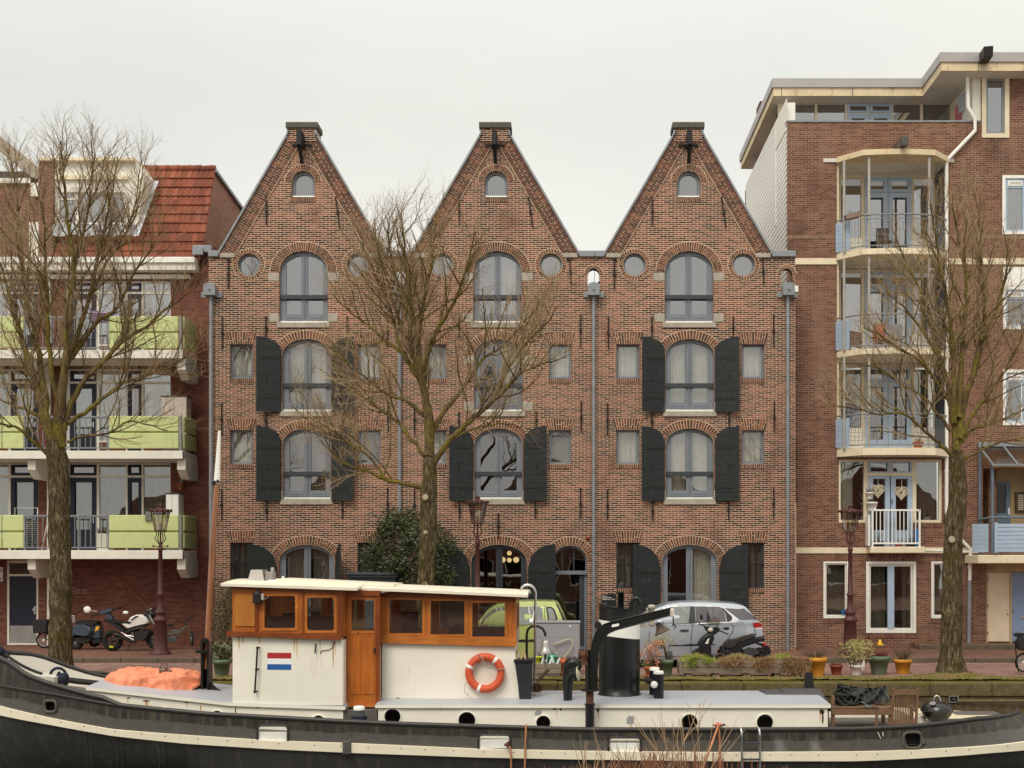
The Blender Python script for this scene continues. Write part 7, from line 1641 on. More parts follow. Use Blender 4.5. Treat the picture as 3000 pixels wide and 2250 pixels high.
# ---- bare bushes and dead stalks on the near bank
RED = M('red_brown_stalk',srgb(140,96,70),.9,var=.3,scale=9); PALE = M('pale_twig',srgb(172,146,112),.9,var=.25,scale=9)
def bush(label,px,spread,hpx,n,d,mt,seed,curve=.25):
 rnd = random.Random(seed); root = thing('bare_shrub',label,'shrub',(PX(px,d),d,0),'bare shrubs on the near bank'); mb = Twigs(); k = d / F
 zt = PZ(2250 - hpx,d)
 for i in range(n):
  b = Vector((PX(px,d) + rnd.gauss(0,.12),d + rnd.gauss(0,.12),0)); u = rnd.uniform(-1,1); top = Vector((PX(px + spread * u,d),b.y + rnd.gauss(0,.15),lerp(1.15,zt,rnd.uniform(.45,1) * (1 - .45 * abs(u)))))
  pts = [b.lerp(top,t) + Vector((-(top.x - b.x) * curve * sin(pi * t) + rnd.gauss(0,.012),0,.05 * sin(pi * t))) for t in [j / 7 for j in range(8)]]; mb.t3(pts,.006,.002,0)
  for q in range(rnd.randint(2,5)):
   j = rnd.randint(3,6); v = (pts[j + 1] - pts[j]).normalized() + Vector((rnd.uniform(-1,1),rnd.uniform(-.5,.5),rnd.uniform(.0,.5))); v.normalize(); ln = rnd.uniform(.1,.38); mb.t3([pts[j],pts[j] + v * ln * .5 + Vector((0,0,.01)),pts[j] + v * ln + Vector((0,0,.05))],.004,.0016,0)
 obj('twigs',mb,mt,root); return root
bush('tall pale bare shrub arching over the hull below the orange rope',2030,135,215,12,9.,PALE,4)
bush('low reddish bare shrub in front of the freeing port near the crane',1890,80,85,16,9.1,RED,9)
bush('small sparse shrub with thin pale stems at the bottom of the hull',1740,50,105,7,8.9,PALE,14)
mb = Twigs(); rnd = random.Random(21)
for i in range(190):
 px = rnd.gauss(1960,150); d = rnd.uniform(8.7,9.3); h = max(8,62 - abs(px - 1990) * .17) * rnd.uniform(.25,1.05)
 b = Vector((PX(px,d),d,0.)); tp_ = Vector((PX(px + rnd.gauss(0,16),d),d,PZ(2250 - h,d))); mid = b.lerp(tp_,.6) + Vector((rnd.gauss(0,.02),0,0)); mb.t3([b,mid,tp_],.005,.0022,0)
 if rnd.random() < .6: v = Vector((rnd.uniform(-.08,.08),rnd.uniform(-.04,.04),rnd.uniform(.04,.1))); q = mid.lerp(tp_,rnd.random() * .6); mb.t3([q,q + v * .6,q + v],.003,.0015,0)
obj('dead_stalks',mb,RED,at=(PX(1960,9),9,0),label='mass of dead reddish weed stalks along the near bank edge',cat='weeds',kind='stuff')
# ================= street lamps
LAMPM = M('oxblood_lamp_paint',srgb(84,46,44),.5,var=.2,scale=6,dirt=srgb(58,36,34))
def street_lamp(px,label,top,basez):
 d = 34.4; x = PX(px,d); z = lambda py: PZ(py,d); t = thing('street_lamp',label,'street lamp',(x,d,0),'old lanterns along the pavement')
 H = z(top); s_ = (H - 0) / 4.35
 mb = MB(); mb.lathe([(r,h * s_) for r,h in ((.29,0),(.29,.07),(.22,.1),(.2,.14),(.165,.95),(.2,.98),(.2,1.03),(.13,1.1),(.13,1.16),(.165,1.2),(.165,1.24),(.09,1.36),(.085,1.7),(.105,1.72),(.105,1.76),(.075,1.8),(.055,3.0),(.075,3.02),(.075,3.08),(.05,3.12),(.05,3.22))],(x,d,0),n=12); obj('post',mb,LAMPM,t)
 mb = MB(); zc = 3.14 * s_; mb.tube([(x - .2,d,zc),(x + .2,d,zc)],.012,5); mb.ball((x - .2,d,zc),.03,6); mb.ball((x + .2,d,zc),.03,6); obj('ladder_rest',mb,LAMPM,t)
 z0,z1 = 3.585 * s_,4.13 * s_
 mb = MB()
 for a in (0,pi / 2,pi,3 * pi / 2):
  a += pi / 4; c,q = cos(a),sin(a); mb.tube([(x + c * .04,d + q * .04,3.2 * s_),(x + c * .17,d + q * .17,3.36 * s_),(x + c * .1,d + q * .1,3.5 * s_),(x + c * .15,d + q * .15,z0)],.014,5)
 mb.tube([(x,d,3.2 * s_),(x,d,z0)],.025,6); obj('scroll_bracket',mb,LAMPM,t)
 mb = MB(); n = 6
 mb.lathe([(.15,0),(.255,z1 - z0)],(x,d,z0),n=n,cap=False,sm=False); obj('lantern_glass',mb,glass_mat('lantern_glass',.3,(.96,.9,.84)),t)
 mb = MB()
 for i in range(n): a = 2 * pi * i / n; mb.tube([(x + .155 * cos(a),d + .155 * sin(a),z0),(x + .262 * cos(a),d + .262 * sin(a),z1)],.012,4)
 mb.lathe([(.165,0),(.175,.03),(.16,.04)],(x,d,z0 - .02),n=12); obj('lantern_frame',mb,LAMPM,t)
 mb = MB(); mb.lathe([(.3,0),(.31,.02),(.24,.06),(.13,.1),(.07,.115),(.065,.17),(.085,.175),(.06,.2),(.02,.21),(.012,.26),(.0001,.265)],(x,d,z1),n=14)
 for i in range(12): a = 2 * pi * i / 12; mb.ball((x + .3 * cos(a),d + .3 * sin(a),z1 + .045),.038,5)
 obj('lantern_cap',mb,LAMPM,t)
 mb = MB(); mb.lathe([(.05,0),(.05,.1),(.035,.13),(.03,.2),(.0001,.22)],(x,d,z0),n=8); obj('burner',mb,M('pale_burner',srgb(206,196,178),.5),t)
street_lamp(470,'dark red lantern post on the pavement by the motorcycle',1478,0); street_lamp(1399,'dark red lantern post in front of the middle house, foot hidden by the boat',1452,0); street_lamp(2491,'dark red lantern post among the potted plants before the brown flats',1480,0)
# ================= vehicles
def wheel(root,x,y,z,r,w,rim=.62,spokes=5,rm=None,side=-1):
 mb = MB(); mb.lathe([(r * rim,-w / 2),(r * .93,-w / 2),(r,-w * .3),(r,w * .3),(r * .93,w / 2),(r * rim,w / 2)],(x,y,z),(0,1,0),28,cap=False); wh_ = obj('wheel',mb,RUBBER,root)
 mb = MB(); yf = y + side * w * .32
 for i in range(spokes): a = 2 * pi * i / spokes + .3; mb.beam((x,yf,z),(x + cos(a) * r * rim,yf,z + sin(a) * r * rim),.05 * r / .3,.07 * r / .3,up=(0,1,0))
 mb.torus((x,yf,z),r * rim * .97,.018,n=24,k=5); mb.lathe([(.05,0),(.04,.03)],(x,yf,z),(0,side,0),10); obj('rim',mb,rm or CHROME,wh_); return wh_
def car(name,label,cat,d,top,bot_z,belt,roofz,wid,arches,paint,wins,seams,group=None):
 """body from a side silhouette: top = [(px, py)] front to back; belt/roof rows set the tumblehome"""
 X = lambda px: PX(px,d); Z = lambda py: PZ(py,d); zb,zr_ = Z(belt),Z(roofz)
 T = [(X(a),Z(b)) for a,b in top]; x0,x1 = T[0][0],T[-1][0]; root = thing(name,label,cat,((x0 + x1) / 2,d + wid / 2,ROAD_Z),group)
 def inset(x,z):
  t = max(0,(z - zb) / (zr_ - zb)); i = .22 * t ** 1.25 + .055 * ((z - .62) / .6) ** 2 * (z < zb) ; e = min(x - x0,x1 - x)
  return i + .22 * max(0,1 - e / .55) ** 2
 low = lambda x: max([bot_z] + [sqrt(max(0,r * r - (x - cx) ** 2)) + ROAD_Z + .3 for cx,r in arches if abs(x - cx) < r])
 n,m_ = 90,16; mb = MB(); xs = [lerp(x0 + .001,x1 - .001,i / n) for i in range(n + 1)]
 for sd in (0,1):
  vs = []
  for x in xs:
   zt = interp(T,x); zl_ = min(low(x),zt - .02)
   for j in range(m_ + 1): z = lerp(zl_,zt - .015,j / m_); q = inset(x,z) + (.05 if j == m_ else 0); vs.append((x,d + q if sd == 0 else d + wid - q,z))
  mb.add(vs,[(i * (m_ + 1) + j,i * (m_ + 1) + j + 1,(i + 1) * (m_ + 1) + j + 1,(i + 1) * (m_ + 1) + j) for i in range(n) for j in range(m_)],0,True)
 vs = []
 for x in xs:
  zt = interp(T,x); q = inset(x,zt) + .05
  for j in range(9): v = j / 8; vs.append((x,lerp(d + q,d + wid - q,v),zt - .015 + .035 * sin(pi * v)))
 mb.add(vs,[(i * 9 + j,i * 9 + j + 1,(i + 1) * 9 + j + 1,(i + 1) * 9 + j) for i in range(n) for j in range(8)],0,True)
 for x in (xs[0],xs[-1]): zt = interp(T,x); q = inset(x,zt); mb.add([(x,d + q,bot_z),(x,d + wid - q,bot_z),(x,d + wid - q,zt),(x,d + q,zt)],[(0,1,2,3)])
 mb.box(x0 + .3,x1 - .3,d + .25,d + wid - .25,bot_z - .02,bot_z + .02)
 body = obj('body',mb,paint,root)
 on = lambda a,b,k=0.: (X(a),d + inset(X(a),Z(b)) - k,Z(b))
 def patch(poly,k,th=.0):
  """polygon laid on the car's side, following its curve"""
  vs,fs = tri2d([(float(a),float(-b)) for a,b in poly]); return [on(a,-b,k) for a,b in vs],fs
 def dense(poly,step=10.):
  o = []
  for (a,b),(c,e) in zip(poly,poly[1:] + poly[:1]):
   l = max(1,int(math.hypot(c - a,e - b) / step)); o += [(lerp(a,c,i / l),lerp(b,e,i / l)) for i in range(l)]
  return o
 for nm,poly,mt,k in wins:
  mb = MB(); vs,fs = patch(dense(poly),k); mb.add(vs,fs,0,True); obj(nm,mb,mt,root)
 for ln in seams:
  mb = MB(); mb.tube([on(a,b,.003) for a,b in dense(ln,8)[:-max(1,int(math.hypot(ln[0][0] - ln[-1][0],ln[0][1] - ln[-1][1]) / 8))] or ln],.009,4); obj('door_seam',mb,BLACKM,body)
 for cx,r in arches: wheel(root,cx,d + .13,ROAD_Z + .31,.31,.2,spokes=7,rm=GALV); wheel(root,cx,d + wid - .13,ROAD_Z + .31,.31,.2,spokes=7,rm=GALV)
 return root,on
def paint(name,c,metal=.35,rough=.28):
 m = M(name,c,rough,metal,var=.03,scale=1.); b = m.node_tree.nodes['Principled BSDF']; b.inputs['Coat Weight'].default_value = .6; b.inputs['Coat Roughness'].default_value = .08; return m
TINT = M('tinted_car_glass',srgb(74,70,74),.06,var=.12,spec=.9); CLEAR = M('car_glass',srgb(116,122,118),.06,var=.2,spec=.9,scale=2)
sc_,on = car('parked_car','silver blue hatchback parked behind the planter, red tail light at its end','car',31.4,
 [(1756,1868),(1762,1850),(1790,1838),(1850,1828),(1885,1808),(1925,1782),(1960,1769),(2000,1764.5),(2060,1764),(2120,1766),(2160,1769),(2187,1776),(2200,1790),(2222,1816),(2236,1824),(2241,1845),(2242,1885),(2238,1920)],
 .1,1828,1766,1.8,[(PX(1835,31.4),.37),(PX(2140,31.4),.37)],paint('silver_blue_paint',srgb(174,181,190)),
 [('bright_trim',[(1912,1800),(1930,1784),(1965,1775),(2000,1773),(2060,1773),(2112,1775),(2130,1782),(2152,1800),(2166,1816),(2155,1824),(2090,1826),(1990,1831),(1900,1834)],CHROME,.006),('side_window',[(1918,1801),(1933,1788),(1966,1779),(2022,1777),(2016,1826),(1900,1831)],CLEAR,.012),('pillar_trim',[(2023,1777),(2038,1777),(2036,1825),(2017,1826)],BLACKM,.012),('side_window',[(2039,1777),(2110,1778),(2124,1795),(2128,1821),(2037,1825)],TINT,.012),('quarter_window',[(2112,1779),(2122,1783),(2145,1806),(2146,1814),(2138,1821),(2130,1821),(2126,1795)],BLACKM,.013),('rear_side_window',[(2124,1782),(2166,1785),(2182,1783),(2216,1815),(2170,1816),(2160,1810)],TINT,.01),('rear_screen_edge',[(2184,1782),(2192,1790),(2221,1815),(2217,1816)],BLACKM,.014),('tail_light',[(2206,1826),(2226,1824),(2236,1830),(2238,1842),(2214,1843)],M('tail_red',srgb(170,28,30),.15,var=.25,scale=12),.012),('tail_light_strip',[(2214,1840),(2236,1839),(2238,1844),(2216,1845)],M('tail_clear',srgb(224,208,208),.2),.016),('door_handle',[(1992,1847),(1996,1844),(2016,1844),(2018,1847),(2014,1850),(1994,1850)],BLACKM,.02),('door_handle_bar',[(1994,1845),(2014,1844.4),(2014,1846.4),(1994,1847)],CHROME,.03),('side_moulding',[(1960,1890),(2022,1887),(2096,1886),(2094,1889),(2022,1892),(1962,1893)],BLACKM,.01),('sill_strip',[(1905,1921),(2020,1922),(2110,1914),(2120,1916),(2020,1925),(1905,1924)],CHROME,.01)],
 [[(2029,1828),(2024,1880),(2024,1922)],[(2142,1822),(2149,1838),(2146,1852),(2130,1875),(2118,1905)],[(1902,1850),(1902,1915)],[(2212,1846),(2218,1870)]])
mb = MB(); x,y,z = on(1933,1822,.1); mb.ball((x,y - .02,z),.11,8,sc=(1,.7,.62)); obj('wing_mirror',mb,MATS['silver_blue_paint'],sc_); mb = MB(); mb.tube([(PX(2129,32.2),32.3,PZ(1762,32.2)),(PX(2142,32.2),32.3,PZ(1746,32.2))],.006,4); obj('aerial',mb,BLACKM,sc_)
gc,on = car('parked_car','lime green small car seen past the cabin, parked by the grey street cabinet','car',32.0,
 [(1322,1905),(1325,1862),(1335,1850),(1382,1836),(1402,1818),(1428,1786),(1455,1769),(1500,1763),(1560,1761),(1622,1762),(1636,1768),(1650,1795),(1663,1830),(1690,1838),(1697,1850),(1698,1910)],
 .1,1832,1763,1.62,[(PX(1375,32.),.36),(PX(1640,32.),.36)],paint('lime_car_paint',srgb(170,180,108),.1),
 [('side_window',[(1414,1812),(1440,1786),(1470,1779),(1506,1778),(1506,1832),(1405,1836)],CLEAR,.01),('side_window',[(1512,1778),(1580,1777),(1588,1784),(1592,1826),(1510,1832)],CLEAR,.01),('quarter_window',[(1598,1777),(1616,1778),(1625,1786),(1634,1812),(1632,1820),(1606,1822)],BLACKM,.008),('quarter_pane',[(1604,1782),(1615,1783),(1621,1790),(1628,1812),(1626,1816),(1610,1817)],CLEAR,.014),('rear_screen_edge',[(1627,1766),(1634,1770),(1660,1822),(1653,1823)],BLACKM,.01),('side_moulding',[(1500,1874),(1568,1873),(1568,1880),(1500,1881)],BLACKM,.015)],
 [[(1508,1834),(1508,1910)],[(1594,1774),(1598,1830),(1598,1900)],[(1634,1772),(1645,1800),(1650,1830)]])
mb = MB(); mb.tube([(PX(1608,32.6),32.7,PZ(1762,32.6)),(PX(1614,32.6),32.7,PZ(1750,32.6))],.007,4); obj('aerial',mb,BLACKM,gc)
class Q:
 """zoomed pixel helper for things seen side-on at one distance"""
 def __init__(s,ox,oy,k,d): s.ox,s.oy,s.k,s.d = ox,oy,k,d
 def xz(s,a,b): return PX(s.ox + a / s.k,s.d),PZ(s.oy + b / s.k,s.d)
 def p(s,a,b,dy=0.): x,z = s.xz(a,b); return (x,s.d + dy,z)
 def poly(s,pts): return [s.xz(a,b) for a,b in pts]
def puff(root,nm,q,pts,dy,w,mt,inset=.84): mb = MB(); mb.puff(q.poly(pts),q.d + dy,w,inset=inset); return obj(nm,mb,mt,root)
def rods(root,nm,q,lines,r,mt,n=6):
 mb = MB()
 for ln in lines: mb.tube([q.p(*p) for p in ln],r,n)
 return obj(nm,mb,mt,root)
def tyre(root,q,a,b,r,tr,mt=None,spokes=0,dy=0.,axis=(0,1,0),rm=None):
 r *= q.d / F / q.k; tr *= q.d / F / q.k; c = q.p(a,b,dy); mb = MB(); mb.torus(c,r - tr,tr,axis,32,8); w_ = obj('wheel',mb,mt or RUBBER,root); ax = Vector(axis).normalized(); u = ax.orthogonal().normalized(); v = ax.cross(u); c = Vector(c)
 mb = MB()
 if spokes > 9:
  for i in range(spokes): t = 2 * pi * i / spokes; mb.tube([c + ax * (.03 * (-1) ** i) + u * cos(t + .3) * .02,c + (u * cos(t) + v * sin(t)) * (r - tr)],.0025,3)
 else:
  for i in range(spokes): t = 2 * pi * i / spokes; mb.beam(c,c + (u * cos(t) + v * sin(t)) * (r - tr * 1.6),.05,.03,up=axis)
 mb.torus(c,r - tr * 1.75,tr * .3,axis,32,6); mb.lathe([(.035,-.05),(.035,.05)],c,axis,10); obj('rim',mb,rm or CHROME,w_); return w_
# white motorcycle
q = Q(90,1720,4.254,35.7); DKM = M('engine_dark',srgb(52,50,48),.4,.4,var=.3,scale=14); SEAT = M('black_seat',srgb(30,28,28),.55,var=.2)
mo = thing('motorcycle','white tanked black motorcycle parked at the brick wall by the lantern post','motorcycle',q.p(1250,780))
tyre(mo,q,1020,665,132,34,spokes=5,rm=DKM); tyre(mo,q,1560,650,128,26,spokes=5,dy=.0,rm=DKM)
puff(mo,'fuel_tank',q,[(1226,420),(1262,372),(1330,342),(1390,342),(1450,372),(1486,420),(1480,452),(1400,470),(1320,488),(1260,510),(1215,515),(1155,455),(1200,458),(1250,466),(1278,436)],0,.15,M('pearl_white',srgb(232,228,220),.25,var=.03))
mb = MB(); mb.puff(q.poly([(1262,412),(1330,356),(1375,350),(1340,376),(1280,416)]),q.d - .09,.075); obj('tank_stripe',mb,BLACKM,mo)
puff(mo,'seat',q,[(912,400),(990,392),(1090,412),(1170,440),(1280,432),(1250,466),(1150,456),(1060,440),(960,420)],0,.12,SEAT); puff(mo,'tail_unit',q,[(912,395),(1000,410),(1120,470),(1215,555),(1190,575),(1090,520),(1000,448),(925,418)],0,.1,BLACKM)
puff(mo,'engine',q,[(1290,560),(1340,540),(1440,520),(1500,540),(1490,620),(1440,665),(1340,660),(1280,620)],0,.19,DKM); puff(mo,'side_cover',q,[(1220,520),(1300,490),(1400,470),(1486,455),(1440,482),(1330,540),(1260,590),(1225,580)],0,.16,BLACKM)
rods(mo,'frame',q,[[(1200,560,-.16),(1330,520,-.2),(1420,500,-.2),(1490,530,-.2),(1470,600,-.2)],[(1020,665,-.16),(1130,640,-.18),(1290,640,-.16)]],.028,DKM)
rods(mo,'foot_peg_plate',q,[[(1160,560,-.2),(1230,600,-.21),(1320,610,-.22)],[(1200,590,-.22),(1320,655,-.24)],[(1300,560,-.22),(1310,650,-.22)]],.022,CHROME)
rods(mo,'exhaust',q,[[(1066,596,-.2),(1110,582,-.22),(1150,610,-.2),(1260,670,-.16),(1340,680,-.12)]],.04,DKM,10); rods(mo,'fork',q,[[(1492,345,-.12),(1560,470,-.12),(1575,640,-.1)],[(1492,345,.12),(1560,470,.12),(1575,640,.1)]],.028,CHROME,8)
rods(mo,'handlebar',q,[[(1500,330,0),(1480,300,-.15),(1470,275,-.3),(1520,262,-.42)],[(1500,330,0),(1505,285,.2),(1530,255,.38)]],.018,BLACKM); rods(mo,'grip',q,[[(1500,278,-.36),(1568,262,-.5)]],.022,CHROME)
mb = MB(); mb.ball(q.p(1500,345),.14,8,sc=(1,1,.9)); mb.ball(q.p(1440,345),.07,6); obj('headlight',mb,BLACKM,mo)
for a,b,dy,k in ((1252,310,-.45,1.),(1528,180,.45,.8)):
 mb = MB(); mb.ball(q.p(a,b,dy),.085,8,sc=(1.,.3,.55) if dy < 0 else (.55,.3,.8)); mr = obj('mirror',mb,WHITE if dy < 0 else DKM,mo); rods(mr,'mirror_stem',q,[[(a + 20 if dy < 0 else a - 10,b + 5,dy),(1500,300,dy * .5)]],.008,BLACKM,4)
rods(mo,'side_stand',q,[[(1250,700,-.1),(1246,775,-.25)]],.018,BLACKM); mb = MB(); mb.beam(q.p(1004,738,-.12),q.p(1050,742,-.12),.05,.05); obj('disc_lock',mb,M('yellow_lock',srgb(214,214,60),.4),mo)
# blue scooter
q = Q(90,1720,4.254,36.3); BLU = paint('slate_blue_paint',srgb(72,84,98),.3)
so_ = thing('scooter','slate blue retro scooter with orange plate standing between tree and motorcycle','scooter',q.p(700,770))
tyre(so_,q,575,690,96,34,spokes=5,rm=GALV,dy=-.05); tyre(so_,q,745,680,75,20,spokes=5,rm=GALV,dy=.3)
puff(so_,'rear_panel',q,[(486,585),(500,540),(530,495),(580,465),(680,460),(780,490),(800,540),(790,590),(740,612),(640,600),(560,590)],-.08,.22,BLU); puff(so_,'leg_shield',q,[(760,480),(850,440),(880,560),(890,640),(790,650),(740,610)],.1,.2,BLU)
puff(so_,'seat',q,[(560,430),(610,408),(720,408),(850,420),(860,450),(800,488),(680,462),(585,462)],0,.16,SEAT); puff(so_,'engine_cover',q,[(560,640),(640,610),(760,625),(790,660),(700,700),(600,700)],-.05,.13,DKM); puff(so_,'floor',q,[(780,650),(900,640),(910,690),(800,700)],.05,.2,BLACKM)
mb = MB(); mb.puff(q.poly([(488,540),(510,500),(542,498),(515,545),(490,562)]),q.d - .2,.06); obj('tail_light',mb,M('tail_red2',srgb(190,40,44),.25),so_)
mb = MB(); mb.beam(q.p(852,545,-.25),q.p(895,485,-.22),.02,.14,up=(0,1,0)); mb.prism(q.poly([(848,545),(862,488),(902,480),(890,530)]),q.d - .3,q.d - .28); obj('number_plate',mb,M('orange_plate',srgb(230,168,50),.5),so_)
puff(so_,'headset',q,[(862,322),(900,280),(980,268),(1035,270),(1030,300),(970,325),(900,345)],0,.13,BLU); puff(so_,'steering_column',q,[(930,330),(985,320),(1040,380),(1020,420),(960,390)],0,.1,BLU)
rods(so_,'handlebar',q,[[(785,362,-.3),(860,335,-.15),(950,300,0),(1040,272,.15),(1090,260,.3)]],.022,BLACKM)
mb = MB(); mb.ball(q.p(754,276,-.3),.11,10,sc=(1,.3,.9)); mr = obj('mirror',mb,WHITE,so_); rods(mr,'mirror_stem',q,[[(780,285,-.3),(850,300,-.15)]],.012,CREAMW,5)
# bicycles
def bicycle(label,q,wr,wf,frame,mt,tm_,seat,bars,extra=None,rmt=None):
 t = thing('bicycle',label,'bicycle',q.p(wr[0],wr[1] + wr[2])); tyre(t,q,*wr,tr_b,tm_,26,rm=rmt); tyre(t,q,*wf,tr_b,tm_,26,rm=rmt,axis=wf_ax) if wf else None
 rods(t,'frame',q,frame,.02,mt);
 if seat: puff(t,'saddle',q,seat,0,.09,SEAT)
 if bars: rods(t,'handlebar',q,bars,.015,BLACKM)
 return t
q = Q(90,1720,4.254,36.5); tr_b,wf_ax = 12,(1,.42,0)
kb = bicycle('dark green child bicycle leaning at the wall behind the lantern foot',q,(1572,650,95),(2010,640,95),[[(1572,650),(1700,590),(1850,560),(1940,485)],[(1760,545),(1840,545)],[(1570,650),(1790,655)],[(1790,655),(1840,580),(1930,490)],[(1790,655),(1740,520),(1735,490)],[(1935,480),(1960,520,.05),(2010,640,.05)]],M('dark_green_frame',srgb(112,128,120),.35,.2),None,[(1690,470),(1740,462),(1785,470),(1740,490),(1700,492)],[[(1800,442,-.2),(1850,425,-.1),(1915,440,0),(1960,390,.1),(2020,348,.2)],[(1915,440),(1935,490)]],rmt=M('teal_rim',srgb(120,168,152),.4))
mb = MB(); mb.puff(q.poly([(1680,640),(1720,622),(1800,615),(1832,650),(1810,690),(1690,680)]),q.d - .06,.03); obj('chain_guard',mb,M('grey_guard',srgb(92,100,98),.4),kb)
q = Q(90,1720,4.254,36.9); wf_ax = (0,1,0)
ob = bicycle('black city bicycle with pannier bags half hidden behind the tree trunk',q,(168,658,102),(520,658,102),[[(168,658),(300,640),(260,430)],[(300,640),(500,420),(520,658)],[(168,658),(262,480)]],BLACKM,None,[(230,420),(300,410),(300,440),(240,440)],[[(490,330,-.1),(560,335,0),(630,290,.1),(600,250,.2)],[(560,335),(500,440)]],rmt=WHITE)
for dy in (-.12,.12): puff(ob,'pannier_bag',q,[(60,408),(90,400),(225,404),(235,430),(232,510),(225,560),(200,575),(65,570),(58,500)],dy,.08,M('black_canvas',srgb(40,36,36),.85,var=.2,scale=10),.9)
rods(ob,'basket',q,[[(505,350 + i * 20,-.15),(575,350 + i * 20,-.15)] for i in range(5)] + [[(510 + i * 20,345,-.15),(520 + i * 14,440,-.15)] for i in range(4)],.006,CHROME,4)
q = Q(2860,1300,2.3714,29.6); tr_b,wf_ax = 7,(0,1,0)
rb = bicycle('black bicycle standing on the quay near the blue street door',q,(335,1520,68),(620,1520,68),[[(335,1520),(420,1500),(380,1330)],[(420,1500),(560,1340),(620,1520)],[(335,1520),(390,1370),(560,1350)]],BLACKM,None,[(262,1320),(290,1312),(330,1316),(340,1330),(300,1345),(270,1340)],[[(310,1278,-.2),(335,1290,-.1),(360,1300,0)],[(560,1340),(540,1250),(510,1240)]],rmt=WHITE)
rods(rb,'rear_rack',q,[[(262,1360,-.1),(300,1372,-.1),(380,1375,0)],[(250,1365,-.15),(262,1400,-.1),(270,1500,-.1),(285,1585,-.1)]],.014,BLACKM); puff(rb,'bag',q,[(285,1345),(330,1340),(340,1390),(335,1440),(290,1430),(270,1400)],-.05,.1,MATS['black_canvas'])
# black scooter before the car
q = Q(1840,1720,4.254,30.6)
bs_ = thing('scooter','black scooter with clear windshield parked between silver car and wooden planter','scooter',q.p(1300,920))
tyre(bs_,q,870,880,85,32,spokes=5,rm=DKM); tyre(bs_,q,1640,850,100,34,spokes=5,rm=DKM)
puff(bs_,'front_shield',q,[(985,568),(1060,572),(1068,640),(1030,720),(1030,840),(1075,880),(1060,890),(990,880),(930,830),(865,700),(900,640)],0,.17,BLACKM); puff(bs_,'mudguard',q,[(785,840),(800,800),(850,765),(910,745),(940,800),(930,850),(870,850),(800,870)],0,.1,BLACKM)
puff(bs_,'seat',q,[(1180,750),(1195,690),(1240,650),(1340,640),(1420,610),(1560,578),(1600,592),(1570,620),(1420,660),(1350,700),(1290,760),(1200,770)],0,.15,M('dark_brown_seat',srgb(50,44,42),.5,var=.2)); puff(bs_,'rear_body',q,[(1190,770),(1290,760),(1370,690),(1560,630),(1690,612),(1700,660),(1600,690),(1440,740),(1340,800),(1290,880),(1210,880)],0,.17,BLACKM)
puff(bs_,'engine',q,[(1420,790),(1500,750),(1580,760),(1640,820),(1560,850),(1450,840)],-.06,.13,M('charcoal_plastic',srgb(54,52,50),.6)); puff(bs_,'rear_fender',q,[(1560,690),(1660,700),(1760,740),(1780,800),(1760,860),(1730,800),(1650,730)],0,.06,BLACKM)
puff(bs_,'headset',q,[(945,490),(985,485),(1050,510),(1110,490),(1150,530),(1110,570),(1060,600),(1000,570),(960,530)],0,.12,BLACKM)
mb = MB(); mb.ball(q.p(1020,530,-.1),.075,8,sc=(1,.6,.8)); obj('headlight',mb,M('lamp_glass_pale',srgb(214,206,190),.2),bs_)
mb = MB(); mb.prism(q.poly([(985,470),(1000,420),(1060,362),(1135,395),(1142,440),(1120,485),(1050,475)]),q.d - .03,q.d + .0,f=lambda x,y,z: (x,y - .12,z)); obj('windshield',mb,glass_mat('smoky_screen',.15,(.72,.74,.68)),bs_)
for a,b,dy,s_ in ((930,378,.3,(.55,.3,1.)),(1205,508,-.3,(1.1,.3,.5))):
 mb = MB(); mb.ball(q.p(a,b,dy),.075,8,sc=s_); mr = obj('mirror',mb,BLACKM,bs_); rods(mr,'mirror_stem',q,[[(a,b,dy),(1040,500,dy * .3)]],.009,BLACKM,4)
rods(bs_,'handlebar',q,[[(900,460,.3),(1020,520,0),(1150,545,-.2),(1230,580,-.3)]],.02,BLACKM); mb = MB(); mb.prism(q.poly([(950,700),(985,640),(1005,632),(985,700)]),q.d - .185,q.d - .17); obj('shield_badge',mb,CREAMW,bs_); mb = MB(); mb.ball(q.p(1692,715,-.06),.045,6); obj('tail_light',mb,M('tail_red2',srgb(190,40,44),.25),bs_)
# grey cabinet and the clutter round it
d = 29.4; X = lambda px: PX(px,d); Z = lambda py: PZ(py,d)
cb = thing('street_cabinet','big plain grey utility cabinet beside the lime car on the quay','cabinet',(X(1635),d,ROAD_Z)); GREYC = M('cabinet_grey',srgb(150,148,152),.5,var=.05,dirt=srgb(128,124,124),dirt_at=.68)
mb = MB(); mb.box(X(1568),X(1699),d + .1,d + .55,ROAD_Z,Z(1826),0,.01); obj('body',mb,GREYC,cb); mb = MB(); mb.box(X(1566),X(1701),d + .07,d + .6,Z(1826),Z(1821),0,.008); obj('top',mb,GREYC,cb)
mb = MB(); mb.box(X(1570),X(1697),d + .085,d + .1,Z(1975),Z(1828),0,.006); mb.box(X(1570),X(1697),d + .08,d + .087,Z(1866.5),Z(1865)); obj('door',mb,GREYC,cb); mb = MB(); mb.box(X(1668),X(1673),d + .078,d + .086,Z(1837),Z(1832)); obj('sticker',mb,WHITE,cb)
mb = MB(); mb.tube([(X(1622),d + .02,Z(1888)),(X(1668),d,Z(1871)),(X(1675),d,Z(1876)),(X(1677),d,Z(1892)),(X(1670),d,Z(1905)),(X(1645),d,Z(1935)),(X(1635),d,Z(1948))],.016,6); obj('hose',mb,M('pale_hose',srgb(196,182,152),.6),at=(X(1650),d,Z(1945)),label='loop of pale stiff hose leaning against the grey utility cabinet',cat='hose')
WOODG = M('grey_timber',srgb(132,120,104),.85,var=.2,scale=4,dirt=srgb(96,88,70))
d = 28.75; X = lambda px: PX(px,d); Z = lambda py: PZ(py,d)
cr2 = thing('wooden_crate','low weathered wooden planting crate behind the bell on the quay','crate',(X(1605),d,ROAD_Z))
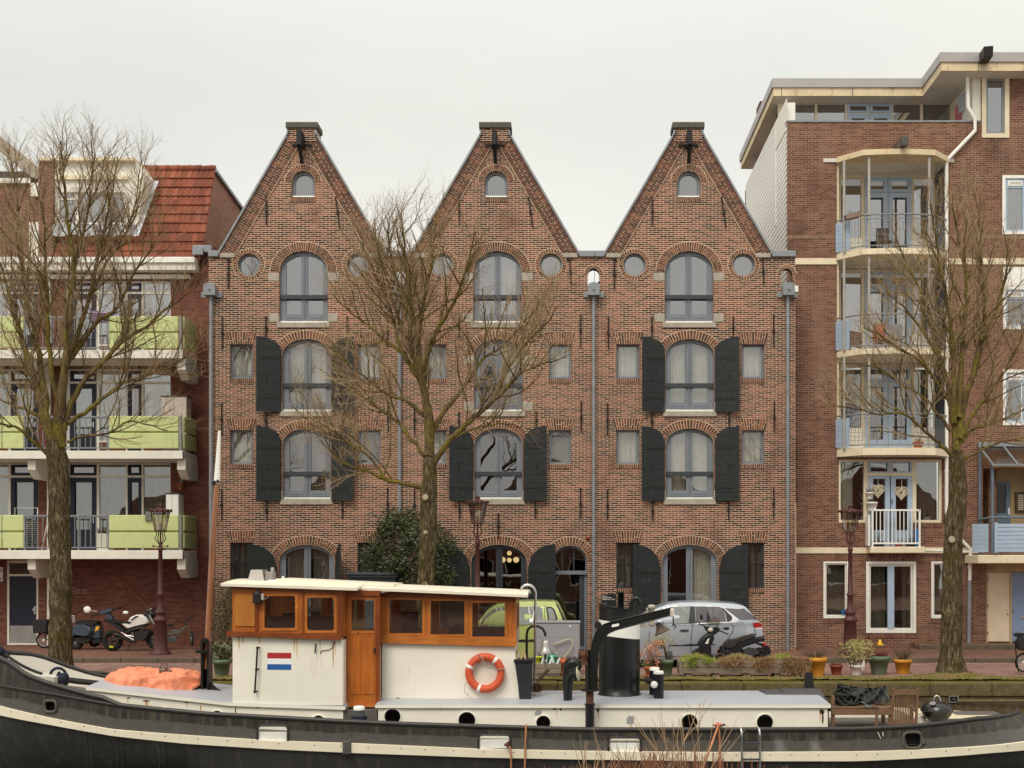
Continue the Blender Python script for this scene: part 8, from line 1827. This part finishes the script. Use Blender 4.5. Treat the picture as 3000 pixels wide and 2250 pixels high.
for i in range(2): mb = MB(); mb.box(X(1560),X(1644),d,d + .4,Z(1974) + i * .125,Z(1974) + i * .125 + .12,0,.008); obj('plank',mb,WOODG,cr2)
mb = MB(); mb.box(X(1562),X(1642),d + .03,d + .38,Z(1950),Z(1946)); tuft(mb,X(1605),d + .2,Z(1947),.3,.3,60,m=0); obj('soil',mb,SOIL,cr2)
for px,c,r,h,lab,nm in ((1578,srgb(196,206,44),.1,.19,'bright yellow green bucket on the weathered planting crate','bucket'),(1616,srgb(66,170,130),.13,.21,'mint green watering tub lying on the planting crate behind the bell','tub')):
 t = thing(nm,lab,nm,(X(px),d + .15,Z(1948))); mb = MB(); pot(mb,X(px),d + .15,Z(1948),r,h,taper=.85); obj('body',mb,M(nm + '_colour',c,.4),t); mb = MB(); mb.torus((X(px),d + .15,Z(1948) + h),r,.01,n=14,k=5,a0=0,a1=pi,axis=(0,1,.3)); obj('handle',mb,WHITE,t)
mb = MB()
for i in range(5): mb.lathe([(.03,0),(.03,.12),(.012,.15),(.012,.18)],(X(1588 + i * 11),d + .02,Z(1946 - (i % 2) * 4)),(R.uniform(-.5,.5),0,1),7)
obj('bottle_heap',mb,M('clear_plastic',srgb(206,216,214),.2),at=(X(1610),d,Z(1946)),label='small heap of clear plastic bottles among the buckets on the crate',cat='bottles')
# ================= potted plants along the quay edge
def potted(px,top,base,r,mt,label,kind,ph=None,d=None):
 d = d or 2.77 * F / (base - VY); x,z0,z1 = PX(px,d),ROAD_Z,PZ(top,d); rr = r * d / F; t = thing('potted_plant',label,'potted plant',(x,d,z0),'potted plants on the quay edge'); h = z1 - z0
 mb = MB(); mb.lathe([(rr * .66,0),(rr * .92,h * .76),(rr * 1.02,h * .76),(rr * 1.02,h),(rr * .93,h),(rr * .9,h * .88)],(x,d,z0),n=20); obj('pot',mb,mt,t)
 mb = MB(); mb.lathe([(.0001,0),(rr * .91,0.001)],(x,d,z1 - h * .1),n=14); obj('soil',mb,SOIL,t); k = lambda py: PZ(py,d)
 mb = MB(); mats = [TWIG]
 if kind == 'dry': tuft(mb,x,d,z1 - .05,rr * 1.2,ph,80,.005,.9)
 if kind == 'leafy': mats = LEAFM; tuft(mb,x,d,z1 - .05,rr,ph * .8,20,.008,.8); n0 = len(mb.m); [leaves(mb,(x + R.uniform(-1,1) * rr,d + R.uniform(-1,1) * rr,z1 + ph * R.uniform(.15,.8)),rr * .55,22,.05) for _ in range(22)]; mb.m[n0:] = [R.choice((1,2,2)) for _ in mb.m[n0:]]
 if kind == 'copper': mats = [TWIG,M('copper_leaf',srgb(182,124,92),.7,var=.3,scale=12),HERB]; tuft(mb,x,d,z1 - .05,rr * 1.4,ph,40,.005,.9); n0 = len(mb.m); [leaves(mb,(x + R.gauss(0,.9) * rr,d + R.gauss(0,.5) * rr,z1 + ph * R.uniform(.1,1)),rr * .5,14,.035) for _ in range(26)]; mb.m[n0:] = [1] * (len(mb.m) - n0); n0 = len(mb.m); leaves(mb,(x - .1,d - rr * .5,z1 + .05),.16,80,.03); mb.m[n0:] = [2] * 80
 if kind == 'bamboo':
  mats = [TWIG,M('bamboo_leaf',srgb(140,136,74),.7,var=.35,scale=8)]; tuft(mb,x,d,z1 - .05,rr * 2.4,ph,22,.01,.8); n0 = len(mb.m)
  for i in range(420): a = Vector((x + R.gauss(0,.5) * rr * 2,d + R.gauss(0,.3),z1 + ph * (.25 + .75 * R.random()))); v = Vector((R.gauss(0,1),R.gauss(0,.5),R.uniform(-.6,.9))).normalized() * R.uniform(.06,.13); w_ = v.orthogonal().normalized() * .012; mb.add([a,a + v * .5 + w_,a + v,a + v * .5 - w_],[(0,1,2,3)],1)
 if kind == 'shrub':
  mats = [LIMB,M('olive_leaf',srgb(150,146,84),.7,var=.3,scale=10),LEAFM[0]]; mb.tube([(x + .02,d,z1 - .05),(x - .02,d,z1 + ph * .35),(x - .1,d,z1 + ph * .75)],[.03,.025,.01],6); tuft(mb,x - .1,d,z1 + ph * .4,.3,ph * .5,26,.005,.9); n0 = len(mb.m); [leaves(mb,(x - .14 + R.gauss(0,.13),d + R.gauss(0,.1),z1 + ph * R.uniform(.6,1.)),.09,14,.025) for _ in range(24)]; mb.m[n0:] = [1] * (len(mb.m) - n0); n0 = len(mb.m); [leaves(mb,(x + R.uniform(.0,.28),d,z1 + ph * R.uniform(.0,.25)),.12,40,.025) for _ in range(6)]; mb.m[n0:] = [2] * (len(mb.m) - n0)
 if kind == 'stakes':
  for i in range(4): mb.tube([(x + i * .03 - .05,d,z1 - .05),(x + .05 + i * .035 - .02,d,z1 + ph * R.uniform(.8,1))],.006,4,0)
  tuft(mb,x,d,z1 - .04,rr * 1.1,ph * .3,40,.005,.8)
 if kind == 'red': mats = [TWIG,M('red_twig',srgb(128,74,66),.8,var=.3)]; tuft(mb,x,d,z1 - .05,rr * 1.1,ph,130,.005,.7,1)
 obj('plant',mb,mats,t); return t
GREENP = M('sage_green_pot',srgb(98,112,90),.6,var=.1,dirt=srgb(84,78,56),dirt_at=.6); YEL = M('ochre_pot',srgb(206,142,44),.55,var=.12,scale=2,dirt=srgb(120,84,40),dirt_at=.6); DTER = M('dark_terracotta',srgb(140,74,48),.7,var=.15); WPOT = M('white_pot',srgb(232,230,224),.5,dirt=srgb(150,110,92),dirt_at=.66)
potted(650,1931,1986,26,GREENP,'large sage green pot with a pale leafy shrub beside the boat mast','leafy',.42)
potted(1908,1951,1986,21,M('orange_terracotta',srgb(196,110,76),.8,var=.1),'orange terracotta pot with a copper leaved shrub behind the white capped bitts','copper',.55); potted(1951,1931,1986,23,GREENP,'green pot with a small crooked shrub between funnel and wooden planter','shrub',.62,d=29.1)
potted(2391,1925,1980,31,YEL,'biggest ochre yellow pot with dry stems at the end of the wooden planter','dry',.28); potted(2450,1947,1977,19,DTER,'small dark terracotta pot with thin white stakes','stakes',.45); potted(2509,1948,1977,20,WPOT,'white plastic pot with a bamboo like plant and wide leaves','bamboo',.6); potted(2575,1921,1976,31,GREENP,'wide green pot with dark red twigs between white and yellow pots','red',.25); potted(2645,1931,1973,26,YEL,'smaller ochre yellow pot with a few bare twigs','dry',.4)
mb = MB(); t = thing('scoop','white curved plastic scoop standing in the white pot','scoop',P(2528,1975,29.5)); mb.tube([P(2527,1960,29.5),P(2530,1945,29.4),P(2531,1934,29.4)],[.05,.04,.015],8); obj('scoop',mb,WHITE,t)
t = potted(1657,1929,1984,22,M('orange_terracotta',srgb(196,110,76),.8,var=.1),'orange terracotta pot next to the crate with the buckets','dry',.1,d=28.9)
# trough
d = 29.0; X = lambda px: PX(px,d); Z = lambda py: PZ(py,d); tg = thing('wooden_planter','long weathered timber planter with grass and dry trailing plants on the quay','planter',(X(2175),d,ROAD_Z))
for i,(a,b) in enumerate(((1973,1957),(1956,1938))): mb = MB(); mb.box(X(1998),X(2352),d,d + .55,Z(a),Z(b),0,.01); obj('plank',mb,WOODG,tg)
mb = MB(); mb.box(X(1990),X(1998) - .003,d - .03,d + .58,Z(1976),Z(1937)); mb.box(X(2352) + .003,X(2360),d - .03,d + .58,Z(1976),Z(1937)); [mb.box(X(p),X(p + 18),d + .05,d + .5,ROAD_Z,Z(1973)) for p in (2010,2090,2180,2270,2330)]; obj('end_board',mb,WOODG,tg)
mb = MB(); mb.box(X(2000),X(2350),d + .02,d + .53,Z(1945),Z(1939)); obj('soil',mb,SOIL,tg)
G2 = M('fresh_grass',srgb(138,150,58),.8,var=.35,scale=8); DRY = M('dry_straw',srgb(158,124,90),.9,var=.35,scale=8)
mb = MB()
for i in range(1500):
 px = R.uniform(1994,2352); gr = R.random() < (.75 if 1994 < px < 2120 or 2280 < px < 2330 else .4); x = X(px); y = d + R.uniform(.0,.5); z = Z(1941) + .06 * sin(px * .05) + .03; v = Vector((R.gauss(0,.07),R.gauss(0,.05),R.uniform(.03,.15))); w_ = Vector((.012,0,0)); b = Vector((x,y,z)); mb.add([b - w_,b + w_,b + v],[(0,1,2)],0 if gr else 1)
def trail(px0,px1,low,n,m):
 for i in range(n):
  p = Vector((X(R.uniform(px0,px1)),d - R.uniform(.0,.12),Z(1936) + R.uniform(-.04,.1))); pts = [p]; e = R.random() ** 1.3
  for j in range(4): pts.append(pts[-1] + Vector((R.gauss(0,.05),R.gauss(0,.015),-(Z(1936) - Z(low)) * e / 4)))
  mb.tube(pts,.005,3,m,cap=False)
trail(2020,2036,1962,60,0); trail(2105,2180,1968,130,1); trail(2215,2262,1970,200,1); trail(2295,2368,1978,420,1); trail(2060,2080,1952,30,0)
obj('planting',mb,[G2,DRY],tg)
mb = MB(); mb.lathe([(.075,0),(.03,.16),(.0001,.165)],P(2578,1889,36.9),n=10); mb.box(PX(2578,36.9) - .09,PX(2578,36.9) + .09,36.81,36.99,PZ(1889,36.9) - .01,PZ(1889,36.9) + .012); obj('small_cone',mb,M('cone_yellow',srgb(232,186,40),.5),at=P(2578,1889,36.9),label='tiny yellow marker cone at the foot of the brown brick wall',cat='cone')
mb = MB()
for i in range(500): px = R.choice((R.uniform(1700,2440),R.uniform(560,700),R.uniform(2440,3000))); b = Vector((PX(px,28.5),R.uniform(28.1,28.85),ROAD_Z + .02)); v = Vector((R.gauss(0,.05),R.gauss(0,.03),R.uniform(.03,.11))); mb.add([b - Vector((.012,0,0)),b + Vector((.012,0,0)),b + v],[(0,1,2)],R.choice((0,1)))
obj('verge_grass',mb,[M('verge_blade',srgb(116,116,56),.9,var=.4),DRY],label='thin scattered grass blades along the mossy quay verge',cat='grass',kind='stuff')
# ================= loose things on the boat
OR = M('life_ring_orange',srgb(206,88,54),.5,var=.1,dirt=srgb(180,70,44),dirt_at=.66); d = 23.95; X = lambda px: PX(px,d); Z = lambda py: PZ(py,d); cx,cz,yl_ = X(1422),Z(1970),d - .09
lr = thing('life_ring','orange life ring with white bands hanging on the cream cabin side','life ring',(cx,yl_,cz)); Rr,r_ = 47 * d / F,11.5 * d / F
mb = MB(); mb.torus((cx,yl_,cz),Rr,r_,n=44,k=12); obj('ring',mb,OR,lr)
ax = Vector((0,1,0)); u = ax.orthogonal().normalized(); w_ = ax.cross(u); sgn = lambda dg: math.atan2(*[Vector((cos(radians(dg)),0,sin(radians(dg)))).dot(q_) for q_ in (w_,u)])
for dg in (52,157,248): mb = MB(); a = sgn(dg); mb.torus((cx,yl_,cz),Rr,r_ * 1.03,n=6,k=12,a0=a - .09,a1=a + .09); obj('white_band',mb,WHITE,lr)
mb = MB(); pt = lambda dg,k=1.: (cx + cos(radians(dg)) * Rr * k,yl_ - r_ * 1.05,cz + sin(radians(dg)) * Rr * k)
mb.tube([pt(108,1.2),pt(100,.9),pt(80,.45),pt(40,.5),pt(15,.8),pt(12,1.25)],.012,5); mb.tube([pt(130,.85),pt(150,.78),pt(170,.82)],.01,5); mb.tube([pt(205,1.25),pt(212,1.45),pt(222,1.7),pt(238,1.75),pt(245,1.72)],.006,4); mb.tube([pt(10,1.25),pt(-25,1.3),pt(-50,1.35),pt(-65,1.2)],.008,4); obj('grab_line',mb,M('grey_line',srgb(150,138,124),.9),lr)
# tarpaulin bundle
from mathutils import noise as mnoise
d = 24.45; X = lambda px: PX(px,d); Z = lambda py: PZ(py,d); tp = thing('tarpaulin_bundle','crumpled orange tarpaulin over a long bundle on the fore cabin','tarpaulin',(X(450),d,Z(2020)))
topl = [(303,2012),(312,1992),(335,1975),(360,1964),(395,1963),(440,1966),(490,1968),(535,1968),(570,1975),(588,1985),(596,2000)]; botl = [(303,2022),(340,2016),(380,2022),(420,2026),(450,2018),(488,2034),(500,2026),(540,2036),(575,2036),(580,2025),(596,2010)]
mb = MB()
def tf(u,v):
 px = lerp(303,596,u); zt_,zb_ = Z(interp(topl,px)),Z(interp(botl,px)); a = pi * (v * 1.08 - .04); e = min(1,4 * u,4.5 * (1 - u)) ** .5; w = .62 * e
 nz = lambda k,o: 1 - 2 * abs(mnoise.noise(Vector((px * k,v * 260 * k,o)))) ; cr_ = .06 * nz(.012,1) + .085 * abs(nz(.02,5)) + .03 * abs(nz(.045,9)) - .06
 return (X(px),d - cos(a) * (w + cr_),zb_ + (zt_ - zb_) * max(0,sin(a)) ** .62 + cr_ * .7)
mb.sheet(tf,180,56); m = M('orange_tarpaulin',srgb(228,140,104),.6,var=.06,scale=4); obj('tarpaulin',mb,m,tp)
mb = MB(); mb.tube([P(470,1972,24.3),P(470,1950,24.3),P(476,1944,24.3),P(490,1945,24.3),P(492,1968,24.3)],.01,5); mb.torus(P(483,1946,24.3),.035,.007,n=12,k=4); mb.lathe([(.07,-.06),(.075,0),(.07,.06)],P(478,1966,24.3),(1,0,0),10); mb.ball(P(497,1969,24.25),.05,5); mb.tube([P(520,1980,24.2),P(545,1972,24.2),P(565,1960,24.2),P(563,1968,24.2)],.006,4); obj('winch_gear',mb,M('gear_mixed',srgb(96,80,68),.5,.3,var=.5,scale=12),at=P(483,1970,24.3),label='small metal reel and wire frame lying on the orange tarpaulin',cat='reel')
# black bin with tools
d = 23.85; X = lambda px: PX(px,d); Z = lambda py: PZ(py,d); bn = thing('waste_bin','black square bin with sticks behind the sloping cabin end','bin',(X(1532),d,Z(2055)))
mb = MB(); q0 = [(X(1524),Z(2055)),(X(1555),Z(2055)),(X(1559),Z(1938)),(X(1508),Z(1938))]; mb.prism(q0,d - .0,d + .34); obj('body',mb,M('bin_black',srgb(36,38,44),.5,var=.2,dirt=srgb(62,72,90),dirt_at=.7),bn); mb = MB(); mb.box(X(1505),X(1561),d - .03,d + .38,Z(1941),Z(1932),0,.012); obj('rim',mb,BLACKM,bn)
mb = MB(); [mb.tube([P(a,1940,d + .15),P(b,c,d + .2)],.016,5) for a,b,c in ((1513,1519,1888),(1524,1532,1905),(1541,1537,1912),(1510,1514,1905))]; obj('stick',mb,M('pale_wood_handle',srgb(196,164,120),.7,var=.2),bn)
mb = MB(); mb.tube([P(1566,2052,24.4),P(1566,2020,24.4)],.02,5); [mb.tube([P(1572,2000,24.3),P(1575 + R.gauss(0,10),2012,24.3 + R.gauss(0,.06)),P(1572 + R.gauss(0,8),2026 + R.gauss(0,2),24.3 + R.gauss(0,.05))],.006,3) for _ in range(90)]; obj('deck_brush',mb,M('brown_bristle',srgb(92,66,48),.95,var=.3),at=P(1570,2050,24.4),label='brown bristled deck brush hanging by the bin',cat='brush')
mb = MB(); mb.beam(P(1575,1996,24.9),P(1606,1962,25.0),.12,.03); obj('leaning_plank',mb,M('dark_plank',srgb(84,70,56),.85,var=.2),at=P(1575,1996,24.9),label='short dark plank leaning at a slant behind the handrail hoop',cat='plank')
# bench, rope, cover, chair, grill
BW = M('bench_wood',srgb(122,92,68),.7,var=.2,scale=6,dirt=srgb(110,78,52)); d = 24.9; q = Q(2400,1950,4.9156,d); zf = -.92
bn = thing('wooden_bench','long wooden bench on the after deck carrying ropes and a black cover','bench',q.p(600,880))
x0,x1 = q.xz(180,0)[0],q.xz(1060,0)[0]; z0,z1 = q.xz(0,710)[1],q.xz(0,612)[1]
mb = MB(); mb.box(x0,x1,d - .02,d + .02,z0,z1,0,.006); mb.box(x0,x1,d + .58,d + .62,z0,z1,0,.006); obj('apron',mb,BW,bn); mb = MB(); [mb.box(x0 - .01,x1,d - .03 + i * .135,d + .095 + i * .135,z1,z1 + .03,0,.005) for i in range(5)]; obj('seat',mb,BW,bn)
for a in (200,1030):
 for b in (.0,.56): mb = MB(); x = q.xz(a,0)[0]; mb.box(x - .03,x + .04,d + b + .02,d + b + .08,zf,z0 if a > 500 else z1 + (.25 if b < .1 else 0),0,.005); obj('leg',mb,BW,bn)
rp = thing('rope_coil','heap of thick dark rope coiled on one end of the wooden bench','rope',q.p(400,600)); mb = MB(); ROPE = M('dark_rope',srgb(46,46,38),.95,var=.35,scale=25)
for i in range(9): c = q.p(380 + R.uniform(-60,120),530 - i * 14 + R.uniform(-10,20),.25 + R.uniform(-.12,.12)); mb.torus(c,R.uniform(.14,.24),.03,(R.gauss(0,.35),-.8 + R.gauss(0,.3),.9),22,6)
obj('coil',mb,ROPE,rp)
cv = thing('black_cover','creased black tarpaulin draped over the back of the wooden bench','cover',q.p(700,540)); tpv = [(340,290),(480,320),(700,352),(830,372),(930,340),(1040,320)]; lw = [(340,330),(420,400),(560,470),(700,530),(800,552),(920,548),(1040,500)]
mb = MB(); mb.sheet(lambda u,v: (q.xz(lerp(340,1040,u),0)[0],d + .42 - .3 * v + .06 * sin(u * 19 + 7 * v) + .04 * sin(u * 41 - 5 * v),q.xz(0,lerp(interp(tpv,lerp(340,1040,u)),interp(lw,lerp(340,1040,u)),v))[1] + .02 * sin(u * 30 + 9 * v)),70,16); mb.sheet(lambda u,v: (q.xz(lerp(340,1040,u),0)[0],d + .42 + .3 * v,q.xz(0,interp(tpv,lerp(340,1040,u)))[1] - .35 * v ** 1.5),40,5); obj('cover',mb,M('black_tarp',srgb(48,50,48),.4,var=.3,scale=5),cv)
mb = MB(); mb.prism(q.poly([(640,590),(680,562),(760,572),(830,590),(780,600),(700,602)]),d - .05,d + .0,f=lambda x,y,z: (x,y,z)); mb.tube([q.p(600,520,.0),q.p(660,545,-.02),q.p(665,575,-.03)],.012,4); obj('metal_trowel',mb,GALV,at=q.p(720,595),label='bright metal tool lying beside the rope on the bench',cat='tool')
d = 23.9; q = Q(2400,1950,4.9156,d); ch = thing('garden_chair','slatted wooden garden chair on the after deck, its tall back to the water','chair',q.p(1200,900))
xa,xb = q.xz(1032,0)[0],q.xz(1408,0)[0]; zt_,zb_ = q.xz(0,318)[1],q.xz(0,825)[1]; CW = M('chair_wood',srgb(120,90,68),.65,var=.22,scale=7,dirt=srgb(104,72,50)); lean = lambda z: d - .1 + (zt_ - z) * .12
for a,b in ((xa,xa + .045),(xb - .045,xb)): mb = MB(); mb.beam(((a + b) / 2,lean(zf),zf),((a + b) / 2,lean(zt_),zt_),.045,.05,up=(0,1,0)); obj('back_post',mb,CW,ch)
mb = MB(); mb.beam((xa + .045,lean(zt_ - .08),zt_ - .08),(xb - .045,lean(zt_ - .08),zt_ - .08),.03,.1); mb.beam((xa + .045,lean(zb_),zb_ + .02),(xb - .045,lean(zb_),zb_ + .02),.03,.06)
for i in range(12): x = lerp(xa + .085,xb - .085,i / 11); mb.beam((x,lean(zt_ - .12),zt_ - .12),(x,lean(zb_),zb_ + .04),.017,.02,up=(0,1,0))
obj('backrest',mb,CW,ch); mb = MB(); [mb.box(xa + .03,xb - .03,d + .05 + i * .06,d + .09 + i * .06,zb_ - .08,zb_ - .06) for i in range(8)]; obj('seat',mb,CW,ch)
for a in (xa + .02,xb - .02): mb = MB(); mb.beam((a,lean(zb_) - .02,zb_ + .22),(a - .28 if a < (xa + xb) / 2 else a,d + .45,zb_ + .29),.05,.03); mb.beam((a - .2 if a < (xa + xb) / 2 else a,d + .35,zb_ + .25),(a - .24 if a < (xa + xb) / 2 else a,d + .3,zf),.05,.04); obj('armrest',mb,CW,ch)
d = 24.0; q = Q(2400,1950,4.9156,d); gr = thing('kettle_grill','glossy black kettle grill with chrome lid handle on the after deck','grill',q.p(1690,870)); x,zm = q.xz(1692,645); kk = d / F / 4.9156; GB = M('enamel_black',srgb(14,14,15),.25,var=.1,spec=.6)
mb = MB(); mb.lathe([(228 * kk,0),(222 * kk,30 * kk),(190 * kk,82 * kk),(130 * kk,118 * kk),(60 * kk,134 * kk),(.0001,136 * kk)],(x,d,zm),n=28,sy=1.); obj('lid',mb,GB,gr); mb = MB(); mb.lathe([(70 * kk,-150 * kk),(140 * kk,-128 * kk),(195 * kk,-70 * kk),(220 * kk,-10 * kk),(229 * kk,-1 * kk)],(x,d,zm),n=28); mb.torus((x,d,zm),228 * kk,6 * kk,(0,0,1),30,5); obj('bowl',mb,GB,gr)
mb = MB(); mb.tube([q.p(1655,520),q.p(1665,450),q.p(1690,432),q.p(1720,445),q.p(1745,515)],.022,6); mb.lathe([(.06,0),(.06,.01)],q.p(1590,530,-.2),(-.25,-.4,1),12); mb.tube([q.p(1425,690),q.p(1445,705),q.p(1475,685)],.01,5); obj('handle',mb,CHROME,gr)
for a,b,dy in ((1570,1520,-.1),(1770,1792,-.1),(1690,1735,.15)): mb = MB(); mb.tube([q.p(a,780,dy * .4),q.p(b,880,dy)],.016,6); obj('leg',mb,GALV,gr)
mb = MB(); mb.lathe([(.12,0),(.1,.26),(.0001,.27)],P(2697,2136,24.2),n=12); obj('deck_box',mb,CREAMW,at=P(2697,2136,24.2),label='cream round deck fitting between garden chair and grill',cat='fitting')
# ropes, ladder
RP = M('orange_brown_rope',srgb(176,118,82),.9,var=.25,scale=30)
def rope(label,pts,r=.018): mb = MB(); mb.tube(pts,r,6); return obj('hanging_rope',mb,RP,at=pts[0],label=label,cat='rope')
yy = 22.4; rope('single orange brown rope hanging straight over the rail below the deckhouse',[P(1541,2123,yy + .1),P(1541,2128,yy - .03),P(1539,2170,yy),P(1538,2215,yy),P(1537,2290,yy)])
rp2 = rope('frayed rope hanging from the freeing port below the deckhouse end',[P(1488,2180,yy),P(1494,2190,yy - .05),P(1497,2215,yy),P(1498,2290,yy)]); mb = MB(); [mb.ball(P(1488 + R.gauss(0,3),2182 + R.gauss(0,4),yy - .03),.03,5) for _ in range(7)]; obj('knot',mb,MATS['rust_brown'],rp2)
rk = rope('pair of tan mooring lines tied together at the rail and splaying downwards',[P(2106,2126,yy - .02),P(2108,2165,yy),P(2109,2210,yy - .02),P(2113,2290,yy)],.02); mb = MB(); mb.tube([P(2104,2127,yy - .02),P(2085,2180,yy - .7),P(2058,2250,yy - 1.6),P(2035,2310,yy - 2.4)],.02,6); obj('second_line',mb,RP,rk); mb = MB(); [mb.torus(P(2105 + R.gauss(0,3),2126 + R.gauss(0,2),yy),.05,.02,(R.gauss(0,.4),R.gauss(0,.4),1),14,5) for _ in range(4)]; obj('knot',mb,M('salmon_rope',srgb(196,128,104),.9,var=.2,scale=30),rk); mb = MB(); mb.tube([P(2098,2127,yy + .05),P(2125,2123,yy)],.02,6); obj('cleat_pin',mb,BLACKM,rk)
ld = thing('boarding_ladder','chrome boarding ladder hooked over the hull rail','ladder',P(2195,2250,22.35)); ya,yb = 22.36,22.52
for px in (2172,2225): mb = MB(); mb.tube([P(px - 5,2140,yb + .1),P(px - 5,2134,yb),P(px - 2,2133,ya + .05),P(px,2142,ya),P(px + 1,2160,ya),P(px + 2,2320,ya)],.022,8); obj('side_rail',mb,CHROME,ld)
for py in (2178,2225,2272): mb = MB(); mb.beam(P(2172,py,ya),P(2226,py,ya),.05,.03); obj('rung',mb,DARKFR,ld)
# mooring line and ring in the quay wall
mb = MB(); a,b = P(2806,2053,QY - .04),P(3060,2053,QY - .1); n = 60
for s_ in (0,pi): mb.tube([Vector(a).lerp(Vector(b),i / n) + Vector((0,.014 * cos(i * 1.3 + s_),.014 * sin(i * 1.3 + s_))) for i in range(n + 1)],.014,5)
obj('mooring_line',mb,M('mossy_rope',srgb(122,112,84),.95,var=.3,scale=25),at=a,label='twisted grey mooring line stretched along the quay wall',cat='rope')
mr = thing('mooring_ring_box','recessed steel mooring box set in the quay wall behind the grill','mooring box',P(2794,2048,QY)); xz = lambda px,py: (PX(px,QY),PZ(py,QY)); mb = MB(); x0,z0 = xz(2780,2058); x1,z1 = xz(2808,2038); mb.prism(rect(x0,x1,z0,z1),QY - .01,QY + .03,holes=[rect(x0 + .02,x1 - .02,z0 + .02,z1 - .02)]); obj('frame',mb,GALV,mr); mb = MB(); mb.box(x0 + .02,x1 - .02,QY + .02,QY + .035,z0 + .02,z1 - .02); obj('recess',mb,MATS['hole_dark'],mr); mb = MB(); mb.box(x0 + .07,x1 - .07,QY - .02,QY + .02,(z0 + z1) / 2 - .015,(z0 + z1) / 2 + .015); mb.box((x0 + x1) / 2 - .015,(x0 + x1) / 2 + .015,QY - .02,QY + .02,(z0 + z1) / 2,z1 - .04); obj('bar',mb,CHROME,mr)
bpy.context.view_layer.update()
